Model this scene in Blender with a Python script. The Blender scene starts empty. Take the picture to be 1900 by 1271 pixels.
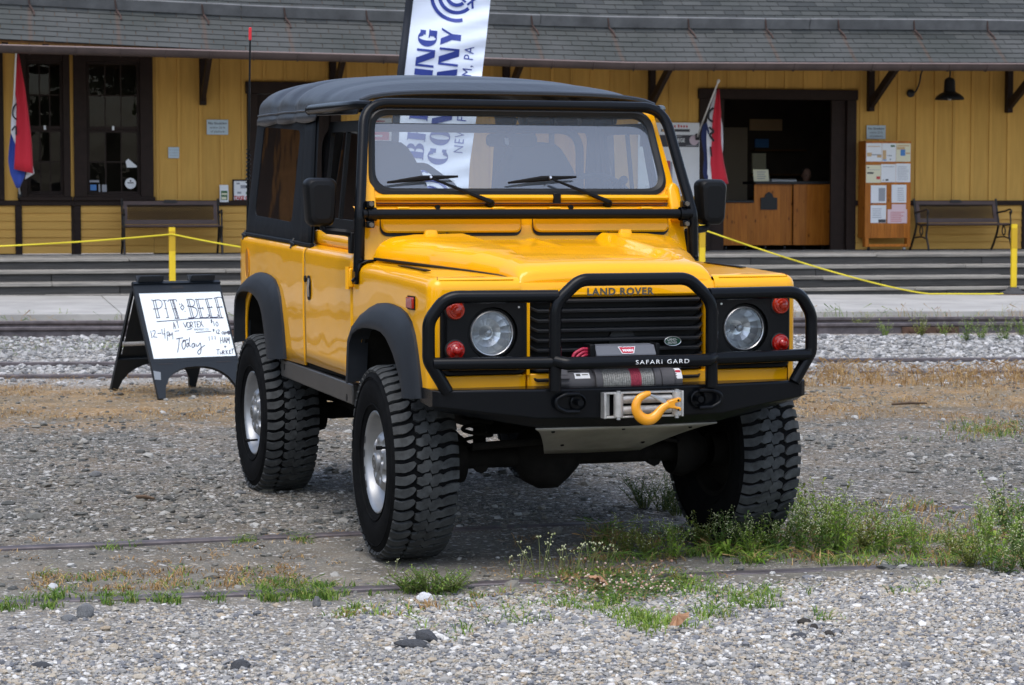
import bpy, bmesh, math, random
import numpy as np
from math import radians, sin, cos, pi, sqrt, atan2, hypot
from mathutils import Vector, Matrix, noise as mnoise

random.seed(7)
rng = np.random.default_rng(11)
scene = bpy.context.scene
COL = scene.collection

# ------------------------------------------------------------------ camera
CAM_H = 1.498
PITCH = radians(3.585)
cam_d = bpy.data.cameras.new('camera')
cam_d.sensor_width = 36.0
cam_d.lens = 4180.0 / 1900.0 * 36.0
cam_d.clip_start = 0.1
cam_d.clip_end = 2000.0
cam_d.dof.use_dof = True
cam_d.dof.focus_distance = 9.3
cam_d.dof.aperture_fstop = 10.0
cam = bpy.data.objects.new('camera', cam_d)
cam.location = (0, 0, CAM_H)
cam.rotation_euler = (pi / 2 - PITCH, 0, 0)
COL.objects.link(cam)
scene.camera = cam

# ------------------------------------------------------------------ world: bright overcast sky
SUN_EL, SUN_AZ = radians(66), radians(-165)      # azimuth clockwise from +Y: behind the camera, to its left
world = bpy.data.worlds.new('World')
scene.world = world
world.use_nodes = True
wn, wl = world.node_tree.nodes, world.node_tree.links
wn.clear()
sky = wn.new('ShaderNodeTexSky')
sky.sky_type = 'NISHITA'
sky.sun_disc = False
sky.sun_elevation = SUN_EL
sky.sun_rotation = SUN_AZ
sky.altitude = 150
sky.air_density = 1.0
sky.dust_density = 2.5
sky.ozone_density = 1.0
hs = wn.new('ShaderNodeHueSaturation')
hs.inputs['Saturation'].default_value = 0.8
bg = wn.new('ShaderNodeBackground')
bg.inputs['Strength'].default_value = 0.15
wo = wn.new('ShaderNodeOutputWorld')
wl.new(sky.outputs[0], hs.inputs['Color'])
wl.new(hs.outputs[0], bg.inputs['Color'])
wl.new(bg.outputs[0], wo.inputs['Surface'])

sun_d = bpy.data.lights.new('sun', 'SUN')
sun_d.energy = 0.8
sun_d.angle = radians(40)
sun_d.color = (1.0, 0.98, 0.94)
sun = bpy.data.objects.new('sun', sun_d)
sd = Vector((sin(SUN_AZ) * cos(SUN_EL), cos(SUN_AZ) * cos(SUN_EL), sin(SUN_EL)))
sun.rotation_euler = (-sd).to_track_quat('-Z', 'Y').to_euler()
sun.location = sd * 60
COL.objects.link(sun)

vs = scene.view_settings
vs.view_transform = 'Standard'
vs.look = 'None'
vs.gamma = 1.0
vs.use_curve_mapping = False
vs.exposure = 1.0

# ------------------------------------------------------------------ materials
MATS = {}


def mat(name, base=(.5, .5, .5), rough=.5, metal=0., coat=0., coat_rough=.03, spec=.5, var=0., vscale=8., var2=None,
        bump=0., bscale=60., bdist=.002, rvar=0., island=0., objvar=0., trans=0., ior=1.45, emit=None, sheen=0.):
    """Principled material: noise mottling (var), fine bump, optional colour variation per piece."""
    m = bpy.data.materials.new(name)
    m.use_nodes = True
    nt = m.node_tree
    n, l = nt.nodes, nt.links
    b = n['Principled BSDF']
    b.inputs['Roughness'].default_value = rough
    b.inputs['Metallic'].default_value = metal
    b.inputs['Coat Weight'].default_value = coat
    b.inputs['Coat Roughness'].default_value = coat_rough
    b.inputs['Specular IOR Level'].default_value = spec
    b.inputs['Transmission Weight'].default_value = trans
    b.inputs['IOR'].default_value = ior
    b.inputs['Sheen Weight'].default_value = sheen
    col = n.new('ShaderNodeRGB')
    col.outputs[0].default_value = (*base, 1)
    out = col.outputs[0]
    tc = n.new('ShaderNodeTexCoord')
    if var > 0:
        t = n.new('ShaderNodeTexNoise')
        t.inputs['Scale'].default_value = vscale
        t.inputs['Detail'].default_value = 6
        t.inputs['Roughness'].default_value = .62
        l.new(tc.outputs['Object'], t.inputs['Vector'])
        r = n.new('ShaderNodeValToRGB')
        r.color_ramp.elements[0].position = .32
        r.color_ramp.elements[1].position = .68
        lo = [c * (1 - var) for c in base] if var2 is None else list(var2)
        hi = [min(1, c * (1 + var)) for c in base] if var2 is None else list(base)
        r.color_ramp.elements[0].color = (*lo, 1)
        r.color_ramp.elements[1].color = (*hi, 1)
        l.new(t.outputs['Fac'], r.inputs['Fac'])
        out = r.outputs[0]
        if rvar > 0:
            mr = n.new('ShaderNodeMapRange')
            mr.inputs['To Min'].default_value = max(0, rough - rvar)
            mr.inputs['To Max'].default_value = min(1, rough + rvar)
            l.new(t.outputs['Fac'], mr.inputs['Value'])
            l.new(mr.outputs[0], b.inputs['Roughness'])
    for amt, src in ((island, 'i'), (objvar, 'o')):
        if amt > 0:
            s = n.new('ShaderNodeNewGeometry') if src == 'i' else n.new('ShaderNodeObjectInfo')
            so = s.outputs['Random Per Island'] if src == 'i' else s.outputs['Random']
            mr = n.new('ShaderNodeMapRange')
            mr.inputs['To Min'].default_value = 1 - amt
            mr.inputs['To Max'].default_value = 1 + amt
            l.new(so, mr.inputs['Value'])
            mx = n.new('ShaderNodeVectorMath')
            mx.operation = 'SCALE'
            l.new(out, mx.inputs[0])
            l.new(mr.outputs[0], mx.inputs['Scale'])
            out = mx.outputs[0]
    l.new(out, b.inputs['Base Color'])
    if bump > 0:
        t2 = n.new('ShaderNodeTexNoise')
        t2.inputs['Scale'].default_value = bscale
        t2.inputs['Detail'].default_value = 5
        l.new(tc.outputs['Object'], t2.inputs['Vector'])
        bp = n.new('ShaderNodeBump')
        bp.inputs['Strength'].default_value = bump
        bp.inputs['Distance'].default_value = bdist
        l.new(t2.outputs['Fac'], bp.inputs['Height'])
        l.new(bp.outputs[0], b.inputs['Normal'])
    if emit:
        b.inputs['Emission Color'].default_value = (*emit[0], 1)
        b.inputs['Emission Strength'].default_value = emit[1]
    MATS[name] = m
    return m


def glass_mat(name, tint=(1, 1, 1), rough=0.0, wave=0., wscale=4., ior=1.5, veil=0.):
    """Thin pane: what lies behind shows through the tint, the sky reflects by Fresnel."""
    m = bpy.data.materials.new(name)
    m.use_nodes = True
    n, l = m.node_tree.nodes, m.node_tree.links
    n.clear()
    o = n.new('ShaderNodeOutputMaterial')
    t = n.new('ShaderNodeBsdfTransparent')
    t.inputs[0].default_value = (*tint, 1)
    g = n.new('ShaderNodeBsdfGlossy')
    g.inputs['Roughness'].default_value = rough
    f = n.new('ShaderNodeFresnel')
    f.inputs['IOR'].default_value = ior
    mx = n.new('ShaderNodeMixShader')
    l.new(f.outputs[0], mx.inputs[0])
    l.new(t.outputs[0], mx.inputs[1])
    l.new(g.outputs[0], mx.inputs[2])
    if veil:                                # bluish diffuse film painting in the sky's reflected veil
        df = n.new('ShaderNodeBsdfDiffuse')
        df.inputs[0].default_value = (.48, .58, .72, 1)
        m2 = n.new('ShaderNodeMixShader')
        m2.inputs[0].default_value = veil
        l.new(mx.outputs[0], m2.inputs[1])
        l.new(df.outputs[0], m2.inputs[2])
        l.new(m2.outputs[0], o.inputs[0])
    else:
        l.new(mx.outputs[0], o.inputs[0])
    if wave > 0:
        tc = n.new('ShaderNodeTexCoord')
        w = n.new('ShaderNodeTexNoise')
        w.inputs['Scale'].default_value = wscale
        w.inputs['Detail'].default_value = 1.5
        l.new(tc.outputs['Object'], w.inputs['Vector'])
        b = n.new('ShaderNodeBump')
        b.inputs['Strength'].default_value = wave
        b.inputs['Distance'].default_value = .05
        l.new(w.outputs['Fac'], b.inputs['Height'])
        l.new(b.outputs[0], g.inputs['Normal'])
    MATS[name] = m
    return m


# ------------------------------------------------------------------ mesh helpers
class MB:
    """Collects shapes; build() links them as one mesh object. fz=True: points are (u, forward, z) in the car."""

    def __init__(self, fz=False):
        self.v, self.f, self.mi, self.fz = [], [], [], fz
        self.cur = 0

    def add(self, verts, faces):
        o = len(self.v)
        assert max(i for fc in faces for i in fc) < len(verts)
        self.v += [tuple(map(float, p)) for p in verts]
        self.f += [tuple(i + o for i in fc) for fc in faces]
        self.mi += [self.cur] * len(faces)
        return self

    def box(self, c, s, rot=None):
        x, y, z = [k / 2 for k in s]
        vs_ = [Vector(p) for p in ((-x, -y, -z), (x, -y, -z), (x, y, -z), (-x, y, -z), (-x, -y, z), (x, -y, z), (x, y, z), (-x, y, z))]
        if rot is not None:
            vs_ = [rot @ p for p in vs_]
        c = Vector(c)
        return self.add([p + c for p in vs_], [(0, 3, 2, 1), (4, 5, 6, 7), (0, 1, 5, 4), (1, 2, 6, 5), (2, 3, 7, 6), (3, 0, 4, 7)])

    def box2(self, a, b):
        return self.box([(p + q) / 2 for p, q in zip(a, b)], [abs(q - p) for p, q in zip(a, b)])

    def tube(self, path, r, seg=10, closed=False, caps=True, sy=1.0):
        """Round bar along a path; r a number or one radius per point."""
        P = [Vector(p) for p in path]
        n = len(P)
        R = [r] * n if not hasattr(r, '__len__') else list(r)
        T = []
        for i in range(n):
            a = P[(i - 1) % n] if (closed or i > 0) else P[i]
            b = P[(i + 1) % n] if (closed or i < n - 1) else P[i]
            t = (b - a)
            T.append(t.normalized() if t.length > 1e-9 else Vector((0, 0, 1)))
        ref = Vector((0, 0, 1)) if abs(T[0].z) < .9 else Vector((1, 0, 0))
        N = (ref - T[0] * ref.dot(T[0])).normalized()
        vs_, fs = [], []
        for i in range(n):
            if i > 0:
                q = T[i - 1].rotation_difference(T[i])
                N = (q @ N)
                N = (N - T[i] * N.dot(T[i])).normalized()
            B = T[i].cross(N)
            for k in range(seg):
                a = 2 * pi * k / seg
                vs_.append(P[i] + N * (cos(a) * R[i]) + B * (sin(a) * R[i] * sy))
        m = n if closed else n - 1
        for i in range(m):
            j = (i + 1) % n
            for k in range(seg):
                k2 = (k + 1) % seg
                fs.append((i * seg + k, i * seg + k2, j * seg + k2, j * seg + k))
        if caps and not closed:
            fs.append(tuple(range(seg - 1, -1, -1)))
            fs.append(tuple((n - 1) * seg + k for k in range(seg)))
        return self.add(vs_, fs)

    def cyl(self, a, b, r, seg=16, r2=None):
        return self.tube([a, b], [r, r if r2 is None else r2], seg)

    def lathe(self, prof, c, axis=(1, 0, 0), seg=32, closed=False):
        """prof: (distance along axis, radius) pairs turned about the axis through c."""
        ax = Vector(axis).normalized()
        ref = Vector((0, 0, 1)) if abs(ax.z) < .9 else Vector((1, 0, 0))
        N = (ref - ax * ref.dot(ax)).normalized()
        B = ax.cross(N)
        c = Vector(c)
        vs_, fs = [], []
        n = len(prof)
        for d, r in prof:
            for k in range(seg):
                a = 2 * pi * k / seg
                vs_.append(c + ax * d + N * (cos(a) * r) + B * (sin(a) * r))
        for i in range(n if closed else n - 1):
            j = (i + 1) % n
            for k in range(seg):
                k2 = (k + 1) % seg
                fs.append((i * seg + k, i * seg + k2, j * seg + k2, j * seg + k))
        return self.add(vs_, fs)

    def disc(self, c, axis, r, seg=24, ry=None):
        ax = Vector(axis).normalized()
        ref = Vector((0, 0, 1)) if abs(ax.z) < .9 else Vector((1, 0, 0))
        N = (ref - ax * ref.dot(ax)).normalized()
        B = ax.cross(N)
        c = Vector(c)
        return self.add([c + N * (cos(2 * pi * k / seg) * r) + B * (sin(2 * pi * k / seg) * (ry or r)) for k in range(seg)], [tuple(range(seg))])

    def prism(self, poly, o, ex, ey, depth):
        """Polygon in the plane (o, ex, ey), extruded by the vector depth."""
        o, ex, ey, d = Vector(o), Vector(ex), Vector(ey), Vector(depth)
        n = len(poly)
        a = [o + ex * p[0] + ey * p[1] for p in poly]
        b = [p + d for p in a]
        fs = [tuple(range(n - 1, -1, -1)), tuple(range(n, 2 * n))]
        fs += [(i, (i + 1) % n, n + (i + 1) % n, n + i) for i in range(n)]
        return self.add(a + b, fs)

    def grid(self, fn, nu, nv, close_u=False):
        """Sheet of nu x nv points from fn(a, b), a and b in 0..1."""
        vs_ = [fn(i / (nu - 1), j / (nv - 1)) for i in range(nu) for j in range(nv)]
        fs = [(i * nv + j, (i + 1) * nv + j, (i + 1) * nv + j + 1, i * nv + j + 1) for i in range(nu - 1) for j in range(nv - 1)]
        return self.add(vs_, fs)

    def rows(self, R, closed=False):
        """Sheet through a list of equally long rows of points."""
        nv = len(R[0])
        vs_ = [p for r in R for p in r]
        fs = []
        for i in range(len(R) - 1):
            for j in range(nv if closed else nv - 1):
                k = (j + 1) % nv
                fs.append((i * nv + j, (i + 1) * nv + j, (i + 1) * nv + k, i * nv + k))
        return self.add(vs_, fs)

    def mesh(self, name, mats, smooth=35, thick=0.):
        me = bpy.data.meshes.new(name)
        vs_ = [(p[0], -p[1], p[2]) for p in self.v] if self.fz else self.v
        me.from_pydata(vs_, [], self.f)
        for m in (mats if isinstance(mats, (list, tuple)) else [mats]):
            me.materials.append(m)
        if len(set(self.mi)) > 1:
            me.polygons.foreach_set('material_index', self.mi)
        bm = bmesh.new()
        bm.from_mesh(me)
        bmesh.ops.recalc_face_normals(bm, faces=bm.faces)
        bm.to_mesh(me)
        bm.free()
        me.polygons.foreach_set('use_smooth', [True] * len(me.polygons))
        me.set_sharp_from_angle(angle=radians(smooth))
        return me

    def build(self, name, mats, parent=None, smooth=35, bevel=0., bseg=2, thick=0., loc=None):
        o = bpy.data.objects.new(name, self.mesh(name, mats, smooth, thick))
        COL.objects.link(o)
        if parent is not None:
            o.parent = parent
        if loc is not None:
            o.location = loc
        if thick:
            so = o.modifiers.new('thickness', 'SOLIDIFY')
            so.thickness = thick
            so.offset = -1
        if bevel:
            bv = o.modifiers.new('bevel', 'BEVEL')
            bv.width = bevel
            bv.segments = bseg
            bv.limit_method = 'ANGLE'
            bv.angle_limit = radians(40)
            bv.harden_normals = False
        return o


def inst(mesh_obj, name, parent=None, loc=(0, 0, 0), rot=(0, 0, 0), scale=(1, 1, 1)):
    """Another object on the same mesh."""
    o = bpy.data.objects.new(name, mesh_obj.data)
    COL.objects.link(o)
    for md in mesh_obj.modifiers:
        if md.type == 'BEVEL':
            b = o.modifiers.new('bevel', 'BEVEL')
            b.width, b.segments, b.limit_method, b.angle_limit = md.width, md.segments, md.limit_method, md.angle_limit
    o.parent = parent
    o.location, o.rotation_euler, o.scale = loc, rot, scale
    return o


def thing(name, label, cat, loc=(0, 0, 0), rz=0., group=None):
    o = bpy.data.objects.new(name, None)
    o.empty_display_size = .1
    COL.objects.link(o)
    o.location = loc
    o.rotation_euler = (0, 0, rz)
    tag(o, label, cat, group)
    return o


def tag(o, label, cat, group=None):
    o['label'] = label
    o['category'] = cat
    if group:
        o['group'] = group
    return o


def setting(o, kind='structure'):
    o['kind'] = kind
    return o


def copy_tree(src, loc, rz=None, label=None, group=None):
    def cp(o, parent):
        c = o.copy()
        COL.objects.link(c)
        c.parent = parent
        for ch in [k for k in ALL() if k.parent == o]:
            cp(ch, c)
        return c
    r = cp(src, None)
    r.location = loc
    if rz is not None:
        r.rotation_euler = (0, 0, rz)
    if label:
        r['label'] = label
    if group:
        r['group'] = group
    return r


def ALL():
    return list(COL.objects)


def arc(c, r, a0, a1, n, ex=(1, 0, 0), ey=(0, 0, 1)):
    c, ex, ey = Vector(c), Vector(ex), Vector(ey)
    return [c + ex * (cos(a0 + (a1 - a0) * i / n) * r) + ey * (sin(a0 + (a1 - a0) * i / n) * r) for i in range(n + 1)]


def fillet(pts, r, n=6, closed=False):
    """Round the corners of a 3-D polyline."""
    P = [Vector(p) for p in pts]
    N = len(P)
    R = [r] * N if not hasattr(r, '__len__') else list(r)
    out = []
    for i in range(N):
        if not closed and i in (0, N - 1):
            out.append(P[i])
            continue
        p, a, b = P[i], P[(i - 1) % N], P[(i + 1) % N]
        da, db = (a - p), (b - p)
        la, lb = da.length, db.length
        da, db = da / la, db / lb
        ang = da.angle(db)
        if R[i] <= 0 or ang > 3.1:
            out.append(p)
            continue
        d = min(R[i] / math.tan(ang / 2), la * .49, lb * .49)
        s, e = p + da * d, p + db * d
        for k in range(n + 1):
            t = k / n
            out.append(s * (1 - t) ** 2 + p * (2 * t * (1 - t)) + e * t ** 2)
    return out


def rrect(w, h, r, n=5):
    """Rounded rectangle outline centred at the origin."""
    pts = []
    for cx, cy, a in ((w / 2 - r, h / 2 - r, 0), (-w / 2 + r, h / 2 - r, pi / 2), (-w / 2 + r, -h / 2 + r, pi), (w / 2 - r, -h / 2 + r, 3 * pi / 2)):
        pts += [(cx + r * cos(a + pi / 2 * k / n), cy + r * sin(a + pi / 2 * k / n)) for k in range(n + 1)]
    return pts


def lerp(a, b, t):
    return a + (b - a) * t


def interp(x, xs, ys):
    return float(np.interp(x, xs, ys))


def sstep(a, b, x):
    t = max(0., min(1., (x - a) / (b - a)))
    return t * t * (3 - 2 * t)


def text_shape(s, size=1., bold=0., shear=0., align='LEFT', space=1.):
    """Outline letters as (verts2d, faces)."""
    cu = bpy.data.curves.new('lettering', 'FONT')
    cu.body = s
    cu.size = size
    cu.offset = bold
    cu.shear = shear
    cu.align_x = align
    cu.space_character = space
    cu.resolution_u = 3
    ob = bpy.data.objects.new('lettering', cu)
    COL.objects.link(ob)
    bpy.context.view_layer.update()
    me = bpy.data.meshes.new_from_object(ob.evaluated_get(bpy.context.evaluated_depsgraph_get()))
    vs_ = [(v.co.x, v.co.y) for v in me.vertices]
    fs = [tuple(p.vertices) for p in me.polygons]
    bpy.data.objects.remove(ob)
    bpy.data.curves.remove(cu)
    bpy.data.meshes.remove(me)
    return vs_, fs


def put_text(mb, s, o, ex, ey, size, **k):
    o, ex, ey = Vector(o), Vector(ex), Vector(ey)
    v, f = text_shape(s, size, **k)
    return mb.add([o + ex * p[0] + ey * p[1] for p in v], f)


# a photo point on the ground, or on a plane at a known distance
def ray(px, py):
    dx, dv = (px - 950.0) / 4180.0, (py - 635.5) / 4180.0
    return Vector((dx, cos(PITCH) - dv * sin(PITCH), -sin(PITCH) - dv * cos(PITCH)))


def on_ground(px, py, z=0.):
    r = ray(px, py)
    return Vector((0, 0, CAM_H)) + r * ((z - CAM_H) / r.z)


def at_y(px, py, Y):
    r = ray(px, py)
    return Vector((0, 0, CAM_H)) + r * (Y / r.y)
# ------------------------------------------------------------------ ground
def nz(x, y, s, seed=0.):
    return mnoise.noise(Vector((x * s, y * s, seed)))


def zg(x, y):
    """Height of the lot: flat by the car, rising slightly to the tracks."""
    z = -.012 * sstep(12, 18, y) + .10 * sstep(20.9, 23.2, y)
    if 4 < y < 30 and abs(x) < 12:
        z += .010 * nz(x, y, .7, 3.) + .006 * nz(x, y, 2.3, 9.)
        # shallow hollow between the rails the car stands on
        z -= .012 * sstep(8.0, 8.6, y - .24 * x) * (1 - sstep(10.2, 11.2, y - .24 * x))
        z += .028 * (1 - sstep(7.4, 8.5, y - .24 * x))
    return z


def ground_mat():
    m = bpy.data.materials.new('gravel_lot')
    m.use_nodes = True
    n, l = m.node_tree.nodes, m.node_tree.links
    b = n['Principled BSDF']
    b.inputs['Roughness'].default_value = .92
    b.inputs['Specular IOR Level'].default_value = .25
    g = n.new('ShaderNodeNewGeometry')
    pos = g.outputs['Position']

    def noise(scale, detail=4, rough=.6):
        t = n.new('ShaderNodeTexNoise')
        t.inputs['Scale'].default_value = scale
        t.inputs['Detail'].default_value = detail
        t.inputs['Roughness'].default_value = rough
        l.new(pos, t.inputs['Vector'])
        return t.outputs['Fac']

    def math_(op, a, c, clamp=False):
        k = n.new('ShaderNodeMath')
        k.operation = op
        k.use_clamp = clamp
        for i, q in enumerate((a, c)):
            if isinstance(q, (int, float)):
                k.inputs[i].default_value = q
            else:
                l.new(q, k.inputs[i])
        return k.outputs[0]

    def ramp(fac, stops, interp_='LINEAR'):
        r = n.new('ShaderNodeValToRGB')
        cr = r.color_ramp
        cr.interpolation = interp_
        while len(cr.elements) < len(stops):
            cr.elements.new(.5)
        for e, (p, c) in zip(cr.elements, stops):
            e.position = p
            e.color = (*c, 1) if hasattr(c, '__len__') else (c, c, c, 1)
        l.new(fac, r.inputs['Fac'])
        return r.outputs[0]

    def mix(fac, a, c, mode='MIX'):
        k = n.new('ShaderNodeMixRGB')
        k.blend_type = mode
        for i, q in zip((0, 1, 2), (fac, a, c)):
            if isinstance(q, (int, float)):
                k.inputs[i].default_value = q
            elif isinstance(q, tuple):
                k.inputs[i].default_value = (*q, 1)
            else:
                l.new(q, k.inputs[i])
        return k.outputs[0]

    sp = n.new('ShaderNodeSeparateXYZ')
    l.new(pos, sp.inputs[0])
    # distance across the tracks, edges broken up by noise
    yy = math_('SUBTRACT', sp.outputs[1], math_('MULTIPLY', sp.outputs[0], .13))
    yy = math_('ADD', yy, math_('MULTIPLY', math_('SUBTRACT', noise(1.3), .5), 1.5))
    mr = n.new('ShaderNodeMapRange')
    mr.inputs['From Min'].default_value = 6
    mr.inputs['From Max'].default_value = 26
    l.new(yy, mr.inputs['Value'])
    F = lambda y: (y - 6) / 20
    fine = ramp(mr.outputs[0], [(F(6), (.25, .24, .22)), (F(8.3), (.23, .215, .19)), (F(8.9), (.175, .167, .143)), (F(9.9), (.15, .144, .126)),
                                (F(11), (.098, .097, .087)), (F(15.2), (.112, .106, .090)), (F(16.5), (.215, .165, .10)), (F(18.5), (.225, .175, .11)),
                                (F(19.6), (.34, .33, .31)), (F(22), (.38, .37, .35)), (F(23.2), (.26, .22, .18)), (F(26), (.27, .24, .20))])
    # stones, two sizes
    vo = n.new('ShaderNodeTexVoronoi')
    vo.inputs['Scale'].default_value = 52
    l.new(pos, vo.inputs['Vector'])
    vo2 = n.new('ShaderNodeTexVoronoi')
    vo2.inputs['Scale'].default_value = 130
    l.new(pos, vo2.inputs['Vector'])
    sx = n.new('ShaderNodeSeparateXYZ')
    l.new(vo.outputs['Color'], sx.inputs[0])
    sx2 = n.new('ShaderNodeSeparateXYZ')
    l.new(vo2.outputs['Color'], sx2.inputs[0])
    stone = ramp(sx.outputs[0], [(0, (.09, .09, .092)), (.22, (.18, .178, .175)), (.5, (.29, .27, .24)), (.72, (.40, .36, .30)), (.9, (.58, .57, .55)), (1, (.70, .69, .67))])
    stone2 = ramp(sx2.outputs[0], [(0, (.10, .10, .11)), (.4, (.25, .25, .24)), (.75, (.36, .33, .29)), (1, (.62, .61, .58))])
    cover = ramp(mr.outputs[0], [(F(6), .6), (F(8.2), .5), (F(8.8), .10), (F(9.9), .14), (F(11), .27), (F(14.5), .24), (F(16), .08), (F(18.6), .08), (F(19.4), .6), (F(22.6), .85), (F(23.5), .45)])
    keep = math_('LESS_THAN', sx.outputs[1], cover)
    keep2 = math_('LESS_THAN', sx2.outputs[1], math_('MULTIPLY', cover, .9))
    # straw-coloured dead grass and rust stain patches
    straw = ramp(noise(1.5, 7, .72), [(.44, 0.), (.58, 1.)])
    band = ramp(mr.outputs[0], [(F(8.8), .12), (F(10.5), .14), (F(14.5), .3), (F(16.2), .85), (F(18.8), .9), (F(19.3), .15), (F(22.4), .12), (F(23), .7)])
    col = mix(math_('MULTIPLY', straw, band), fine, ramp(noise(45, 3), [(.3, (.15, .088, .038)), (.5, (.28, .178, .082)), (.7, (.40, .285, .145))]))
    dirt = ramp(noise(3.2, 8, .7), [(.35, (.68, .66, .63)), (.65, (1.18, 1.17, 1.15))])
    col = mix(1.0, col, dirt, 'MULTIPLY')
    grit = ramp(noise(210, 2), [(.3, .62), (.7, 1.35)])
    col = mix(1.0, col, grit, 'MULTIPLY')
    col = mix(math_('MULTIPLY', keep2, .75), col, stone2)
    col = mix(math_('MULTIPLY', keep, .8), col, stone)
    l.new(col, b.inputs['Base Color'])
    h = math_('MULTIPLY', math_('SUBTRACT', .5, vo.outputs['Distance']), keep)
    h = math_('ADD', h, math_('MULTIPLY', math_('MULTIPLY', math_('SUBTRACT', .5, vo2.outputs['Distance']), keep2), .4))
    h = math_('ADD', h, math_('MULTIPLY', noise(130, 3), .35))
    h = math_('ADD', h, math_('MULTIPLY', noise(14, 4), .5))
    bp = n.new('ShaderNodeBump')
    bp.inputs['Strength'].default_value = .9
    bp.inputs['Distance'].default_value = .014
    l.new(h, bp.inputs['Height'])
    l.new(bp.outputs[0], b.inputs['Normal'])
    return m


def spaced(a, b, d):
    n = max(2, int(round((b - a) / d)) + 1)
    return list(np.linspace(a, b, n))


gx = [-400, -150, -60, -25, -14] + spaced(-9, 9, .15) + [14, 25, 60, 150, 400]
gy = [-400, -120, -40, -12, -2, 3] + spaced(5.2, 14, .10) + spaced(14.3, 29, .3) + [31, 34, 40, 55, 90, 200, 500]
g = MB()
nx, ny = len(gx), len(gy)
g.v = [(x, y, zg(x, y)) for x in gx for y in gy]
g.f = [(i * ny + j, (i + 1) * ny + j, (i + 1) * ny + j + 1, i * ny + j + 1) for i in range(nx - 1) for j in range(ny - 1)]
g.mi = [0] * len(g.f)
ground = setting(g.build('ground', ground_mat(), smooth=60))

# ------------------------------------------------------------------ frame of the station: x along the wall, y away from the tracks
BANG = math.atan(.2294)
BORG = Vector((0, 31.67, 0))
BX = Vector((cos(BANG), sin(BANG), 0))
BY = Vector((-sin(BANG), cos(BANG), 0))


def bw(s, d, z):
    return BORG + BX * s + BY * d + Vector((0, 0, z))


def bp_(px, py, d):
    """Photo point on the plane d behind the foot of the steps -> (s, z)."""
    r, o = ray(px, py), Vector((0, 0, CAM_H)) - BORG
    t = (d - o.dot(BY)) / r.dot(BY)
    p = o + r * t
    return p.dot(BX), p.z


mat('concrete', (.36, .35, .33), .9, var=.16, vscale=1.6, bump=.5, bscale=45, bdist=.004, spec=.3)
mat('rail_steel', (.115, .10, .105), .55, metal=.4, var=.35, vscale=9, bump=.4, bscale=60, bdist=.001)
mat('rail_rust', (.075, .042, .028), .85, var=.4, vscale=7, bump=.5, bscale=50, bdist=.002)


def pave_z(s):
    return lerp(.25, .13, (s + 7.2) / 15.5)


# concrete walk in slabs between the tracks and the steps
walk = MB()
for i in range(-9, 10):
    a, b2 = i * 1.9 + .004, (i + 1) * 1.9 - .006
    for d0, d1 in ((-5.25, -2.63), (-2.62, .06)):
        for q in (0,):
            pa, pb = pave_z(a), pave_z(b2)
            walk.add([bw(a, d0, pa), bw(b2, d0, pb), bw(b2, d1, pb), bw(a, d1, pa), bw(a, d0, -.1), bw(b2, d0, -.1), bw(b2, d1, -.1), bw(a, d1, -.1)],
                     [(0, 1, 2, 3), (4, 5, 1, 0), (5, 6, 2, 1), (6, 7, 3, 2), (7, 4, 0, 3)])
setting(walk.build('pavement', MATS['concrete'], bevel=.006, bseg=1))


# ------------------------------------------------------------------ rails
def rail(label, p0, p1, joint=None):
    """A flat-bottomed rail from p0 to p1 (points on top of the head)."""
    p0, p1 = Vector(p0), Vector(p1)
    t = (p1 - p0).normalized()
    p0, p1 = p0 - t * 9, p1 + t * 9
    side = Vector((t.y, -t.x, 0)).normalized()
    prof = [(-.036, 0), (.036, 0), (.036, -.032), (.010, -.045), (.010, -.115), (.07, -.13), (.07, -.15), (-.07, -.15), (-.07, -.13), (-.010, -.115), (-.010, -.045), (-.036, -.032)]
    root = thing('rail', label, 'rail', (p0 + p1) / 2, group='railway rails across the lot')
    c = (p0 + p1) / 2
    m = MB()
    m.prism(prof, p0 - c, side, (0, 0, 1), p1 - p0)
    m.build('rail_bar', MATS['rail_steel'], root, bevel=.006, bseg=2)
    if joint:
        for j in joint:
            q = p0.lerp(p1, j) - c
            rot = Matrix((t, side, Vector((0, 0, 1)))).transposed().to_4x4()
            for s in (-1, 1):
                f = MB()
                f.box(q + side * s * .024 + Vector((0, 0, -.078)), (.62, .026, .07), rot)
                pl = f.build('joint_bar', MATS['rail_rust'], root, bevel=.004)
                for k in (-.22, -.08, .08, .22):
                    bb = MB()
                    bb.cyl(q + side * s * .036 + t * k + Vector((0, 0, -.078)), q + side * s * .062 + t * k + Vector((0, 0, -.078)), .018, 6)
                    bb.build('bolt', MATS['rail_rust'], pl)
    return root


rail('rusty rail farthest back, along the concrete walk', at_y(0, 595.5, 24.44), at_y(1900, 587, 25.4))
rail('tall rusty rail with bolted joint bars, second from the concrete walk', at_y(0, 607, 23.24), at_y(1900, 598, 24.17), joint=(.405, .652))
rail('thin rail sunk in pale ballast, third from the concrete walk', at_y(0, 672, 20.6), at_y(1900, 663, 21.2))
rail('dark rail along the edge of the straw-coloured ground behind the car', at_y(0, 695, 19.2), at_y(1900, 687, 19.75))
rail('worn rail flush in the dirt running under the car', at_y(0, 1015, 9.68), at_y(1150, 967, 10.52))
rail('rail half buried in grass along the foreground gravel, in front of the car', at_y(0, 1116, 8.38), at_y(1650, 1050, 9.22))
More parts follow.
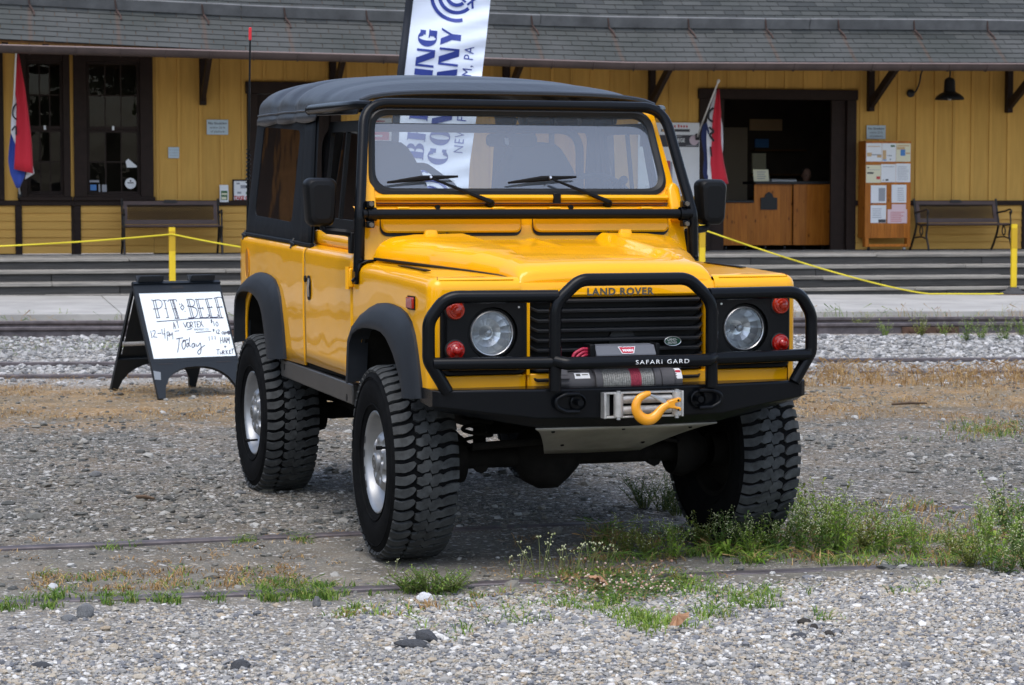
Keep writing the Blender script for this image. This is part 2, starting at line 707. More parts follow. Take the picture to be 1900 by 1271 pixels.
# ------------------------------------------------------------------ station
def wood_mat(name, base, dark, rough=.7, stretch=(1, 1, 14), scale=3., objvar=.12, bump=.25, coat=0., knots=0., axis_obj=True):
    """Long-grained timber: stretched noise for the grain, optional knots."""
    m = bpy.data.materials.new(name)
    m.use_nodes = True
    n, l = m.node_tree.nodes, m.node_tree.links
    b = n['Principled BSDF']
    b.inputs['Roughness'].default_value = rough
    b.inputs['Coat Weight'].default_value = coat
    b.inputs['Specular IOR Level'].default_value = .12
    b.inputs['Coat Roughness'].default_value = .15
    tc = n.new('ShaderNodeTexCoord')
    oi = n.new('ShaderNodeObjectInfo')
    ad = n.new('ShaderNodeVectorMath')
    ad.operation = 'ADD'
    sc = n.new('ShaderNodeVectorMath')
    sc.operation = 'SCALE'
    sc.inputs['Scale'].default_value = 37.
    l.new(oi.outputs['Random'], sc.inputs[0])
    l.new(tc.outputs['Object'], ad.inputs[0])
    l.new(sc.outputs[0], ad.inputs[1])
    mp = n.new('ShaderNodeMapping')
    mp.inputs['Scale'].default_value = stretch
    l.new(ad.outputs[0], mp.inputs['Vector'])
    t = n.new('ShaderNodeTexNoise')
    t.inputs['Scale'].default_value = scale
    t.inputs['Detail'].default_value = 7
    t.inputs['Roughness'].default_value = .65
    l.new(mp.outputs[0], t.inputs['Vector'])
    r = n.new('ShaderNodeValToRGB')
    r.color_ramp.elements[0].position = .3
    r.color_ramp.elements[1].position = .7
    r.color_ramp.elements[0].color = (*dark, 1)
    r.color_ramp.elements[1].color = (*base, 1)
    l.new(t.outputs['Fac'], r.inputs['Fac'])
    out = r.outputs[0]
    if knots:
        v = n.new('ShaderNodeTexVoronoi')
        v.inputs['Scale'].default_value = knots
        mp2 = n.new('ShaderNodeMapping')
        mp2.inputs['Scale'].default_value = (1.6, 1.6, .8)
        l.new(ad.outputs[0], mp2.inputs['Vector'])
        l.new(mp2.outputs[0], v.inputs['Vector'])
        kr = n.new('ShaderNodeValToRGB')
        kr.color_ramp.elements[0].position = .04
        kr.color_ramp.elements[0].color = (.25, .18, .12, 1)
        kr.color_ramp.elements[1].position = .17
        kr.color_ramp.elements[1].color = (1, 1, 1, 1)
        l.new(v.outputs['Distance'], kr.inputs['Fac'])
        k = n.new('ShaderNodeMixRGB')
        k.blend_type = 'MULTIPLY'
        k.inputs[0].default_value = 1
        l.new(out, k.inputs[1])
        l.new(kr.outputs[0], k.inputs[2])
        out = k.outputs[0]
    if objvar:
        mr = n.new('ShaderNodeMapRange')
        mr.inputs['To Min'].default_value = 1 - objvar
        mr.inputs['To Max'].default_value = 1 + objvar
        l.new(oi.outputs['Random'], mr.inputs['Value'])
        mx = n.new('ShaderNodeVectorMath')
        mx.operation = 'SCALE'
        l.new(out, mx.inputs[0])
        l.new(mr.outputs[0], mx.inputs['Scale'])
        out = mx.outputs[0]
    l.new(out, b.inputs['Base Color'])
    bp = n.new('ShaderNodeBump')
    bp.inputs['Strength'].default_value = bump
    bp.inputs['Distance'].default_value = .004
    l.new(t.outputs['Fac'], bp.inputs['Height'])
    l.new(bp.outputs[0], b.inputs['Normal'])
    MATS[name] = m
    return m


wood_mat('siding_yellow', (.68, .395, .10), (.58, .33, .08), .6, (6, 6, .5), 3, objvar=.09, bump=.1)
wood_mat('siding_yellow_lap', (.70, .405, .105), (.61, .345, .085), .6, (.5, 6, 6), 3, objvar=.05, bump=.1)
wood_mat('trim_brown', (.034, .022, .018), (.024, .016, .013), .55, (3, 3, 3), 3, objvar=.08, bump=.1)
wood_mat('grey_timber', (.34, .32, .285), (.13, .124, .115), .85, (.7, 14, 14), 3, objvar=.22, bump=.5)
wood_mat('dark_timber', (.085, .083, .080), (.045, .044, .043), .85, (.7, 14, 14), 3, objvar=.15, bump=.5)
wood_mat('pine', (.56, .195, .026), (.36, .105, .013), .38, (9, 9, .7), 3, objvar=.14, bump=.08, coat=.3, knots=5.)
wood_mat('soffit', (.16, .075, .03), (.10, .05, .02), .8, (3, 12, 3), 3, objvar=.1, bump=.2)
mat('copper_gutter', (.052, .034, .030), .5, var=.3, vscale=3, spec=.6)
mat('gutter_rim', (.30, .225, .205), .4, metal=.3)  # pale colour paints in the highlight along the gutter's rim
mat('rust', (.06, .036, .03), .8, var=.3, vscale=20)
mat('lead_board', (.125, .128, .13), .8, var=.3, vscale=2.4, bump=.3, bscale=30)
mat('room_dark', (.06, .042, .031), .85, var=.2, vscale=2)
mat('paper', (.80, .81, .82), .7, var=.03, vscale=5)
mat('paper_cream', (.76, .72, .52), .7)
mat('paper_pink', (.78, .58, .60), .7)
mat('sign_grey', (.50, .60, .66), .5)
mat('print_dark', (.06, .06, .065), .7)
mat('print_grey', (.32, .33, .36), .7)
mat('print_red', (.55, .06, .06), .6)
mat('print_blue', (.07, .22, .52), .6)
mat('print_tan', (.62, .42, .22), .7)
mat('print_green', (.07, .16, .07), .7)
mat('black_iron', (.012, .012, .013), .5, spec=.5, bump=.15, bscale=80)
mat('bench_iron', (.020, .017, .015), .5, bump=.2, bscale=60)
mat('bench_brown', (.085, .052, .044), .5, var=.15, vscale=6)
glass_mat('window_glass', (.55, .57, .56), .01, wave=.05, wscale=2.5, ior=1.32)


def shingle_mat():
    m = bpy.data.materials.new('slate_shingle')
    m.use_nodes = True
    n, l = m.node_tree.nodes, m.node_tree.links
    b = n['Principled BSDF']
    b.inputs['Roughness'].default_value = .9
    b.inputs['Specular IOR Level'].default_value = .3
    oi = n.new('ShaderNodeNewGeometry')
    tc = n.new('ShaderNodeTexCoord')
    r = n.new('ShaderNodeValToRGB')
    r.color_ramp.elements[0].color = (.039, .043, .044, 1)
    r.color_ramp.elements[1].color = (.068, .072, .071, 1)
    l.new(oi.outputs['Random Per Island'], r.inputs['Fac'])
    t = n.new('ShaderNodeTexNoise')
    t.inputs['Scale'].default_value = 1.1
    t.inputs['Detail'].default_value = 6
    l.new(oi.outputs['Position'], t.inputs['Vector'])
    r2 = n.new('ShaderNodeValToRGB')
    r2.color_ramp.elements[0].position = .35
    r2.color_ramp.elements[0].color = (.75, .78, .75, 1)
    r2.color_ramp.elements[1].position = .65
    r2.color_ramp.elements[1].color = (1.1, 1.08, 1.08, 1)
    l.new(t.outputs['Fac'], r2.inputs['Fac'])
    mx = n.new('ShaderNodeMixRGB')
    mx.blend_type = 'MULTIPLY'
    mx.inputs[0].default_value = 1
    l.new(r.outputs[0], mx.inputs[1])
    l.new(r2.outputs[0], mx.inputs[2])
    # rust runs below each snow-board hook: hooks stand every 1.19 m along the roof
    sx = n.new('ShaderNodeSeparateXYZ')
    l.new(tc.outputs['Object'], sx.inputs[0])
    nz2 = n.new('ShaderNodeTexNoise')
    nz2.inputs['Scale'].default_value = 7
    l.new(oi.outputs['Position'], nz2.inputs['Vector'])

    def M(op, a, c):
        k = n.new('ShaderNodeMath')
        k.operation = op
        for i, q in enumerate((a, c)):
            if isinstance(q, (int, float)):
                k.inputs[i].default_value = q
            else:
                l.new(q, k.inputs[i])
        return k.outputs[0]
    ph = M('FRACT', M('ADD', M('DIVIDE', M('ADD', sx.outputs[0], 6.566), 1.195), .5), 0)
    ds = M('ABSOLUTE', M('ADD', M('SUBTRACT', ph, .5), M('MULTIPLY', M('SUBTRACT', nz2.outputs['Fac'], .5), .03)), 0)
    k1 = M('LESS_THAN', sx.outputs[1], 1.36)
    fall = n.new('ShaderNodeMapRange')
    fall.inputs['From Min'].default_value = .035
    fall.inputs['From Max'].default_value = .008
    l.new(ds, fall.inputs['Value'])
    st = M('MULTIPLY', M('MULTIPLY', fall.outputs[0], k1), .33)
    m2 = n.new('ShaderNodeMixRGB')
    l.new(st, m2.inputs[0])
    l.new(mx.outputs[0], m2.inputs[1])
    m2.inputs[2].default_value = (.12, .06, .035, 1)
    l.new(m2.outputs[0], b.inputs['Base Color'])
    t3 = n.new('ShaderNodeTexNoise')
    t3.inputs['Scale'].default_value = 160
    l.new(oi.outputs['Position'], t3.inputs['Vector'])
    bp = n.new('ShaderNodeBump')
    bp.inputs['Strength'].default_value = .35
    bp.inputs['Distance'].default_value = .003
    l.new(t3.outputs['Fac'], bp.inputs['Height'])
    l.new(bp.outputs[0], b.inputs['Normal'])
    return m


SHINGLE = shingle_mat()
S0, S1 = -8.2, 12.4            # length of wall built
WD = 3.1                       # wall face
DECK = .717

eave_z = lambda s: interp(s, [-9, -6.97, -5.24, -3.6, -1.44, 2.02, 8.1, 10.4], [3.77, 3.719, 3.659, 3.606, 3.574, 3.538, 3.605, 3.63])
gut_z = lambda s: interp(s, [-9, -6.97, -3.46, -1.45, 2.0, 8.08, 10.4], [3.65, 3.614, 3.571, 3.548, 3.496, 3.563, 3.60])
RP = math.tan(radians(37))
roof_z = lambda s, d: eave_z(s) + (d - .72) * RP

st = thing('station_building', 'long yellow station building with brown trim and grey shingle roof', 'building', BORG, BANG)

# ---- walls: board and batten above the rail, clapboard below
OPEN = [(-6.70, -5.975, 1.51, 3.9), (-5.925, -4.765, 1.51, 3.9), (-3.37, -1.95, DECK, 3.29), (3.72, 6.337, DECK, 3.265)]


def cut(a, b, z0, z1):
    """Pieces of the strip a..b, z0..z1 left outside the openings."""
    xs = sorted({a, b} | {q for o in OPEN for q in o[:2] if a < q < b})
    for p, q in zip(xs, xs[1:]):
        c = (p + q) / 2
        hit = [o for o in OPEN if o[0] < c < o[1] and z0 < o[3] - .02 and z1 > o[2] + .02]
        if not hit:
            yield p, q, z0, z1
        elif hit[0][3] < z1 - .02:
            yield p, q, max(z0, hit[0][3]), z1


wall = MB()
for a, b2, z0, z1 in cut(S0, S1, DECK - .15, 4.6):
    wall.box2((a, WD + .02, z0), (b2, WD + .16, z1))
wallo = wall.build('wall', MATS['room_dark'], st)
pitch = .318
k = 0
x = S0
while x < S1:
    for a, b2, z0, z1 in cut(x + .003, x + pitch - .003, 1.505, 4.2):
        m = MB()
        m.box2((a, WD, z0), (b2, WD + .022, z1))
        m.build('board', MATS['siding_yellow'], wallo)
    for a, b2, z0, z1 in cut(x - .024, x + .024, 1.505, 4.2):
        if b2 - a > .02:
            m = MB()
            m.box2((a, WD - .019, z0), (b2, WD - .001, z1))
            m.build('batten', MATS['siding_yellow'], wallo, bevel=.004, bseg=1)
    x += pitch
z = DECK + .01
lap = .1195
while z < 1.42:
    for a, b2, z0, z1 in [c for c in cut(S0, S1, z, min(z + lap, 1.435)) if c[2] < 1.4]:
        for p in np.arange(a, b2 - .3, 3.4):
            q = min(p + 3.4, b2)
            if b2 - q < .4:
                q = b2
            m = MB()
            m.prism([(WD - .028, z0 + .003), (WD - .004, z1 + .006), (WD + .02, z1 + .006), (WD + .02, z0 + .003)], (p + .002, 0, 0), (0, 1, 0), (0, 0, 1), (q - p - .004, 0, 0))
            m.build('clapboard', MATS['siding_yellow_lap'], wallo)
            if q == b2:
                break
    z += lap


def bar(name, a, b2, parent=None, m='trim_brown', bevel=.006):
    q = MB()
    q.box2(a, b2)
    return q.build(name, MATS[m], parent or st, bevel=bevel, bseg=1)


for a, b2, z0, z1 in [c for c in cut(S0, S1, 1.435, 1.51) if c[3] < 1.6]:
    bar('belt_rail', (a, WD - .055, 1.435), (b2, WD + .02, 1.512))
for s in (-6.735, -5.885, 9.27):
    bar('post', (s - .05, WD - .05, DECK), (s + .05, WD + .02, 1.434))
bar('post', (-7.5, WD - .06, 1.513), (-6.93, WD + .02, 4.2))
bar('post', (-6.74, WD - .045, 1.513), (-6.702, WD + .02, 4.2))

# ---- windows
def window(a, b2, z0, z1, frame, glass_side):
    f = MB()
    w = frame
    f.box2((a, WD - .05, z0), (a + w, WD + .1, z1))
    f.box2((b2 - w, WD - .05, z0), (b2, WD + .1, z1))
    f.box2((a + w + .001, WD - .045, z1 - .34), (b2 - w - .001, WD + .1, z1 - .002))
    f.box2((a + w + .001, WD - .045, z0 + .002), (b2 - w - .001, WD + .1, z0 + .09))
    fo = f.build('window', MATS['trim_brown'], st, bevel=.006, bseg=1)
    sl = MB()
    sl.box2((a - .02, WD - .10, z0 - .003), (b2 + .02, WD - .052, z0 + .055))
    sl.build('sill', MATS['trim_brown'], fo, bevel=.006, bseg=1)
    i0, i1 = a + w, b2 - w
    y0, y1 = z0 + .09, z1 - .34
    ym = (y0 + y1) / 2 - .02
    for lo, hi, dd in ((y0, ym, .062), (ym, y1, .028)):
        s = MB()
        e = .045
        s.box2((i0 + .002, WD + dd, lo), (i0 + e, WD + dd + .03, hi))
        s.box2((i1 - e, WD + dd, lo), (i1 - .002, WD + dd + .03, hi))
        s.box2((i0 + e, WD + dd + .001, lo), (i1 - e, WD + dd + .029, lo + e))
        s.box2((i0 + e, WD + dd + .001, hi - e), (i1 - e, WD + dd + .029, hi))
        for q in (1, 2):
            xx = lerp(i0 + e, i1 - e, q / 3)
            s.box2((xx - .010, WD + dd + .004, lo + e), (xx + .010, WD + dd + .026, hi - e))
        zz = (lo + hi) / 2
        s.box2((i0 + e, WD + dd + .005, zz - .010), (i1 - e, WD + dd + .025, zz + .010))
        s.build('sash', MATS['trim_brown'], fo)
        for qx in range(3):
            for qz in range(2):
                p = MB()
                xa, xb = lerp(i0 + e, i1 - e, qx / 3), lerp(i0 + e, i1 - e, (qx + 1) / 3)
                za, zb = (lo + e, zz) if qz == 0 else (zz, hi - e)
                t = random.uniform(-.004, .004)
                p.add([(xa, WD + dd + .015 + t, za), (xb, WD + dd + .015 - t, za), (xb, WD + dd + .015, zb), (xa, WD + dd + .015, zb)], [(0, 1, 2, 3)])
                p.build('pane', MATS['window_glass'], fo)
    # dark room behind
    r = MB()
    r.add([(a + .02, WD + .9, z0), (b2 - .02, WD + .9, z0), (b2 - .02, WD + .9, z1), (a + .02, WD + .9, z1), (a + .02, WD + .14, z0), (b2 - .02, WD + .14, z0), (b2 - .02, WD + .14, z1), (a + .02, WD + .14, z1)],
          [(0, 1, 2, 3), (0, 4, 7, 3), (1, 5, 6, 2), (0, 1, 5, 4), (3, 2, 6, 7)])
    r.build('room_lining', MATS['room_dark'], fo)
    lk = MB()
    lk.box2(((a + b2) / 2 - .018, WD + .02, ym - .01), ((a + b2) / 2 + .012, WD + .027, ym + .05))
    lk.build('latch', MATS['paper'], fo)
    return fo


window(-6.70, -5.975, 1.512, 3.9, .10, 1)
w2 = window(-5.925, -4.765, 1.512, 3.9, .19, 1)
# stickers and cards in the second window
q = MB()
q.disc((-5.10, WD + .055, 1.765), (0, 1, 0), .082, 24)
q.add([(-5.17, WD + .05, 2.09), (-5.13, WD + .05, 2.13), (-5.00, WD + .05, 2.02), (-5.01, WD + .05, 2.0), (-5.15, WD + .05, 2.0)], [(0, 1, 2, 3, 4)])
q.build('sticker', MATS['paper'], w2)
q = MB()
q.box2((-5.145, WD + .050, 1.765), (-5.055, WD + .0535, 1.78))
q.box2((-5.11, WD + .050, 1.79), (-5.09, WD + .0535, 1.815))
q.build('sticker_print', MATS['print_dark'], w2)
q = MB()
q.box2((-5.69, WD + .05, 1.66), (-5.60, WD + .058, 1.745))
q.build('blue_card', MATS['print_blue'], w2)
q = MB()
q.box2((-5.57, WD + .05, 1.64), (-5.545, WD + .058, 1.75))
q.box2((-5.52, WD + .05, 1.64), (-5.45, WD + .058, 1.745))
q.box2((-5.70, WD + .05, 1.78), (-5.56, WD + .058, 1.81))
q.build('card', MATS['print_grey'], w2)

# ---- closed door behind the car
a, b2, z1 = -3.37, -1.95, 3.29
f = MB()
f.box2((a, WD - .05, DECK), (a + .16, WD + .1, z1 - .18))
f.box2((b2 - .16, WD - .05, DECK), (b2, WD + .1, z1 - .18))
f.box2((a - .02, WD - .055, z1 - .179), (b2 + .02, WD + .1, z1))
dfr = f.build('door_frame', MATS['trim_brown'], st, bevel=.006, bseg=1)
d = MB()
d.box2((a + .162, WD + .03, DECK + .01), (b2 - .162, WD + .07, z1 - .182))
d.build('door', MATS['trim_brown'], dfr, bevel=.004, bseg=1)
for zz in ((1.0, 1.7), (1.8, 2.9)):
    for xx in ((a + .26, -2.72), (-2.60, b2 - .26)):
        p = MB()
        p.box2((xx[0], WD + .018, zz[0]), (xx[1], WD + .029, zz[1]))
        p.build('door_panel', MATS['trim_brown'], dfr, bevel=.008, bseg=1)

# ---- open freight doorway and the room behind it
a, b2, z1 = 3.72, 6.337, 3.265
f = MB()
f.box2((a, WD - .05, DECK), (a + .18, WD + .1, z1 - .16))
f.box2((b2 - .16, WD - .05, DECK), (b2, WD + .1, z1 - .16))
f.box2((a - .02, WD - .06, z1 - .159), (b2 + .02, WD + .1, z1))
ofr = f.build('doorway_frame', MATS['trim_brown'], st, bevel=.006, bseg=1)
for x0, x1 in ((a + .182, a + .43), (b2 - .395, b2 - .162)):
    f = MB()
    f.box2((x0, WD + .03, DECK), (x1, WD + .09, z1 - .161))
    f.build('sliding_door', MATS['trim_brown'], ofr, bevel=.004, bseg=1)
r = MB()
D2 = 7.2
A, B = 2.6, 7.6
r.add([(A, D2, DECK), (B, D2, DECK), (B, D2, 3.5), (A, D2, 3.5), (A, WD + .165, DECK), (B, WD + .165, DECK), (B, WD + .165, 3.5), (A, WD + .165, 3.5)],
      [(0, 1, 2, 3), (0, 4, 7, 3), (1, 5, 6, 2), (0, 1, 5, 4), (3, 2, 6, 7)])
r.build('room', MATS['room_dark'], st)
for nme, x0, x1, z0, zz in (('inner_door', 5.05, 5.42, DECK, 2.75), ('inner_door', 5.47, 5.9, DECK, 2.8)):
    p = MB()
    p.box2((x0, D2 - .08, z0), (x1, D2 - .01, zz))
    p.build(nme, mat('inner_paint', (.42, .34, .25), .7) if 'inner_paint' not in MATS else MATS['inner_paint'], st)

for i, (x0, x1, z0, zz, mm) in enumerate(((4.2, 4.55, 2.2, 2.5, 'print_grey'), (4.62, 4.95, 1.9, 2.15, 'print_tan'), (6.0, 6.25, 2.0, 2.35, 'paper_cream'), (6.3, 6.5, 1.7, 1.9, 'print_grey'), (6.05, 6.3, 2.45, 2.6, 'print_blue'), (4.3, 4.9, 2.62, 2.72, 'print_tan'), (5.95, 6.55, 2.75, 2.95, 'print_tan'))):
    p = MB()
    p.box2((x0, D2 - .07, z0), (x1, D2 - .02, zz))
    p.build('wall_picture', MATS[mm], st)
for zz in (1.55, 1.95, 2.38):
    p = MB()
    p.box2((5.95, D2 - .35, zz), (6.9, D2 - .09, zz + .03))
    p.build('shelf', MATS['soffit'], st)

# ---- brackets under the eave
for s in (-4.03, -2.08, .60, 2.93, 6.56, 8.94):
    m = MB()
    m.box2((s - .05, WD - .135, 2.93), (s + .05, WD - .021, 3.70))
    br = m.build('bracket', MATS['trim_brown'], st, bevel=.008, bseg=1)
    p = MB()
    p.prism([(WD - .12, 2.98), (WD - .12, 3.13), (1.55, 3.87), (1.55, 3.72)], (s - .037, 0, 0), (0, 1, 0), (0, 0, 1), (.074, 0, 0))
    p.build('brace', MATS['trim_brown'], br, bevel=.006, bseg=1)
    p = MB()
    p.prism([(WD - .146, 3.704), (WD - .146, 3.60), (1.62, 3.60), (1.62, 3.72)], (s - .055, 0, .0), (0, 1, 0), (0, 0, 1), (.11, 0, 0))
    p.build('arm', MATS['trim_brown'], br, bevel=.006, bseg=1)

# ---- roof: soffit boards, rafter tails, shingles, snow board with hooks, gutter
sl = 1 / cos(radians(37))
r = MB()
SS = np.linspace(S0, S1, 40)
r.rows([[(s, .70, roof_z(s, .70) - .015), (s, 6.2, roof_z(s, 6.2) - .015), (s, 6.2, roof_z(s, 6.2) - .06), (s, .70, roof_z(s, .70) - .045)] for s in SS], closed=True)
roof = r.build('roof', MATS['soffit'], st)
s = S0 + .2
while s < S1:
    m = MB()
    m.prism([(.76, roof_z(s, .76) - .05), (.76, roof_z(s, .76) - .16), (3.3, roof_z(s, 3.3) - .16), (3.3, roof_z(s, 3.3) - .05)], (s - .045, 0, 0), (0, 1, 0), (0, 0, 1), (.09, 0, 0))
    m.build('rafter_tail', MATS['trim_brown'], roof)
    s += .545
m = MB()
m.rows([[(s, 1.02, roof_z(s, 1.02) - .052), (s, 1.02, roof_z(s, 1.02) - .30), (s, 1.05, roof_z(s, 1.05) - .30), (s, 1.05, roof_z(s, 1.05) - .075)] for s in SS], closed=True)
m.build('fascia', MATS['siding_yellow'], roof)

EXPO, TAB = .127 * cos(radians(37)), .305
count = 0
more = MB()
protos = []
slope_v = Vector((0, cos(radians(37)), sin(radians(37))))
nrm_v = Vector((0, -sin(radians(37)), cos(radians(37))))
for row in range(24):
    d0 = .68 + row * EXPO
    off = (row % 2) * .152 + random.uniform(-.02, .02)
    s = S0 + off
    while s < S1 - .3:
        j = random.uniform(-.004, .004)
        z0 = roof_z(s + .15, d0)
        seg = MB() if count < 300 and -7.3 < s < 8.6 else more
        e0, e1 = Vector((s + .004, d0, roof_z(s, d0))), Vector((s + TAB - .004, d0, roof_z(s + TAB, d0)))
        up = slope_v * .165
        lift, lift2 = nrm_v * (.017 + j * .6), nrm_v * .003
        seg.add([e0 + nrm_v * .004, e1 + nrm_v * .004, e1 + lift, e0 + lift, e0 + up + lift2, e1 + up + lift2, e1 + up, e0 + up],
                [(0, 1, 2, 3), (3, 2, 5, 4), (0, 3, 4, 7), (1, 6, 5, 2)])
        if seg is not more:
            seg.build('shingle', SHINGLE, roof, smooth=20)
            count += 1
        s += TAB
setting(more.build('shingle_field', SHINGLE, roof, smooth=20), 'stuff')

# snow board: planks standing on the slope, held by iron hooks
DB = 1.36
x = S0
while x < S1:
    L = random.uniform(3.2, 4.6)
    q = min(x + L, S1)
    m = MB()
    rows = []
    for s in np.linspace(x + .006, q - .006, 5):
        b0 = Vector((s, DB, roof_z(s, DB))) + nrm_v * .035
        wob = random.uniform(-.005, .005)
        up = (nrm_v * .8 + Vector((0, 0, 1)) * .5).normalized()
        rows.append([b0, b0 + up * (.155 + wob), b0 + up * (.155 + wob) + slope_v * .035, b0 + slope_v * .035])
    m.rows(rows, closed=True)
    m.build('snow_board', MATS['lead_board'], roof, smooth=30)
    x = q
for i in range(14):
    s = -6.566 + 1.195 * i + random.uniform(-.03, .03)
    if s > S1 - .3:
        break
    b0 = Vector((s, DB, roof_z(s, DB)))
    up = (nrm_v * .8 + Vector((0, 0, 1)) * .5).normalized()
    m = MB()
    lean = Vector((.04, 0, 0))
    m.tube(fillet([b0 + up * .16 + slope_v * .05 - lean, b0 + up * .19 - slope_v * .0 - lean, b0 - slope_v * .02 + nrm_v * .05 - lean * .4, b0 - slope_v * .16 + nrm_v * .026 + lean, b0 - slope_v * .24 + nrm_v * .024 + lean], .03, 3), .013, 6)
    m.build('hook', MATS['rust'], roof)

m = MB()
rows = []
for s in SS:
    z = gut_z(s) - .006
    rows.append([(s, .62, z), (s, .605, z - .004)] + [(s, .69 - .085 * cos(a), z - .10 * sin(a)) for a in np.linspace(0.05, pi - .1, 8)] + [(s, .78, z), (s, .77, z + .01)])
m.rows(rows)
gut = m.build('gutter', MATS['copper_gutter'], st, thick=.004)
m = MB()
m.tube([(s, .612, gut_z(s)) for s in SS], .010, 6)
m.build('gutter_rim', MATS['gutter_rim'], gut)
s = S0 + .4
while s < S1:
    m = MB()
    m.tube([(s, .69 - .092 * cos(a), gut_z(s) - .006 - .107 * sin(a)) for a in np.linspace(0.0, pi, 8)], .008, 5)
    m.tube([(s, .77, gut_z(s)), (s, .98, gut_z(s) + .09)], .008, 5)
    m.build('gutter_strap', MATS['copper_gutter'], gut)
    s += .61

# ------------------------------------------------------------------ timber steps and deck
stp = thing('timber_steps', 'long weathered timber steps up to the station deck', 'steps', BORG, BANG)


def planks(name, d0, d1, z1, th, m, parent, L=3.66, ph=0.):
    x = S0 - ph
    while x < S1:
        q = MB()
        dz = random.uniform(-.006, .006)
        q.box2((max(x, S0) + .004, d0 + random.uniform(-.009, .006), z1 - th + dz), (min(x + L, S1) - .003, d1, z1 + dz))
        q.build(name, MATS[m], parent, bevel=.006, bseg=1)
        x += L


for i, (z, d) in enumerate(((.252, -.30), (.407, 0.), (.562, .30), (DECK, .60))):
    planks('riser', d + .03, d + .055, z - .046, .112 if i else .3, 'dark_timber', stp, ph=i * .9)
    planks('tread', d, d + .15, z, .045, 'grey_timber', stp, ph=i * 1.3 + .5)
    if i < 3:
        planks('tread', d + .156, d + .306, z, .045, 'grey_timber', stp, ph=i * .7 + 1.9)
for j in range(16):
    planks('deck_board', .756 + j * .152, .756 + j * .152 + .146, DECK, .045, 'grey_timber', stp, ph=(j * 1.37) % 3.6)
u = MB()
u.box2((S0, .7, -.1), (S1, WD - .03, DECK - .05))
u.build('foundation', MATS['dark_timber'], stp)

# ---- unseen run of the station, added and darkened to deepen the car's reflections
m = MB()
m.box2((-36, WD + .02, DECK - .15), (S0 - .004, WD + .16, 4.6))
m.build('wing_wall', MATS['trim_brown'], st)
for i in range(9):
    x = -35 + i * 2.95
    m = MB()
    m.box2((x, WD - .03, 1.52), (x + .8, WD + .018, 3.6))
    m.build('wing_window', MATS['soffit'], st)
m = MB()
m.box2((-36, WD - .02, 1.435), (S0 - .004, WD + .018, 1.51))
m.build('wing_rail', MATS['trim_brown'], st)
m = MB()
m.rows([[(s, .70, roof_z(S0, .70) - .015), (s, 6.2, roof_z(S0, 6.2) - .015), (s, 6.2, roof_z(S0, 6.2) - .06), (s, .70, roof_z(S0, .70) - .045)] for s in (-36, S0 - .004)], closed=True)
m.build('wing_roof', SHINGLE, st)
m = MB()
for z, d in ((.252, -.30), (.407, 0.), (.562, .30), (DECK, .60)):
    m.box2((-36, d, z - .16), (S0 - .004, WD - .03, z))
m.build('wing_steps', MATS['grey_timber'], stp)
# ------------------------------------------------------------------ the yellow four-wheel drive; car frame: u across, f forward, z up
CARX, CARY, CYAW = .238, 9.715, radians(19.19)
car = thing('off_road_car', 'yellow off-road car with black soft top, brush guard and winch, parked on the gravel', 'car', (CARX, CARY, 0), CYAW)


def paint_mat():
    m = mat('yellow_paint', (.88, .408, .002), .35, coat=.7, coat_rough=.012, spec=.12, var=.05, vscale=2.0)
    n, l = m.node_tree.nodes, m.node_tree.links
    b = n['Principled BSDF']
    # faint waviness of the thin panels, seen only in reflections
    tc = n.new('ShaderNodeTexCoord')
    w = n.new('ShaderNodeTexNoise')
    w.inputs['Scale'].default_value = 3.2
    w.inputs['Detail'].default_value = 1.2
    l.new(tc.outputs['Object'], w.inputs['Vector'])
    bp = n.new('ShaderNodeBump')
    bp.inputs['Strength'].default_value = .16
    bp.inputs['Distance'].default_value = .03
    l.new(w.outputs['Fac'], bp.inputs['Height'])
    l.new(bp.outputs[0], b.inputs['Coat Normal'])
    return m


PAINT = paint_mat()
PC = mat('powder_coat', (.0035, .0042, .0055), .25, spec=.2, bump=.12, bscale=140, bdist=.001)
FLARE = mat('flare_plastic', (.016, .019, .024), .5, spec=.35, bump=.15, bscale=220, bdist=.0008, var=.2, vscale=5)
mat('grille_plastic', (.020, .0215, .024), .4, spec=.45)
BLACKP = mat('black_plastic', (.005, .0053, .006), .42, spec=.2, bump=.1, bscale=150, bdist=.0008)
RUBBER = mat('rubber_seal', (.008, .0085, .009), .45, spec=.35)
UNDER = mat('underbody', (.010, .009, .008), .9, var=.5, vscale=8, spec=.2)
SILL = mat('sill_metal', (.085, .082, .078), .42, metal=.55, var=.15, vscale=4)
SKID = mat('skid_plate', (.30, .285, .245), .6, metal=.35, var=.25, vscale=5)
ALLOY = mat('alloy_wheel', (.33, .34, .35), .44, metal=.75, var=.08, vscale=14)
STEEL = mat('bright_steel', (.62, .63, .64), .28, metal=.9)
ZINC = mat('zinc_steel', (.50, .485, .455), .5, metal=.6, var=.2, vscale=20)
WINCH = mat('winch_grey', (.085, .082, .088), .5, spec=.5, bump=.15, bscale=120)
BOXG = mat('control_box_grey', (.13, .135, .15), .5, spec=.5)
HOOKY = mat('hook_yellow', (.80, .32, .008), .3, coat=.5)
REDC = mat('cable_red', (.48, .02, .06), .45, coat=.3)
ROPE = mat('wire_rope', (.27, .27, .255), .5, metal=.4, var=.4, vscale=160)
ROPER = mat('rope_red', (.30, .03, .06), .6, var=.3, vscale=160)
LENSR = mat('red_lens', (.40, .008, .004), .12, coat=.5, spec=.4, trans=.2, ior=1.49)
LENSO = mat('orange_lens', (.50, .026, .005), .12, coat=.5, spec=.4, trans=.2, ior=1.49)
WHITE = mat('white_decal', (.80, .80, .80), .5)
BADGE = mat('badge_green', (.01, .05, .03), .3, coat=.6)
DECALG = mat('letter_grey', (.085, .082, .07), .5)
DECALR = mat('logo_red', (.50, .02, .045), .4)
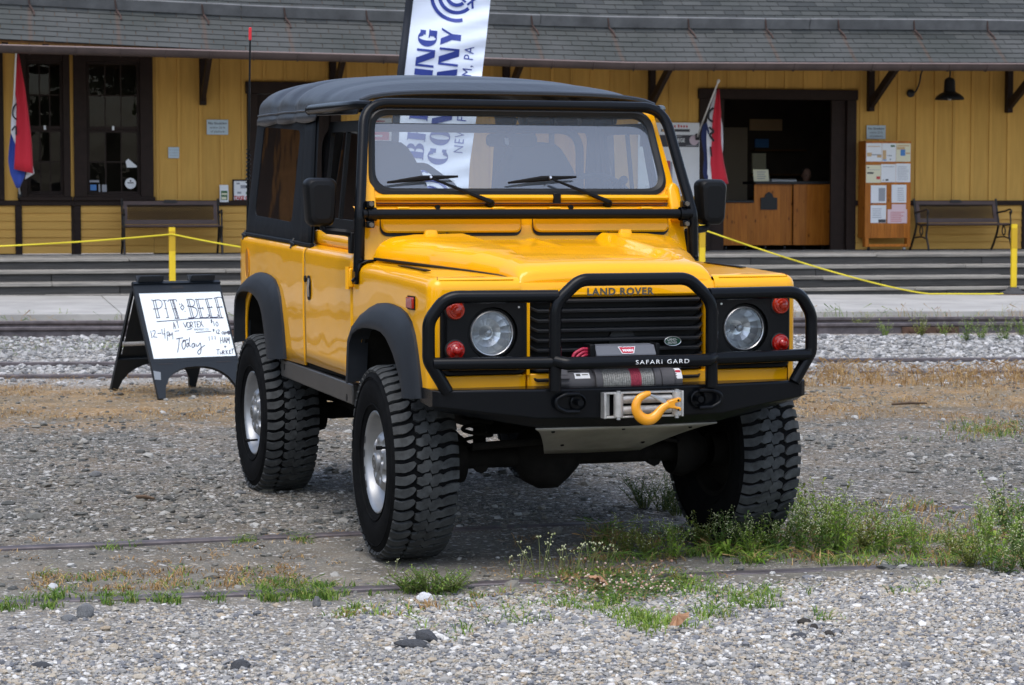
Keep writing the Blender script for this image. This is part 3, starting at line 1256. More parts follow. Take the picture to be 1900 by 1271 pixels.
SEAT = mat('seat_fabric', (.026, .027, .030), .85, bump=.3, bscale=260)
DASH = mat('dash_plastic', (.020, .021, .023), .6)
glass_mat('car_glass', (.86, .90, .90), 0., ior=2.85, veil=.09)  # raised ior and pale film stand in for the reflected sky veil
glass_mat('side_glass', (.82, .87, .84), 0., ior=1.5)
glass_mat('vinyl_window', (.70, .64, .54), .04, wave=.07, wscale=3., ior=1.5)
glass_mat('clear_vinyl', (.86, .86, .84), .03, wave=.05, wscale=4., ior=1.4)


def canvas_mat():
    m = mat('canvas', (.010, .0125, .018), .40, spec=.72, var=.14, vscale=2.5, sheen=.03)
    n, l = m.node_tree.nodes, m.node_tree.links
    b = n['Principled BSDF']
    tc = n.new('ShaderNodeTexCoord')
    t = n.new('ShaderNodeTexNoise')
    t.inputs['Scale'].default_value = 5.5
    t.inputs['Detail'].default_value = 3
    l.new(tc.outputs['Object'], t.inputs['Vector'])
    t2 = n.new('ShaderNodeTexNoise')
    t2.inputs['Scale'].default_value = 420
    l.new(tc.outputs['Object'], t2.inputs['Vector'])
    b1 = n.new('ShaderNodeBump')
    b1.inputs['Strength'].default_value = .5
    b1.inputs['Distance'].default_value = .012
    l.new(t.outputs['Fac'], b1.inputs['Height'])
    b2 = n.new('ShaderNodeBump')
    b2.inputs['Strength'].default_value = .3
    b2.inputs['Distance'].default_value = .001
    l.new(t2.outputs['Fac'], b2.inputs['Height'])
    l.new(b1.outputs[0], b2.inputs['Normal'])
    l.new(b2.outputs[0], b.inputs['Normal'])
    return m


CANVAS = canvas_mat()
CANVAS_S = mat('canvas_side', (.0085, .0105, .0135), .62, spec=.16, var=.15, vscale=2.5, bump=.35, bscale=9, bdist=.01)  # same canvas, coloured darker and duller for the shaded sides


def tyre_mat():
    m = mat('tyre_rubber', (.007, .0073, .0078), .8, spec=.05, var=.3, vscale=18, bump=.2, bscale=120, bdist=.001)
    return m


TYRE = tyre_mat()
TREAD = mat('tread_rubber', (.046, .049, .050), .82, spec=.3, var=.4, vscale=22, bump=.35, bscale=90, bdist=.0015, island=.14)  # paler than the casing: dust, plus sky light on block tops painted in


def C(fz=True):
    return MB(True)


SD = (-1, 1)
waist = lambda f: 1.225 - .024 * (f + .55)             # crease below the shoulder of door and tub
wtop = lambda f: interp(f, [-.56, .2, .56], [1.232, 1.212, 1.196])
HB = .805


def front_arch(f):
    t = abs((f + .005) / .455)
    return .70 if t >= 1 else .70 + .30 * (1 - t ** 3.2) ** (1 / 2.6)


def rear_arch(f):
    t = abs((f + 2.33) / .44)
    return .71 if t >= 1 else .71 + .335 * (1 - t ** 3.4) ** (1 / 2.6)


# ---- body tub (rear quarter), doors, wings: sheets that follow the side section
def side_rows(f0, f1, bottom, top, s, n=60, extra=()):
    fs = sorted(set(list(np.linspace(f0, f1, n)) + list(extra)))
    R = []
    for f in fs:
        b, t = bottom(f), top(f)
        row = []
        for k in range(9):
            z = lerp(b, t, k / 8)
            row.append((s * (HB - .006 * max(0, (.95 - z) / .25)), f, z))
        for k in range(1, 7):                # shoulder turning inwards
            a = pi / 2 * k / 6
            row.append((s * (HB - .042 * (1 - cos(a))), f, t + .040 * sin(a)))
        row.append((s * (HB - .060), f, t + .048))
        R.append(row)
    return R


for s in SD:
    ex = [-2.33 + d for d in (-.44, -.4399, -.43, -.42, -.40, .40, .42, .43, .4399, .44)]
    m = C()
    m.rows(side_rows(-2.86, -1.462, rear_arch, waist, s, 60, ex))
    # rear corner turning into the back panel
    R = side_rows(-2.86, -1.462, rear_arch, waist, s, 60, ex)[0]
    back = []
    for k in range(6):
        a = pi / 2 * k / 5
        back.append([(p[0] - s * .05 * (1 - cos(a)), p[1] - .05 * sin(a), p[2]) for p in R])
    back.append([(s * .30, -2.91, p[2]) for p in R])
    m.rows(back)
    tub = m.build('rear_quarter_panel', PAINT, car, smooth=30, thick=.012)
    if s < 0:                                # fuel filler recess
        m = C()
        for k, (rr, dz) in enumerate(((1.0, .0), (.86, .004))):
            pass
        pts = [(-2.695 + .045 * cos(a) * 1.0, 1.170 + .085 * np.sign(sin(a)) * abs(sin(a)) ** .75) for a in np.linspace(0, 2 * pi, 28, endpoint=False)]
        m.rows([[(-HB - .004, f, z) for f, z in pts], [(-HB - .0045, -2.695 + (f + 2.695) * .86, 1.17 + (z - 1.17) * .92) for f, z in pts],
                [(-HB + .03, -2.695 + (f + 2.695) * .74, 1.17 + (z - 1.17) * .86) for f, z in pts]], closed=True)
        m.build('fuel_filler_rim', PAINT, tub)
        m = C()
        m.add([(-HB - .0035, -2.695 + (f + 2.695) * .80, 1.17 + (z - 1.17) * .88) for f, z in pts], [tuple(range(28))])
        m.build('fuel_filler_recess', mat('recess_amber', (.42, .15, .003), .5), tub)

# back panel, tailgate side seen only from elsewhere
m = C()
m.box((0, -2.905, 1.0), (.62, .03, .58))
m.build('tailgate', PAINT, car, bevel=.01)

# ---- doors: lower panel, upper panel, window frame, glass
for s in SD:
    db = lambda f: .712 - .018 * (f + .56)
    m = C()
    R = side_rows(-1.448, -.572, db, waist, s, 26)
    for row in R:
        f = row[0][1]
        row += [(s * (HB - .052), f, waist(f) + .055), (s * (HB - .047), f, waist(f) + .07), (s * (HB - .050), f, interp(f, [-1.36, -.57], [1.362, 1.325]))]
    m.rows(R)
    door = m.build('door', PAINT, car, smooth=30, thick=.014)
    m = C()                                  # recessed pull handle and lock
    m.prism([(a * .034, b * .058) for a, b in rrect(2, 2, .7, 4)], (s * (HB + .002), -1.345, 1.088), (0, 1, 0), (0, 0, 1), (s * .003, 0, 0))
    hd = m.build('handle_recess', BLACKP, door)
    m = C()
    m.tube([(s * (HB + .006), -1.335, 1.132), (s * (HB + .012), -1.330, 1.09), (s * (HB + .006), -1.335, 1.046)], .006, 6)
    m.build('handle_lever', STEEL, door)
    m = C()
    m.cyl((s * HB, -1.412, 1.128), (s * (HB + .008), -1.412, 1.128), .016, 12)
    m.build('lock', BLACKP, door)
    # window frame
    fr = [(-1.37, 1.345), (-.66, 1.325), (-.675, 1.42), (-.80, 1.865), (-1.37, 1.875)]
    gl = [(-1.315, 1.425), (-.745, 1.41), (-.835, 1.815), (-1.315, 1.825)]
    uu = lambda z: s * (.752 - .055 * (z - 1.34) / .54)
    P = [Vector((f, z, 0)) for f, z in fr]
    G = fillet([Vector((f, z, 0)) for f, z in gl], .03, 4, closed=True)
    m = C()
    outer = fillet([Vector((f, z, 0)) for f, z in (fr[0], fr[1], fr[3], fr[4])], .03, 4, closed=True)
    n = len(outer)
    G = G[:n]
    mk = lambda L, d: [(uu(p.y) + s * d, p.x, p.y) for p in L]
    m.rows([mk(outer, -.02), mk(outer, .0), mk(G, .0), mk(G, -.02), mk(outer, -.02)], closed=True)
    wf = m.build('door_window_frame', BLACKP, door, smooth=30)
    m = C()
    m.add(mk(G, -.010), [tuple(range(len(G)))])
    m.build('door_glass', MATS['side_glass'], door)
    m = C()
    z0, z1 = 1.418, 1.82
    m.box((uu(1.62) - s * .008, -1.03, 1.62), (.014, .022, .40), Matrix.Rotation(-s * .10, 3, 'Y'))
    m.build('glass_divider', BLACKP, door)
    # hinge blocks
    for z in (.765, 1.16):
        m = C()
        m.box((s * (HB + .010), -.575, z), (.022, .065, .085))
        hg = m.build('hinge', PAINT, door, bevel=.006)
        m = C()
        m.cyl((s * (HB + .022), -.562, z - .05), (s * (HB + .022), -.562, z + .05), .011, 8)
        m.build('hinge_pin', PAINT, door)

# ---- front wings
def plan_path():
    r = .052
    P = [(-HB, f, -1, 0) for f in np.linspace(-.552, .60 - r, 44)]
    for a in (-.46, -.4599, -.45, -.44, -.42, .42, .43, .44, .4499, .45):
        P.append((-HB, a, -1, 0))
    P.sort(key=lambda q: q[1])
    for k in range(1, 9):
        a = pi / 2 * k / 8
        P.append((-HB + r - r * cos(a), .60 - r + r * sin(a), -cos(a), sin(a)))
    for u in [-HB + r + .002] + list(np.linspace(-HB + r + .04, -.425, 12)):
        P.append((u, .60, 0, 1))
    return P


for s in SD:
    m = C()
    R = []
    inner = []
    for (u, f, nu_, nf) in plan_path():
        b = front_arch(f) if nf == 0 else (1.125 if nf == 1 and u > -HB + r + .001 else lerp(.70, .742, nf))
        if nf == 0 and f > .44:
            b = .715
        t = wtop(min(f, .56))
        r = .048
        row = [(-s * u * 1.0 if False else u, f, lerp(b, t - r, k / 8)) for k in range(9)]
        for k in range(1, 7):
            a = pi / 2 * k / 6
            row.append((u - nu_ * r * (1 - cos(a)), f - nf * r * (1 - cos(a)), t - r + r * sin(a)))
        inner.append(row[-1])
        R.append(row)
    if s > 0:
        R = [[(-p[0], p[1], p[2]) for p in row] for row in R]
        inner = [(-p[0], p[1], p[2]) for p in inner]
    m.rows(R)
    # top: from the rounded edge across to under the bonnet
    m.rows([[p, (lerp(p[0], s * interp(p[1], [-.43, -.1, .2, .4, .57], [.70, .565, .475, .405, .39]), .5), min(p[1], .555), p[2] + .002),
             (s * interp(p[1], [-.43, -.1, .2, .4, .57], [.70, .565, .475, .405, .39]), min(p[1], .553), p[2] + interp(p[1], [-.43, .2, .45, .57], [-.004, -.006, -.010, -.012]))] for p in inner if p[1] <= .548 or abs(p[0]) > .74])
    w = m.build('front_wing', PAINT, car, smooth=32)
    # fold along the front edge of the wing
    m = C()
    m.tube([(s * .76, .583, 1.186), (s * .60, .585, 1.186), (s * .45, .585, 1.186)], .003, 5)
    m.build('wing_seam', PAINT, w)
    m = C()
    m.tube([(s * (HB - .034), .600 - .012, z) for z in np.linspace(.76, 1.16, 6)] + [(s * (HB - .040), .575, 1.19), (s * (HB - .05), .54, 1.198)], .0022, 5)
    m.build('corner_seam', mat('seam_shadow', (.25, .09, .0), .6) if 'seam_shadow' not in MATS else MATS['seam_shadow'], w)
    # air intake strip on the wing top
    m = C()
    m.rows([[(s * u, f, wtop(f) + .0075) for f in np.linspace(-.12, .26, 8)] for u in (.725, .695)])
    m.build('wing_vent', BLACKP, w, thick=.004)
    # red side marker
    m = C()
    m.box((s * (HB + .006), .355, 1.088), (.016, .088, .046))
    sm = m.build('side_marker', LENSR, w, bevel=.004)
    m = C()
    m.box((s * (HB + .0005), .355, 1.088), (.008, .100, .056))
    m.build('marker_base', BLACKP, w)

# ---- wheel-arch flares
FO = [(-.565, .715), (-.560, .82), (-.54, .905), (-.47, .965), (-.36, 1.012), (-.246, 1.042), (-.12, 1.066), (.0, 1.073), (.10, 1.071), (.20, 1.062), (.29, 1.044), (.36, 1.012), (.41, .962), (.445, .90), (.475, .83), (.50, .77), (.515, .712)]
FI = [(-.455, .70), (-.44, .80), (-.425, .878), (-.375, .922), (-.29, .946), (-.20, .958), (-.10, .962), (.0, .961), (.08, .955), (.15, .936), (.205, .908), (.255, .878), (.298, .842), (.335, .80), (.362, .765), (.382, .735), (.395, .705)]
RO = [(-2.885, .74), (-2.888, .86), (-2.87, .975), (-2.80, 1.035), (-2.70, 1.075), (-2.58, 1.105), (-2.46, 1.124), (-2.36, 1.132), (-2.25, 1.131), (-2.14, 1.122), (-2.04, 1.104), (-1.97, 1.068), (-1.925, 1.02), (-1.895, .95), (-1.87, .88), (-1.85, .80), (-1.832, .715)]
RI = [(-2.785, .74), (-2.775, .86), (-2.752, .965), (-2.71, 1.0), (-2.64, 1.018), (-2.56, 1.026), (-2.46, 1.028), (-2.38, 1.024), (-2.30, 1.012), (-2.22, .988), (-2.17, .958), (-2.13, .92), (-2.10, .868), (-2.075, .825), (-2.055, .785), (-2.038, .745), (-2.02, .705)]
for s in SD:
    for O_, I_ in ((FO, FI), (RO, RI)):
        m = C()
        lip = s * .862
        rows = [[(s * (HB - .003), f, z) for f, z in O_], [(s * (HB + .012), f, z) for f, z in O_]]
        for t, uo in ((.10, .024), (.35, .040), (.65, .052), (.9, .058)):
            rows.append([(s * (HB + uo), lerp(a[0], b[0], t), lerp(a[1], b[1], t)) for a, b in zip(O_, I_)])
        rows.append([(s * (HB + .054), f, z) for f, z in I_])
        rows.append([(s * (HB + .036), f, z + .004) for f, z in I_])
        rows.append([(s * (HB - .03), lerp(f, O_[7][0], .03), z + .012) for f, z in I_])
        m.rows(rows)
        m.build('wheel_arch_flare', FLARE, car, smooth=40)
        # dark wheel well
        c0 = -.005 if O_ is FO else -2.33
        W_ = .455 if O_ is FO else .46
        m = C()
        prof = [(c0 + W_ * 1.0 * cos(a), .74 + (.33 if O_ is FO else .37) * sin(a)) for a in np.linspace(0, pi, 20)]
        m.rows([[(s * u, f, z) for f, z in prof] for u in (HB - .015, .40)])
        m.add([(s * .40, f, z) for f, z in prof], [tuple(range(20))])
        m.build('wheel_well', UNDER, car)

# ---- sills
for s in SD:
    m = C()
    m.prism([(-1.955, .708), (-.585, .684), (-.585, .592), (-1.955, .622)], (s * .74, 0, 0), (0, 1, 0), (0, 0, 1), (s * .062, 0, 0))
    so = m.build('sill', SILL, car, bevel=.006)
    for f, z in ((-1.88, .672), (-.68, .618)):
        m = C()
        m.prism([(a * .011, b * .016) for a, b in rrect(2, 2, .9, 4)], (s * .801, f, z), (0, 1, 0), (0, 0, 1), (s * .0025, 0, 0))
        m.build('sill_slot', BLACKP, so)

# ---- bonnet
def hwb(f):
    return interp(f, [-.44, -.1, .2, .4, .50, .57], [.737, .597, .513, .446, .432, .425])


def bon_edge(f):
    return interp(f, [-.44, -.1, .2, .4, .5, .575], [1.256, 1.234, 1.219, 1.205, 1.194, 1.172])


def bon_top(f):
    return interp(f, [-.44, -.1, .2, .4, .5, .54, .565, .578], [1.347, 1.322, 1.292, 1.262, 1.244, 1.232, 1.212, 1.172])


def bon_z(u, f):
    hw, e, t = hwb(f), bon_edge(f), bon_top(f)
    a = abs(u)
    x = (hw - a)
    r = interp(f, [-.44, .2, .5], [.15, .085, .06])
    if x < r:
        q = 1 - x / r
        z = e + (t - e) * (1 - q ** 2.3) ** (1 / 2.0)
    else:
        z = t + .012 * (1 - (a / hw) ** 2)
    # sunken middle with sloping sides, running out towards the nose
    k = (1 - sstep(.295, .332, a)) * (1 - sstep(.34, .46, f))
    z -= .032 * k
    # slight ribs at the rear of the sunken part
    z += .006 * (1 - sstep(.015, .035, a)) * (1 - sstep(-.3, -.05, f))
    return z


m = C()
rows = []
for f in list(np.linspace(-.44, .50, 70)) + [.515, .53, .545, .555, .563, .569, .574, .578]:
    hw = hwb(f)
    us = [-hw + .0, -hw + .004, -hw + .012, -hw + .025, -hw + .045, -hw + .07, -hw + .10, -hw + .14] + list(np.linspace(-hw + .18, hw - .18, 61)) + [hw - .14, hw - .10, hw - .07, hw - .045, hw - .025, hw - .012, hw - .004, hw]
    row = [(us[0], f, bon_edge(f) - .014)] + [(u, f, bon_z(u, f)) for u in us] + [(us[-1], f, bon_edge(f) - .014)]
    rows.append(row)
rows.append([(p[0] * .985, .572, p[2] - .012) for p in rows[-1]])
m.rows(rows)
bonnet = m.build('bonnet', PAINT, car, smooth=50)
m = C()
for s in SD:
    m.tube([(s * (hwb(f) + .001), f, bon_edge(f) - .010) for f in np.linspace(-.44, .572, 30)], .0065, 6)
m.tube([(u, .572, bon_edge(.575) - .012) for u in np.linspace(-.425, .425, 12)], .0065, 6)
m.build('bonnet_seal', RUBBER, bonnet)  # dark tube drawing the shadow gap under the bonnet edge
for u in (-.475, .452):
    m = C()
    m.rows([[(u + a * k, -.455 + b * k * .7, z) for a, b in rrect(.062, .05, .016, 4)] for k, z in ((1.25, 1.325), (1.1, 1.345), (.95, 1.362), (.8, 1.370), (.3, 1.372))], closed=True)
    m.build('bonnet_hinge', PAINT, bonnet)
for u in (-.40, .37):
    m = C()
    m.cyl((u, -.462, 1.352), (u, -.445, 1.352), .010, 8)
    m.build('washer_jet', BLACKP, bonnet)

# front crosspiece above the grille, with the maker's name
m = C()
m.rows([[(u, f, z) for f, z in ((.50, 1.176), (.586, 1.172), (.594, 1.155), (.596, 1.122), (.580, 1.112), (.50, 1.11))] for u in np.linspace(-.455, .455, 9)], closed=True)
cp = m.build('grille_crosspiece', PAINT, car, smooth=30)
m = C()
put_text(m, 'LAND ROVER', (-.140, .5985, 1.1195), (1, 0, 0), (0, 0, 1), .040, bold=.0014, space=1.12)
w_ = max(p[0] for p in m.v) - min(p[0] for p in m.v)
k_ = .292 / w_
m.v = [(-.140 + (p[0] + .140) * k_, p[1], p[2]) for p in m.v]
m.build('lettering', DECALG, cp)

# yellow valance below grille and lamps
for a, b2 in ((-.765, -.398), (-.392, .392), (.398, .765)):
    m = C()
    m.box2((a, .50, .745), (b2, .592, .806))
    m.build('valance', PAINT, car, bevel=.006)
for s in SD:
    m = C()
    m.box2((s * .385, .55, .80), (s * .400, .603, 1.13))
    m.build('grille_side_strip', PAINT, car, bevel=.003)

# ---- lamp panels and lamps
for s in SD:
    m = C()
    c = (s * .582, .604, .967)
    o1 = rrect(.362, .322, .034, 5)
    o2 = rrect(.318, .276, .030, 5)
    P = lambda L, f, k=1.: [(c[0] + a * k, f, c[2] + b * k) for a, b in L]
    m.rows([P(o1, .596), P(o1, .608), P(rrect(.350, .310, .03, 5), .614), P(rrect(.330, .288, .03, 5), .612), P(o2, .624), P(o2, .628)], closed=True)
    # face with a round hole for the lamp
    hole = [(s * .551 - c[0] + .106 * cos(t), .006 + .106 * sin(t)) for t in np.linspace(0, 2 * pi, 24, endpoint=False)]
    o3 = [(o2_[0], o2_[1]) for o2_ in o2]
    ang = sorted(range(24), key=lambda i: atan2(o3[i][1] - .006, o3[i][0] - (s * .551 - c[0])))
    o3 = [o3[i] for i in ang]
    hs_ = sorted(hole, key=lambda q: atan2(q[1] - .006, q[0] - (s * .551 - c[0])))
    m.rows([P(o3, .628), P(hs_, .626), [(c[0] + a, .585, c[2] + b) for a, b in hs_]], closed=True)
    lp = m.build('lamp_panel', BLACKP, car, smooth=30)
    hc = Vector((s * .551, 0, .973))
    m = C()
    m.lathe([(.575, .104), (.604, .104), (.612, .100), (.612, .0945), (.604, .090)], (hc.x, 0, hc.z), (0, 1, 0), 40)
    hl = m.build('headlight', BLACKP, car, smooth=30)
    m = C()
    m.lathe([(.600, .093), (.616, .0915), (.620, .0875), (.616, .0845)], (hc.x, 0, hc.z), (0, 1, 0), 40)
    m.build('chrome_rim', STEEL, hl, smooth=30)
    m = C()
    m.lathe([(.536, .004), (.540, .03), (.555, .058), (.585, .080), (.606, .086)], (hc.x, 0, hc.z), (0, 1, 0), 16)
    m.build('reflector', STEEL, hl, smooth=8)
    m = C()
    m.lathe([(.538, .001), (.572, .017), (.585, .012), (.588, .001)], (hc.x, 0, hc.z), (0, 1, 0), 16)
    m.build('bulb_shield', ALLOY, hl)
    # fluted lens
    m = C()
    N_ = 44
    V, F_ = [], []
    for i in range(N_):
        for j in range(N_):
            x, y = (i / (N_ - 1) * 2 - 1), (j / (N_ - 1) * 2 - 1)
            q = hypot(x, y)
            rr = .0855
            X, Y = x * rr, y * rr
            if q > 1:
                X, Y = x / q * rr, y / q * rr
            dome = .012 * (1 - min(1, q) ** 2)
            flute = .0016 * sin(X * 640) * (1 if abs(y) < .62 else .35) * (1 if (abs(x) > .12) else .4)
            V.append((hc.x + X, .612 + dome + flute, hc.z + Y))
    F_ = [(i * N_ + j, (i + 1) * N_ + j, (i + 1) * N_ + j + 1, i * N_ + j + 1) for i in range(N_ - 1) for j in range(N_ - 1)]
    m.add(V, F_)
    lens = m.build('lens', glass_mat('lamp_glass', (.93, .96, .98), .02, ior=1.5) if 'lamp_glass' not in MATS else MATS['lamp_glass'], hl, smooth=80)
    for z, mt in ((1.069, LENSO), (.911, LENSR)):
        m = C()
        m.lathe([(.622, .043), (.631, .042), (.633, .037)], (s * .709, 0, z), (0, 1, 0), 24)
        sg = m.build('signal_lamp', RUBBER, car, smooth=30)
        m = C()
        m.lathe([(.628, .0375), (.640, .037), (.646, .034), (.647, .028), (.651, .026), (.656, .018), (.664, .016), (.669, .010), (.671, .001)], (s * .709, 0, z), (0, 1, 0), 24)
        m.build('lens', mt, sg, smooth=25)
    for dx, dz in ((-.14, .11), (-.14, -.115)):
        m = C()
        m.cyl((c[0] + s * dx, .622, c[2] + dz), (c[0] + s * dx, .631, c[2] + dz), .0045, 8)
        m.build('screw', STEEL, lp)

# ---- grille
m = C()
m.box2((-.382, .535, .775), (.382, .55, 1.118))
gr = m.build('grille', BLACKP, car)
for i in range(9):
    z = 1.103 - i * .0398
    m = C()
    prof = [(.556, .004), (.600, .0005), (.607, -.004), (.603, -.012), (.556, -.004)]
    us = [-.381, -.352, .352, .381]
    rows = []
    for u, dz, df in zip(us, (.016, 0, 0, .016), (-.03, 0, 0, -.03)):
        rows.append([(u, f + df * (1 if f > .58 else 0), z + dz + q) for f, q in prof])
    m.rows(rows, closed=True)
    m.add([rows[0][k] for k in range(5)], [(0, 1, 2, 3, 4)])
    m.add([rows[-1][k] for k in range(5)], [(0, 1, 2, 3, 4)])
    m.build('slat', MATS['grille_plastic'], gr, smooth=30)
m = C()
m.prism([(a, b) for a, b in [(.036 * cos(t), .0185 * sin(t)) for t in np.linspace(0, 2 * pi, 28, endpoint=False)]], (.230, .612, .927), (1, 0, 0), (0, 0, 1), (0, .006, 0))
bd = m.build('badge', BADGE, gr, smooth=30)
m = C()
m.tube([(.230 + .036 * cos(t), .618, .927 + .0185 * sin(t)) for t in np.linspace(0, 2 * pi, 28, endpoint=False)], .0016, 5, closed=True)
put_text(m, 'LAND-', (.206, .6185, .929), (1, 0, 0), (0, 0, 1), .0145, bold=.0004)
put_text(m, '-ROVER', (.206, .6185, .9165), (1, 0, 0), (0, 0, 1), .0125, bold=.0004)
m.build('badge_lettering', STEEL, bd)
m = C()                                      # horn and badge bar behind the slats
m.lathe([(.553, .058), (.560, .058), (.566, .03), (.568, .001)], (.03, 0, .93), (0, 1, 0), 20)
m.build('horn', DASH, gr)

# ---- windscreen, scuttle, bulkhead
m = C()
rows = []
for u in (-.79, -.775, -.70, -.35, 0, .35, .70, .775, .79):
    k = .0 if abs(u) < .72 else (.012 if abs(u) < .78 else .05)
    rows.append([(u, -.44 - k, 1.15), (u, -.470 - k, 1.25), (u, -.505 - k, 1.345), (u, -.520 - k, 1.40), (u, -.530 - k, 1.468), (u, -.56 - k, 1.476), (u, -.62, 1.476)])
m.rows(rows)
blk = m.build('bulkhead', PAINT, car, smooth=30)
for a, b2, sgn in ((-.69, -.035, -1), (.025, .685, 1)):
    m = C()
    w, h = b2 - a, .098
    c = ((a + b2) / 2, 1.408)
    L1 = rrect(w, h, .03, 5)
    L2 = rrect(w - .016, h - .016, .026, 5)
    tilt = lambda y: -.500 + .030 * (-(y) / h) - .006
    pt = lambda L, d: [(c[0] + x, tilt(y) - .1 * 0 + d, c[1] + y) for x, y in L]
    m.rows([pt(L1, -.012), pt(L1, .004), pt(L2, .011)], closed=True)
    m.add(pt(L2, .011), [tuple(range(len(L2)))])
    vf = m.build('vent_flap', PAINT, blk, smooth=30)
    m = C()
    L0 = rrect(w + .008, h + .012, .034, 5)
    m.add([(c[0] + x, -.5035 - .0 - (y) * .13 - .004, c[1] - .009 + y) for x, y in L0], [tuple(range(len(L0)))])
    m.build('vent_seal', RUBBER, blk)  # seal sheet set low, its dark edge painting the shadow gap under the flap
    for q in (.16, .84):
        xx = lerp(a, b2, q)
        m = C()
        m.box((xx, -.512, 1.462), (.055, .03, .022))
        m.box((xx + .045, -.514, 1.458), (.04, .026, .012))
        m.build('vent_hinge', PAINT, blk, bevel=.004)
        m = C()
        m.tube(arc((xx, -.497 + .004, 1.400), .022, pi, 2 * pi, 8), .0018, 5)
        m.build('vent_stop', PAINT, blk)
for u in (-.42, .215):
    m = C()
    m.cyl((u, -.54, 1.472), (u, -.518, 1.472), .011, 10)
    m.build('plug', BLACKP, blk)

WS0, WS1 = Vector((0, -.572, 1.490)), Vector((0, -.752, 1.945))     # windscreen plane, bottom and top middle
WV = (WS1 - WS0).normalized()
WN = Vector((0, WV.z, -WV.y))                                        # out, forwards and up
WH = (WS1 - WS0).length


def wp(u, h, d=0.):
    """Point on the windscreen: u across, h up the slope, d proud of it."""
    return Vector((u, 0, 0)) + WS0 + WV * h + WN * d


def trap(hw0, hw1, h0, h1, r):
    P = fillet([(-hw0, h0, 0), (hw0, h0, 0), (hw1, h1, 0), (-hw1, h1, 0)], r, 8, closed=True)
    return [(p.x, p.y) for p in P]


o_ = trap(.765, .700, 0, WH, .07)
i_ = trap(.725, .684, .032, WH - .03, .10)
m = C()
W3 = lambda L, d: [wp(a, b, d) for a, b in L]
m.rows([W3(o_, -.03), W3(o_, .008), W3(i_, .010), W3(i_, -.03), W3(o_, -.03)], closed=True)
wsf = m.build('windscreen_frame', PAINT, car, smooth=30)
m = C()
i2 = trap(.693, .656, .066, WH - .062, .085)
i25 = trap(.710, .674, .05, WH - .046, .09)
m.rows([W3(i_, -.004), W3(i_, .016), W3(i25, .022), W3(i2, .014), W3(i2, -.006)], closed=True)
m.build('windscreen_seal', RUBBER, wsf, smooth=30)
m = C()
m.add(W3(i2, .004), [tuple(range(len(i2)))])
m.build('windscreen_glass', MATS['car_glass'], wsf)
m = C()
m.tube([wp(-.705, .018, .022), wp(.705, .018, .022)], .013, 8)
m.build('lower_rail', PAINT, wsf)
m = C()
m.box2((-.70, -.548, 1.4872), (.70, -.536, 1.4915))
m.build('hinge_gap', RUBBER, wsf)
for s in SD:
    m = C()
    m.prism([(-.03, -.10), (.03, -.10), (.03, .055), (.012, .085), (-.012, .085), (-.03, .055)], wp(s * .735, .0, .0), (1, 0, 0), WV, WN * .05)
    m.build('frame_hinge', PAINT, wsf, bevel=.012, bseg=3)
# wipers
for u0 in (-.165, .405):
    m = C()
    piv = wp(u0, -.012, .035)
    m.lathe([(0, .020), (.030, .017), (.04, .006)], piv - WN * .03, WN, 14)
    wi = m.build('wiper', BLACKP, car, smooth=30)
    tip = wp(u0 - .275, .105, .030)
    m = C()
    m.tube([piv + WN * .008, piv.lerp(tip, .35) + WN * .012, piv.lerp(tip, .95) + WN * .012], [.011, .0085, .005], 6)
    m.build('wiper_arm', BLACKP, wi)
    m = C()
    a, b2 = tip + Vector((-.20, 0, 0)) - WV * .018, tip + Vector((.135, 0, 0)) + WV * .012
    m.tube([a, a.lerp(b2, .5) + WV * .006, b2], [.005, .013, .005], 6, sy=.55)
    m.build('wiper_blade', BLACKP, wi)
    m = C()
    m.cyl(tip + WN * .012, tip + WN * .024, .006, 8)
    m.build('wiper_clip', STEEL, wi)
m = C()
m.box(wp(.155, .012, .03), (.036, .02, .05))
m.build('windscreen_stop', BLACKP, wsf, bevel=.005)

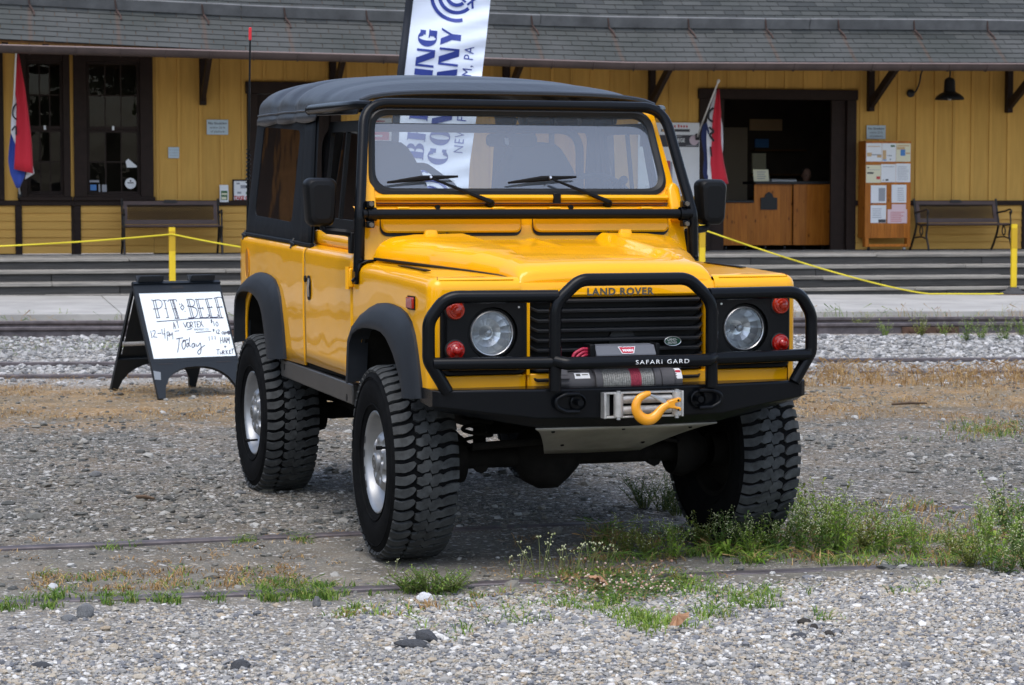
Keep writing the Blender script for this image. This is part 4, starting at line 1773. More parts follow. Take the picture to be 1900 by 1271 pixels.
# ---- windscreen hoop of black tube with cross tube, stays and feet
TR = .0245
hoop = fillet([(-.800, -.475, 1.19), (-.795, -.470, 1.44), (-.722, -.655, 1.935), (.722, -.655, 1.935), (.795, -.470, 1.44), (.800, -.475, 1.19)], [0, .12, .13, .13, .12, 0], 10)
m = C()
m.tube(hoop, TR, 14)
rh = m.build('windscreen_hoop', PC, car, smooth=50)
m = C()
m.tube([(-.785, -.462, 1.441), (.785, -.462, 1.441)], TR * .92, 14)
m.build('cross_tube', PC, rh, smooth=50)
for s in SD:
    m = C()
    for zz in (1.441 + .044, 1.441 - .044):
        m.box((s * .752, -.462, zz), (.034, .04, .03))
    m.lathe([(-.02, .031), (.02, .031)], (s * .745, -.462, 1.441), (1, 0, 0), 14)
    cl = m.build('tube_clamp', PC, rh, bevel=.004)
    for zz in (1.487, 1.395):
        m = C()
        m.cyl((s * .752, -.45, zz), (s * .752, -.428, zz), .011, 6)
        m.build('clamp_bolt', DECALG, cl)
    m = C()
    m.tube([(s * .690, -.650, 1.928), (s * .735, -.70, 1.930), (s * .754, -.78, 1.930), (s * .762, -.88, 1.929), (s * .764, -1.0, 1.930), (s * .764, -1.47, 1.936)], [.018, .019, .020, .023, .025, .025], 12)
    m.build('roof_stay', PC, rh, smooth=50)
    m = C()
    m.cyl((s * .764, -1.47, 1.936), (s * .764, -1.478, 1.936), .0265, 14)
    m.build('end_cap', DASH, rh)
    m = C()                                  # curved foot on the wing edge
    foot = [(s * .735, -.42, 1.243), (s * .775, -.42, 1.242), (s * .806, -.43, 1.228), (s * .817, -.44, 1.19), (s * .818, -.44, 1.135)]
    rows = []
    for p in foot:
        rows.append([(p[0], p[1] - .085, p[2]), (p[0], p[1], p[2])])
    m.rows(rows)
    ft = m.build('hoop_foot', PC, rh, smooth=40, thick=.008)
    for p in ((s * .822, -.465, 1.15), (s * .80, -.445, 1.238)):
        m = C()
        m.lathe([(0, .012), (.012, .010), (.013, .001)], p, (s * .7, 0, .7), 8)
        m.build('foot_bolt', PC, ft)

# ---- soft top
def zc(f):
    return interp(f, [-2.70, -2.64, -2.55, -2.2, -1.75, -1.35, -1.0, -.78], [2.05, 2.105, 2.130, 2.138, 2.130, 2.100, 2.055, 1.995])


def zsh(f):
    return interp(f, [-2.7, -2.0, -1.4, -.78], [1.945, 1.940, 1.93, 1.915])


def wsh(f):
    return interp(f, [-2.70, -2.62, -2.2, -1.4, -.78], [.725, .755, .768, .762, .722])


def bay(f):
    """Sag of the cloth between hoops: deepest at the hoop seams."""
    return sum(exp_ for exp_ in (-d_ * math.exp(-((f - h) / .075) ** 2) for h, d_ in ((-2.20, .027), (-1.83, .024), (-1.25, .008))))


m = C()
rows = []
for f in list(np.linspace(-2.70, -.77, 96)) + [-.755, -.742]:
    z1, z0, w = zc(f) + bay(f), zsh(f), wsh(f) + bay(f) * .7
    row = []
    hem = .045 + .012 * abs(sin((f + 2.17) * pi / .42)) if f < -1.35 else .02
    row.append((-w - .012, f, z0 - hem))
    row.append((-w - .010, f, z0 - .02))
    p_ = interp(f, [-2.7, -2.2, -1.4, -.78], [3.2, 3.1, 2.7, 3.2])
    for k in range(41):
        a = pi - pi * k / 40
        c_, s_ = cos(a), max(0., sin(a))
        u = w * np.sign(c_) * abs(c_) ** (2 / p_)
        row.append((u, f, z0 + (z1 - z0) * s_ ** (2 / p_)))
    row.append((w + .010, f, z0 - .02))
    row.append((w + .012, f, z0 - hem))
    rows.append(row)
m.rows(rows)
roof_c = m.build('soft_top', CANVAS, car, smooth=60, thick=.006)
# welt seam along the shoulder
for s in SD:
    m = C()
    m.tube([(s * (wsh(f) + bay(f) * .7 + .004), f, zsh(f) + .002) for f in np.linspace(-2.66, -1.36, 30)], .005, 5)
    m.build('welt_seam', CANVAS, roof_c)
m = C()                                      # front hem over the header
m.tube([(u, -.744, zsh(-.78) + (zc(-.78) - zsh(-.78)) * (1 - abs(u / .73) ** 3.2) ** (1 / 3.2)) for u in np.linspace(-.715, .715, 30)], .012, 6)
m.build('front_hem', CANVAS, roof_c)
# sides: canvas panel with a vinyl window
for s in SD:
    m = C()
    tz = lambda f: waist(f) + .05
    uu = lambda z: s * (.778 - .030 * (z - 1.3) / .62)
    fb = lambda z, f: f
    zb = lambda f: tz(f) - .012
    QW = [(-2.665, 1.425), (-1.82, 1.395), (-1.70, 1.845), (-2.50, 1.885)]
    qin = fillet([Vector((f, z, 0)) for f, z in QW], .045, 6, closed=True)
    out = fillet([Vector((f, z, 0)) for f, z in ((-2.865, zb(-2.865)), (-1.362, zb(-1.362)), (-1.352, 1.925), (-2.655, 1.935))], .02, 6, closed=True)
    mk = lambda L, d, sag=0.: [(uu(p.y) + s * (d + .005 * sin(p.x * 9) * sin(p.y * 7)), p.x, p.y) for p in L]
    mid = [a.lerp(b2, .5) for a, b2 in zip(out, qin)]
    m.rows([mk(out, .0), mk(mid, .010), mk(qin, .004), mk(qin, -.004)], closed=True)
    sp_ = m.build('soft_top_side', CANVAS_S, car, smooth=50)
    m = C()
    m.add(mk(qin, .001), [tuple(range(len(qin)))])
    m.build('quarter_window', MATS['vinyl_window'], sp_)
    m = C()                                  # bottom hem and the strap in front of the window
    m.tube([(uu(zb(f)) + s * .006, f, zb(f) + .006) for f in np.linspace(-2.86, -1.37, 12)], .011, 6)
    m.build('hem', CANVAS_S, sp_)
    m = C()
    m.rows([[(uu(z) + s * .011, f, z) for z in np.linspace(1.275, 1.92, 8)] for f in (-1.62, -1.56, -1.45, -1.385)])
    m.build('pillar_flap', CANVAS_S, sp_, thick=.006)
    for f in (-2.83, -1.74):
        m = C()
        m.tube([(s * .787, f - .03, tz(f) - .02), (s * .800, f, tz(f) - .008), (s * .79, f + .05, tz(f) - .018)], .008, 6)
        m.tube([(s * .783, f, tz(f) + .012), (s * .803, f + .015, tz(f) - .035)], .007, 6)
        m.build('tie_strap', RUBBER, sp_)
# rear curtain with a clear window
m = C()
out = fillet([(-.72, 1.31, 0), (.72, 1.31, 0), (.70, 2.0, 0), (-.70, 2.0, 0)], .03, 5, closed=True)
inn = fillet([(-.60, 1.42, 0), (.60, 1.42, 0), (.58, 1.975, 0), (-.58, 1.975, 0)], .05, 5, closed=True)
rc = lambda L, d: [(p.x, -2.86 + (p.y - 1.31) * .30 + d, p.y) for p in L]
m.rows([rc(out, 0), rc(inn, 0)], closed=True)
cu = m.build('rear_curtain', CANVAS, car)
m = C()
m.add(rc(inn, .002), [tuple(range(len(inn)))])
m.build('rear_window', MATS['clear_vinyl'], cu)

# ---- door mirrors
for s in SD:
    m = C()
    c = Vector((s * .942, -.60, 1.495))
    L = rrect(.135, .212, .034, 6)
    tp = lambda k, kz, d: [(c.x + a * k * (1 + .10 * b / .106), c.y + d, c.z + b * kz) for a, b in L]
    m.rows([tp(.55, .70, .052), tp(.80, .86, .048), tp(.93, .95, .036), tp(1, 1, .018), tp(1.02, 1.01, -.02), tp(1.0, 1.0, -.03)], closed=True)
    m.add(tp(.55, .70, .052), [tuple(range(len(L)))])
    mr_ = m.build('door_mirror', BLACKP, car, smooth=35)
    m = C()
    m.add(tp(.96, .96, -.026), [tuple(range(len(L)))])
    m.build('mirror_glass', STEEL, mr_)
    m = C()
    m.tube(fillet([(s * .80, -.555, 1.355), (s * .835, -.56, 1.362), (s * .925, -.60, 1.372), (s * .935, -.60, 1.40)], .02, 4), [.017] * 7 + [.013] * 5, 8)
    m.build('mirror_arm', BLACKP, mr_)
    m = C()
    m.box((s * .803, -.56, 1.315), (.034, .05, .095))
    m.build('mirror_bracket', BLACKP, mr_, bevel=.006)

# ---- brush guard
def gtube(pts, r, n=8, rad=.0255):
    m = C()
    m.tube(fillet(pts, r, n), rad, 14)
    return m


m = gtube([(-.338, .765, .75), (-.338, .765, 1.095), (-.235, .765, 1.188), (.235, .765, 1.188), (.338, .765, 1.095), (.338, .765, .75)], [0, .10, .10, .10, .10, 0])
gd = m.build('brush_guard', PC, car, smooth=50)
for s in SD:
    m = gtube([(s * .325, .760, 1.124), (s * .765, .690, 1.124), (s * .832, .672, 1.03), (s * .832, .672, .875), (s * .755, .672, .75)], [0, .10, .10, .07, 0])
    m.build('guard_loop', PC, gd, smooth=50)
    m = gtube([(s * .338, .765, .862), (s * .815, .678, .862)], [0, 0])
    m.build('guard_bar', PC, gd, smooth=50)
m = gtube([(-.338, .775, .868), (-.305, .805, .860), (.305, .805, .860), (.338, .775, .868)], .04, 5, .0265)
mb_ = m.build('guard_bar', PC, gd, smooth=50)
m = C()
v, f_ = text_shape('SAFARI GARD', .024, space=1.25)
wd = max(p[0] for p in v)
k_ = .232 / wd
m.add([(-.022 + p[0] * k_, .805 + .0268 * cos((p[1] - .008) / .0265) + .0005, .860 + .0268 * sin((p[1] - .008) / .0265)) for p in v], f_)
m.build('lettering', WHITE, mb_)

# ---- front bumper
plan = [(-.812, .655), (-.79, .672), (-.40, .742), (0, .75), (.40, .742), (.79, .672), (.812, .655)]
low = [.692, .690, .640, .632, .640, .690, .692]
low2 = [.688, .672, .600, .592, .600, .672, .688]
m = C()
rows = []
for (u, f), a, b2 in zip(plan, low, low2):
    rows.append([(u, .49, .757), (u, f - .006, .757), (u, f, .751), (u, f, a), (u, f - .045, b2), (u, .49, b2 + .01)])
m.rows(rows, closed=True)
m.add(rows[0], [tuple(range(6))])
m.add(rows[-1], [tuple(range(6))])
bp2 = m.build('front_bumper', PC, car, smooth=25, bevel=.004)
for u in (-.272, .318):                       # recovery shackles
    m = C()
    m.lathe([(0, .034), (.02, .034), (.022, .030)], (u + .035 * (1 if u < 0 else -1), .742, .700), (0, 1, 0), 20)
    m.lathe([(.018, .014), (.045, .014), (.045, .001)], (u + .035 * (1 if u < 0 else -1), .742, .700), (0, 1, 0), 6)
    sh = m.build('recovery_point', PC, bp2, smooth=30)
    d = -1 if u < 0 else 1
    m = C()
    m.tube(fillet([(u + d * -.035, .768, .735), (u + d * .02, .770, .735), (u + d * .062, .768, .718), (u + d * .062, .768, .685), (u + d * .02, .770, .665), (u + d * -.035, .768, .665)], .03, 5), .0095, 8)
    m.build('shackle', PC, sh, smooth=50)
# skid plate
m = C()
rows = []
for t in np.linspace(0, 1, 8):
    hw = lerp(.395, .215, t ** .85)
    rows.append([(-hw, lerp(.695, .30, t), lerp(.597, .452, t ** 1.15)), (-hw * .5, lerp(.695, .30, t), lerp(.595, .450, t ** 1.15)), (hw * .5, lerp(.695, .30, t), lerp(.595, .450, t ** 1.15)), (hw, lerp(.695, .30, t), lerp(.597, .452, t ** 1.15))])
m.rows(rows)
sk = m.build('skid_plate', SKID, car, smooth=40, thick=.006)
for u, t in ((-.30, .15), (.0, .12), (.30, .15), (-.18, .7), (.18, .7)):
    m = C()
    m.lathe([(0, .009), (.006, .007), (.007, .001)], (u, lerp(.695, .30, t) + .004, lerp(.595, .450, t ** 1.15) - .003), (0, .35, -.94), 8)
    m.build('bolt', UNDER, sk)

# ---- winch
m = C()
wz, wf_ = .765, .615
m.lathe([(-.285, .02), (-.283, .052), (-.20, .054), (-.135, .052), (-.125, .047)], (0, wf_, wz), (1, 0, 0), 24)
win = m.build('winch', WINCH, car, smooth=40)
for k in range(6):
    a = radians(5 + k * 25)
    m = C()
    m.box((-.268, wf_ + cos(a) * .058, wz + sin(a) * .058), (.05, .006, .026), Matrix.Rotation(a - pi / 2, 3, 'X') if False else Matrix.Rotation(pi / 2 - a, 3, 'X'))
    m.build('cooling_fin', WINCH, win)
for k in range(4):
    m = C()
    m.box((-.235, wf_ + .02, .823 + k * .0), (.11, .012, .006))
    m.v = [(p[0] + .004 * k, p[1] - .022 * k, p[2] - .002 * k) for p in m.v]
    m.build('cooling_fin', WINCH, win)
for u0, u1, r in ((-.128, -.098, .064), (.128, .158, .064)):
    m = C()
    m.lathe([(u0, .03), (u0, r), (u1, r), (u1, .03)], (0, wf_, wz), (1, 0, 0), 24)
    m.build('drum_flange', WINCH, win, bevel=.003)
m = C()
rows = []
u = -.098
while u < .128:
    pr = .0062
    rows.append((u, pr))
    u += .0092
for i, (u, pr) in enumerate(rows):
    mt = 1 if 14 <= i <= 18 else (2 if i > 18 else 0)
    m.cur = mt
    m.lathe([(u + pr * cos(a), .0535 + .005 * sin(a)) for a in np.linspace(pi, 0, 6)], (0, wf_, wz), (1, .02, 0), 20)
m.build('rope_drum', [ROPE, ROPER, ROPE], win, smooth=60)
m = C()
m.lathe([(.160, .05), (.162, .060), (.215, .060), (.222, .052), (.255, .050), (.262, .02)], (0, wf_, wz), (1, 0, 0), 28)
gh = m.build('gear_housing', WINCH, win, smooth=40)
m = C()
m.rows([[(u, wf_ + .0515 * sin(a), wz + .0515 * cos(a)) for a in np.linspace(.15, 1.35, 8)] for u in (.226, .254)])
m.build('sticker', MATS['paper'], gh)
m = C()
m.rows([[(u, wf_ + .0521 * sin(a), wz + .0521 * cos(a)) for a in np.linspace(.55, .80, 4)] for u in (.229, .251)])
m.build('sticker_print', DECALR, gh)
m = C()
m.rows([[(u, wf_ + .0548 * sin(a), wz + .0548 * cos(a)) for a in np.linspace(.65, 1.15, 6)] for u in (-.215, -.150)])
m.build('name_plate', MATS['paper'], win)
m = C()
m.rows([[(u, wf_ + .0553 * sin(a), wz + .0553 * cos(a)) for a in np.linspace(.75, .95, 3)] for u in (-.208, -.190)])
m.rows([[(u, wf_ + .0553 * sin(a), wz + .0553 * cos(a)) for a in np.linspace(.80, .88, 3)] for u in (-.183, -.157)])
m.build('plate_print', DECALG, win)
# control box with logo, red cables
m = C()
m.rows([[(-.135 + .0, .62, .872), (-.135, .695, .872), (-.135, .70, .880), (-.135, .675, .918), (-.135, .62, .922)], [(.122, .62, .872), (.122, .695, .872), (.122, .70, .880), (.122, .675, .918), (.122, .62, .922)]], closed=True)
m.add([(-.135, .62, .872), (-.135, .695, .872), (-.135, .70, .880), (-.135, .675, .918), (-.135, .62, .922)], [(0, 1, 2, 3, 4)])
m.add([(.122, .62, .872), (.122, .695, .872), (.122, .70, .880), (.122, .675, .918), (.122, .62, .922)], [(0, 1, 2, 3, 4)])
cb = m.build('control_box', BOXG, win, bevel=.005)
for a, b2 in ((-.162, -.137), (.124, .142)):
    m = C()
    m.box2((a, .615, .868), (b2, .692, .926))
    m.build('box_end', BLACKP, cb, bevel=.005)
ey = Vector((0, .675 - .70, .918 - .880)).normalized()
o_ = Vector((.0, .7005, .8805)) + Vector((0, ey.z, -ey.y)) * .0012
W1 = [(-.038, .036), (-.022, .036), (-.019, .034), (-.006, .036), (0, .034), (.006, .036), (.019, .034), (.022, .036), (.038, .036), (.026, .004), (.004, .002), (0, .004), (-.004, .002), (-.026, .004)]
nn = Vector((0, ey.z, -ey.y))
m = C()
m.prism([(a, b + .002) for a, b in W1], o_, (1, 0, 0), ey, nn * .0012)
m.build('logo_edge', WHITE, cb)
m = C()
m.prism([(a * .89, (b - .019) * .84 + .021) for a, b in W1], o_ + nn * .0014, (1, 0, 0), ey, nn * .0008)
m.build('logo', DECALR, cb)
m = C()
put_text(m, 'WARN', o_ + nn * .0026 + Vector((-.0215, 0, 0)) + ey * .0145, (1, 0, 0), ey, .0150, bold=.0009)
m.build('logo_lettering', WHITE, cb)
for k in range(3):
    m = C()
    m.tube(fillet([(-.150, .66, .905 - .012 * k), (-.185 + .005 * k, .665, .907 - .012 * k), (-.222 + .012 * k, .67, .89 - .012 * k), (-.232 + .012 * k, .67, .86 - .01 * k)], .03, 5), .0065, 8)
    m.build('cable', REDC, cb, smooth=60)
# fairlead
m = C()
m.box2((-.138, .748, .634), (-.128, .790, .738))
m.box2((.196, .748, .634), (.206, .790, .738))
m.box2((-.128, .748, .730), (.196, .782, .738))
m.box2((-.128, .748, .634), (.196, .782, .642))
m.box2((-.1279, .7479, .6421), (-.100, .752, .7299))
fl = m.build('fairlead', ZINC, car, bevel=.002)
for u in (-.075, .178):
    m = C()
    m.cyl((u, .782, .640), (u, .782, .733), .0195, 16)
    m.build('roller', ZINC, fl, smooth=50)
    m = C()
    m.cyl((u, .782, .628), (u, .782, .744), .009, 10)
    m.build('roller_pin', STEEL, fl)
for z in (.708, .664):
    m = C()
    m.cyl((-.055, .765, z), (.158, .765, z), .0175, 16)
    m.build('roller', ZINC, fl, smooth=50)
# tow hook in front of the fairlead
hk = [(.040, .741), (.018, .737), (-.012, .722), (-.028, .697), (-.029, .669), (-.014, .640), (.016, .622), (.048, .624), (.074, .642), (.094, .665), (.120, .683), (.150, .690)]
hr = [.009, .0125, .015, .0175, .019, .0205, .0215, .021, .019, .0165, .015, .0155]
HS = .87
hk = [(.072 + (a - .072) * HS, .684 + (b - .684) * HS) for a, b in hk]
hr = [r * 1.08 for r in hr]
P = [Vector((a, .825, b)) for a, b in hk]
PP, RR = [], []
for i in range(len(P) - 1):
    for k in range(4):
        t = k / 4
        p0, p1, p2, p3 = P[max(i - 1, 0)], P[i], P[i + 1], P[min(i + 2, len(P) - 1)]
        PP.append(.5 * ((2 * p1) + (p2 - p0) * t + (2 * p0 - 5 * p1 + 4 * p2 - p3) * t * t + (3 * p1 - p0 - 3 * p2 + p3) * t ** 3))
        RR.append(lerp(hr[i], hr[i + 1], t))
PP.append(P[-1])
RR.append(hr[-1])
m = C()
m.tube(PP, RR, 12, sy=.8)
hko = m.build('tow_hook', HOOKY, fl, smooth=60)
m = C()
m.prism([(.125, .672), (.160, .668), (.186, .655), (.192, .662), (.189, .674), (.160, .680), (.160, .694), (.189, .700), (.192, .712), (.186, .720), (.150, .712), (.125, .705)], (.072 - .072 * HS, .812, .684 - .684 * HS), (HS, 0, 0), (0, 0, HS), (0, .026, 0))
m.build('hook_clevis', HOOKY, hko, bevel=.004)
m = C()
m.prism([(.035, .738), (.045, .738), (.112, .712), (.122, .700), (.114, .690), (.095, .698), (.035, .732)], (.072 - .072 * HS, .816, .684 - .684 * HS), (HS, 0, 0), (0, 0, HS), (0, .016, 0))
m.build('hook_latch', STEEL, hko, bevel=.002)
for z in (.707, .663):
    m = C()
    m.cyl((.161, .837, .684 + (z - .684) * HS), (.161, .840, .684 + (z - .684) * HS), .0045, 8)
    m.build('clevis_pin', BLACKP, hko)

# ---- wheels
TW, TR_ = .122, .410


def tread_pt(w, h):
    """Tread section: w across (-1..1 over the crown, beyond that round the shoulder), h above the casing."""
    a = abs(w)
    s = 1 if w > 0 else -1
    if a <= .82:
        lat, rad = a * TW, TR_ - .012 - .006 * a * a
        nl, nr = 0, 1
    else:
        t = (a - .82) / .5
        ang = t * 1.15
        lat = .82 * TW + .046 * sin(ang)
        rad = TR_ - .016 - .046 * (1 - cos(ang)) - .02 * t * t
        nl, nr = sin(ang), cos(ang)
    return s * (lat + nl * h), rad + nr * h


LUG_A = [(-1.10, .0), (-.98, -.01), (-.80, -.02), (-.64, .10), (-.52, .28), (-.44, .50), (-.40, .70), (-.47, .85), (-.60, .80), (-.74, .70), (-.88, .66), (-1.0, .67), (-1.10, .69)]
LUG_B = [(-.38, .12), (-.23, -.08), (.02, .06), (.05, .32), (.17, .46), (.08, .95), (-.12, .89), (-.19, .64), (-.37, .56)]
LUGS = [LUG_A, LUG_B, [(.19 - w, .79 - v) for w, v in LUG_B], [(-w + .02, 1.02 - v) for w, v in LUG_A]]


def wheel_mesh():
    t = MB()
    prof = [(-.10, .206), (-.112, .212), (-.125, .232), (-.138, .27), (-.142, .305), (-.139, .335), (-.131, .362)]
    prof += [tread_pt(w, 0) for w in np.linspace(-1.25, 1.25, 15)]
    prof += [(.131, .362), (.139, .335), (.142, .305), (.138, .27), (.125, .232), (.112, .212), (.10, .206)]
    t.lathe(prof, (0, 0, 0), (1, 0, 0), 72)
    for r, w in ((.352, .1355), (.245, .132)):
        for s in (-1, 1):
            t.lathe([(s * (w - .003), r - .004), (s * (w + .003), r - .002), (s * (w + .003), r + .002), (s * (w - .003), r + .004)], (0, 0, 0), (1, 0, 0), 72)
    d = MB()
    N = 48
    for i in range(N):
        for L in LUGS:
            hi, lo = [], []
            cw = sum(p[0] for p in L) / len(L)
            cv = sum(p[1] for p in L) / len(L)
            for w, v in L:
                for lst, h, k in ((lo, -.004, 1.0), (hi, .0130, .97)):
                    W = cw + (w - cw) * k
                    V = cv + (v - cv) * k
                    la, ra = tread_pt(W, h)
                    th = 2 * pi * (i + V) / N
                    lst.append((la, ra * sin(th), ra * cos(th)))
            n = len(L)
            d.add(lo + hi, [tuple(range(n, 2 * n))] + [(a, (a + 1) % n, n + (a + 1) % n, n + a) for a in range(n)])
    # squash the contact patch
    for q in (t, d):
        q.v = [(x * (1 + (.10 if z < -.393 else 0)), y, max(z, -.4025)) for x, y, z in q.v]
    return t, d


tm, dm = wheel_mesh()
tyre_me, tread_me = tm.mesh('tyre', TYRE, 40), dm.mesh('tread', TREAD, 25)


def rim_mesh():
    q = MB()
    q.lathe([(-.10, .208), (-.113, .217), (-.119, .217), (-.121, .212), (-.117, .205), (-.108, .198), (-.098, .196), (-.080, .188), (-.062, .176), (-.060, .160)], (0, 0, 0), (1, 0, 0), 64)
    NR, NA = 22, 100
    V = []
    for i in range(NR):
        r = lerp(.161, .001, i / (NR - 1))
        for j in range(NA):
            th = 2 * pi * j / NA
            x = -.060 - .050 * (1 - sstep(.098, .158, r))
            dent = 0
            for k in range(5):
                a0 = 2 * pi * k / 5 + .3
                dx, dy = r * cos(th) - .108 * cos(a0), r * sin(th) - .108 * sin(a0)
                rr = hypot(dx, dy)
                dent += .036 * (1 - sstep(.017, .031, rr))
            for k in range(5):                   # wheel-nut pockets nearer the hub
                a0 = 2 * pi * (k + .5) / 5 + .3
                rr = hypot(r * cos(th) - .070 * cos(a0), r * sin(th) - .070 * sin(a0))
                dent += .024 * (1 - sstep(.010, .018, rr))
            V.append((x + dent, r * sin(th), r * cos(th)))
    q.add(V, [(i * NA + j, i * NA + (j + 1) % NA, (i + 1) * NA + (j + 1) % NA, (i + 1) * NA + j) for i in range(NR - 1) for j in range(NA)])
    return q.mesh('rim', ALLOY, 50)


rim_me = rim_mesh()
hm = MB()
hm.lathe([(-.095, .2075), (.105, .2075), (.10, .19), (-.03, .18)], (0, 0, 0), (1, 0, 0), 40)
hm.lathe([(.0, .05), (.0, .165), (.045, .165), (.05, .08), (.12, .07)], (0, 0, 0), (1, 0, 0), 28)
brake_me = hm.mesh('brake_disc', UNDER, 30)
hm = MB()
hm.lathe([(-.108, .040), (-.122, .038), (-.127, .032), (-.128, .001)], (0, 0, 0), (1, 0, 0), 32)
hub_me = hm.mesh('hub_cap', ALLOY, 30)
hm = MB()
hm.lathe([(-.1275, .030), (-.1292, .029), (-.1292, .026), (-.1275, .025)], (0, 0, 0), (1, 0, 0), 32)
hm.tube([(-.1285, .006 * cos(a) * 1.6, .014 * sin(a)) for a in np.linspace(0, 2 * pi, 14, endpoint=False)], .0016, 4, closed=True)
hring_me = hm.mesh('hub_emblem', DECALG, 30)
hm = MB()
hm.cyl((-.100, 0, 0), (-.080, 0, 0), .011, 6)
nut_me = hm.mesh('wheel_nut', BLACKP, 30)
hm = MB()
hm.tube([(-.085, 0, .158), (-.135, 0, .160), (-.147, 0, .160)], [.006, .006, .0075], 8)
hm.lathe([(-.004, .009), (.02, .009)], (-.148, 0, .160), (1, 0, 0), 8)
valve_me = hm.mesh('valve', BLACKP, 30)
hm = MB()
for a in (2.2, 2.5, 2.85, 3.15):
    hm.rows([[(x, r * sin(a + t), r * cos(a + t)) for t in np.linspace(0, .16, 4)] for x, r in ((-.1185, .2165), (-.1225, .2125), (-.1205, .2045))])
weight_me = hm.mesh('balance_weight', DASH, 30)


def put(me, name, parent, rx=0.):
    o = bpy.data.objects.new(name, me)
    COL.objects.link(o)
    o.parent = parent
    o.rotation_euler = (rx, 0, 0)
    return o


def wheel(u, f, yaw, spin):
    w = bpy.data.objects.new('wheel', None)
    COL.objects.link(w)
    w.parent = car
    w.location = (u, -f, .4025)
    w.rotation_euler = (0, 0, yaw + (pi if u > 0 else 0))
    put(tyre_me, 'tyre', w, 0)
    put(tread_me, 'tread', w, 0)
    put(rim_me, 'rim', w, spin)
    put(brake_me, 'brake_disc', w, 0)
    put(hub_me, 'hub_cap', w, spin)
    put(hring_me, 'hub_emblem', w, spin)
    put(valve_me, 'valve', w, spin)
    put(weight_me, 'balance_weight', w, spin)
    for k in range(5):
        a0 = 2 * pi * (k + .5) / 5 + .3 + spin
        o = put(nut_me, 'wheel_nut', w)
        o.location = (0, -.070 * sin(a0) if False else .070 * sin(2 * pi * (k + .5) / 5 + .3) * 1.0, .070 * cos(2 * pi * (k + .5) / 5 + .3))
        o.location = Matrix.Rotation(spin, 3, 'X') @ Vector(o.location)
    return w


WF = [wheel(-.738, 0, radians(-2), radians(62)), wheel(.785, 0, radians(2), .4), wheel(-.735, -2.36, 0, radians(200)), wheel(.735, -2.36, 0, 1.)]

# ---- underneath: frame, axles, springs, steering
m = C()
for s in SD:
    m.box2((s * .36, -2.85, .60), (s * .45, .52, .715))
for f in (-2.7, -1.9, -1.05, -.5):
    m.box2((-.36, f, .62), (.36, f + .10, .70))
m.build('chassis_frame', UNDER, car)
for f0, du in ((0., -.10), (-2.36, .12)):
    m = C()
    m.tube([(-.62, f0, .4025), (.62, f0, .4025)], .044, 14)
    m.lathe([(-.14, .05), (-.10, .11), (-.03, .145), (.04, .145), (.10, .10), (.15, .05)], (du, f0, .405), (1, 0, 0), 18)
    ax = m.build('axle', UNDER, car, smooth=50)
    for s in SD:
        m = C()
        m.lathe([(0, .10), (.05, .115), (.12, .09), (.16, .06)], (s * .48, f0, .4025), (s, 0, 0), 18)
        m.build('swivel_hub', UNDER, ax, smooth=50)
        m = C()
        m.tube([(s * .43 + .062 * cos(t), f0 + .06 + .062 * sin(t), .45 + t / 46 * .40 * 1.0) for t in np.linspace(0, 40, 120)], .0085, 6)
        m.build('coil_spring', UNDER, ax)
        m = C()
        m.tube([(s * .36, f0 - .12, .36), (s * .33, f0 - .20, .95)], .03, 8)
        m.build('damper', UNDER, ax)
m = C()
m.tube([(-.56, -.22, .40), (.56, -.22, .40)], .018, 8)
m.build('track_rod', UNDER, car)
m = C()
m.tube([(-.50, .20, .475), (.0, .22, .50), (.36, .20, .56)], .017, 8)
m.build('drag_link', UNDER, car)
m = C()
for s in SD:
    m.tube([(s * .40, .03, .37), (s * .38, -.45, .45), (s * .36, -.95, .60)], .032, 8)
m.build('radius_arm', UNDER, car)
m = C()
m.box2((-.25, -1.7, .46), (.25, -.35, .64))
m.build('gearbox', UNDER, car, bevel=.04)
m = C()
m.box2((-.26, -.35, .56), (.26, .42, .95))
m.build('engine', UNDER, car, bevel=.03)
m = C()
m.box2((-.78, -2.84, .70), (.78, -.60, .735))
m.build('floor', UNDER, car)
m = C()
m.tube([(-.25, -1.6, .47), (-.40, -2.0, .46), (-.42, -2.9, .50)], .035, 10)
m.build('exhaust', UNDER, car)
m = C()
m.box2((-.74, -.60, .73), (.74, -.575, 1.46))
m.build('firewall', UNDER, car)

# ---- inside
m = C()
m.prism([(-.60, 1.18), (-.60, 1.47), (-.66, 1.50), (-.80, 1.485), (-.86, 1.42), (-.86, 1.25)], (-.72, 0, 0), (0, 1, 0), (0, 0, 1), (1.44, 0, 0))
ds = m.build('dashboard', DASH, car, bevel=.015)
m = C()
m.lathe([(.20, .06), (.22, .06)], (.565, -1.0, 1.5), (0, 1, .4), 12)
for s in SD:
    m = C()
    c = s * .40
    rows = []
    for t, hw, dp in ((0, .235, .06), (.12, .245, .075), (.30, .25, .075), (.50, .24, .07), (.66, .225, .06), (.76, .195, .055), (.83, .165, .05), (.88, .14, .045), (.91, .11, .03), (.92, .05, .015)):
        zz, ff = 1.03 + t * .83, -1.40 - t * .16
        rows.append([(c + a * hw / .25, ff + b * dp / .07, zz) for a, b in rrect(.50, .14, .06, 4)])
    m.rows(rows, closed=True)
    m.add(rows[-1], [tuple(range(len(rows[-1])))])
    se = m.build('seat', SEAT, car, smooth=60)
    m = C()
    m.rows([[(c + a, -1.17 + b, z) for a, b in rrect(w, d, .06, 4)] for w, d, z in ((.48, .46, .90), (.50, .50, 1.0), (.49, .48, 1.06), (.40, .38, 1.075))], closed=True)
    m.add([(c + a, -1.17 + b, 1.075) for a, b in rrect(.40, .38, .06, 4)], [tuple(range(20))])
    m.build('seat_cushion', SEAT, se, smooth=60)
m = C()
c = Vector((.565, -1.06, 1.455))
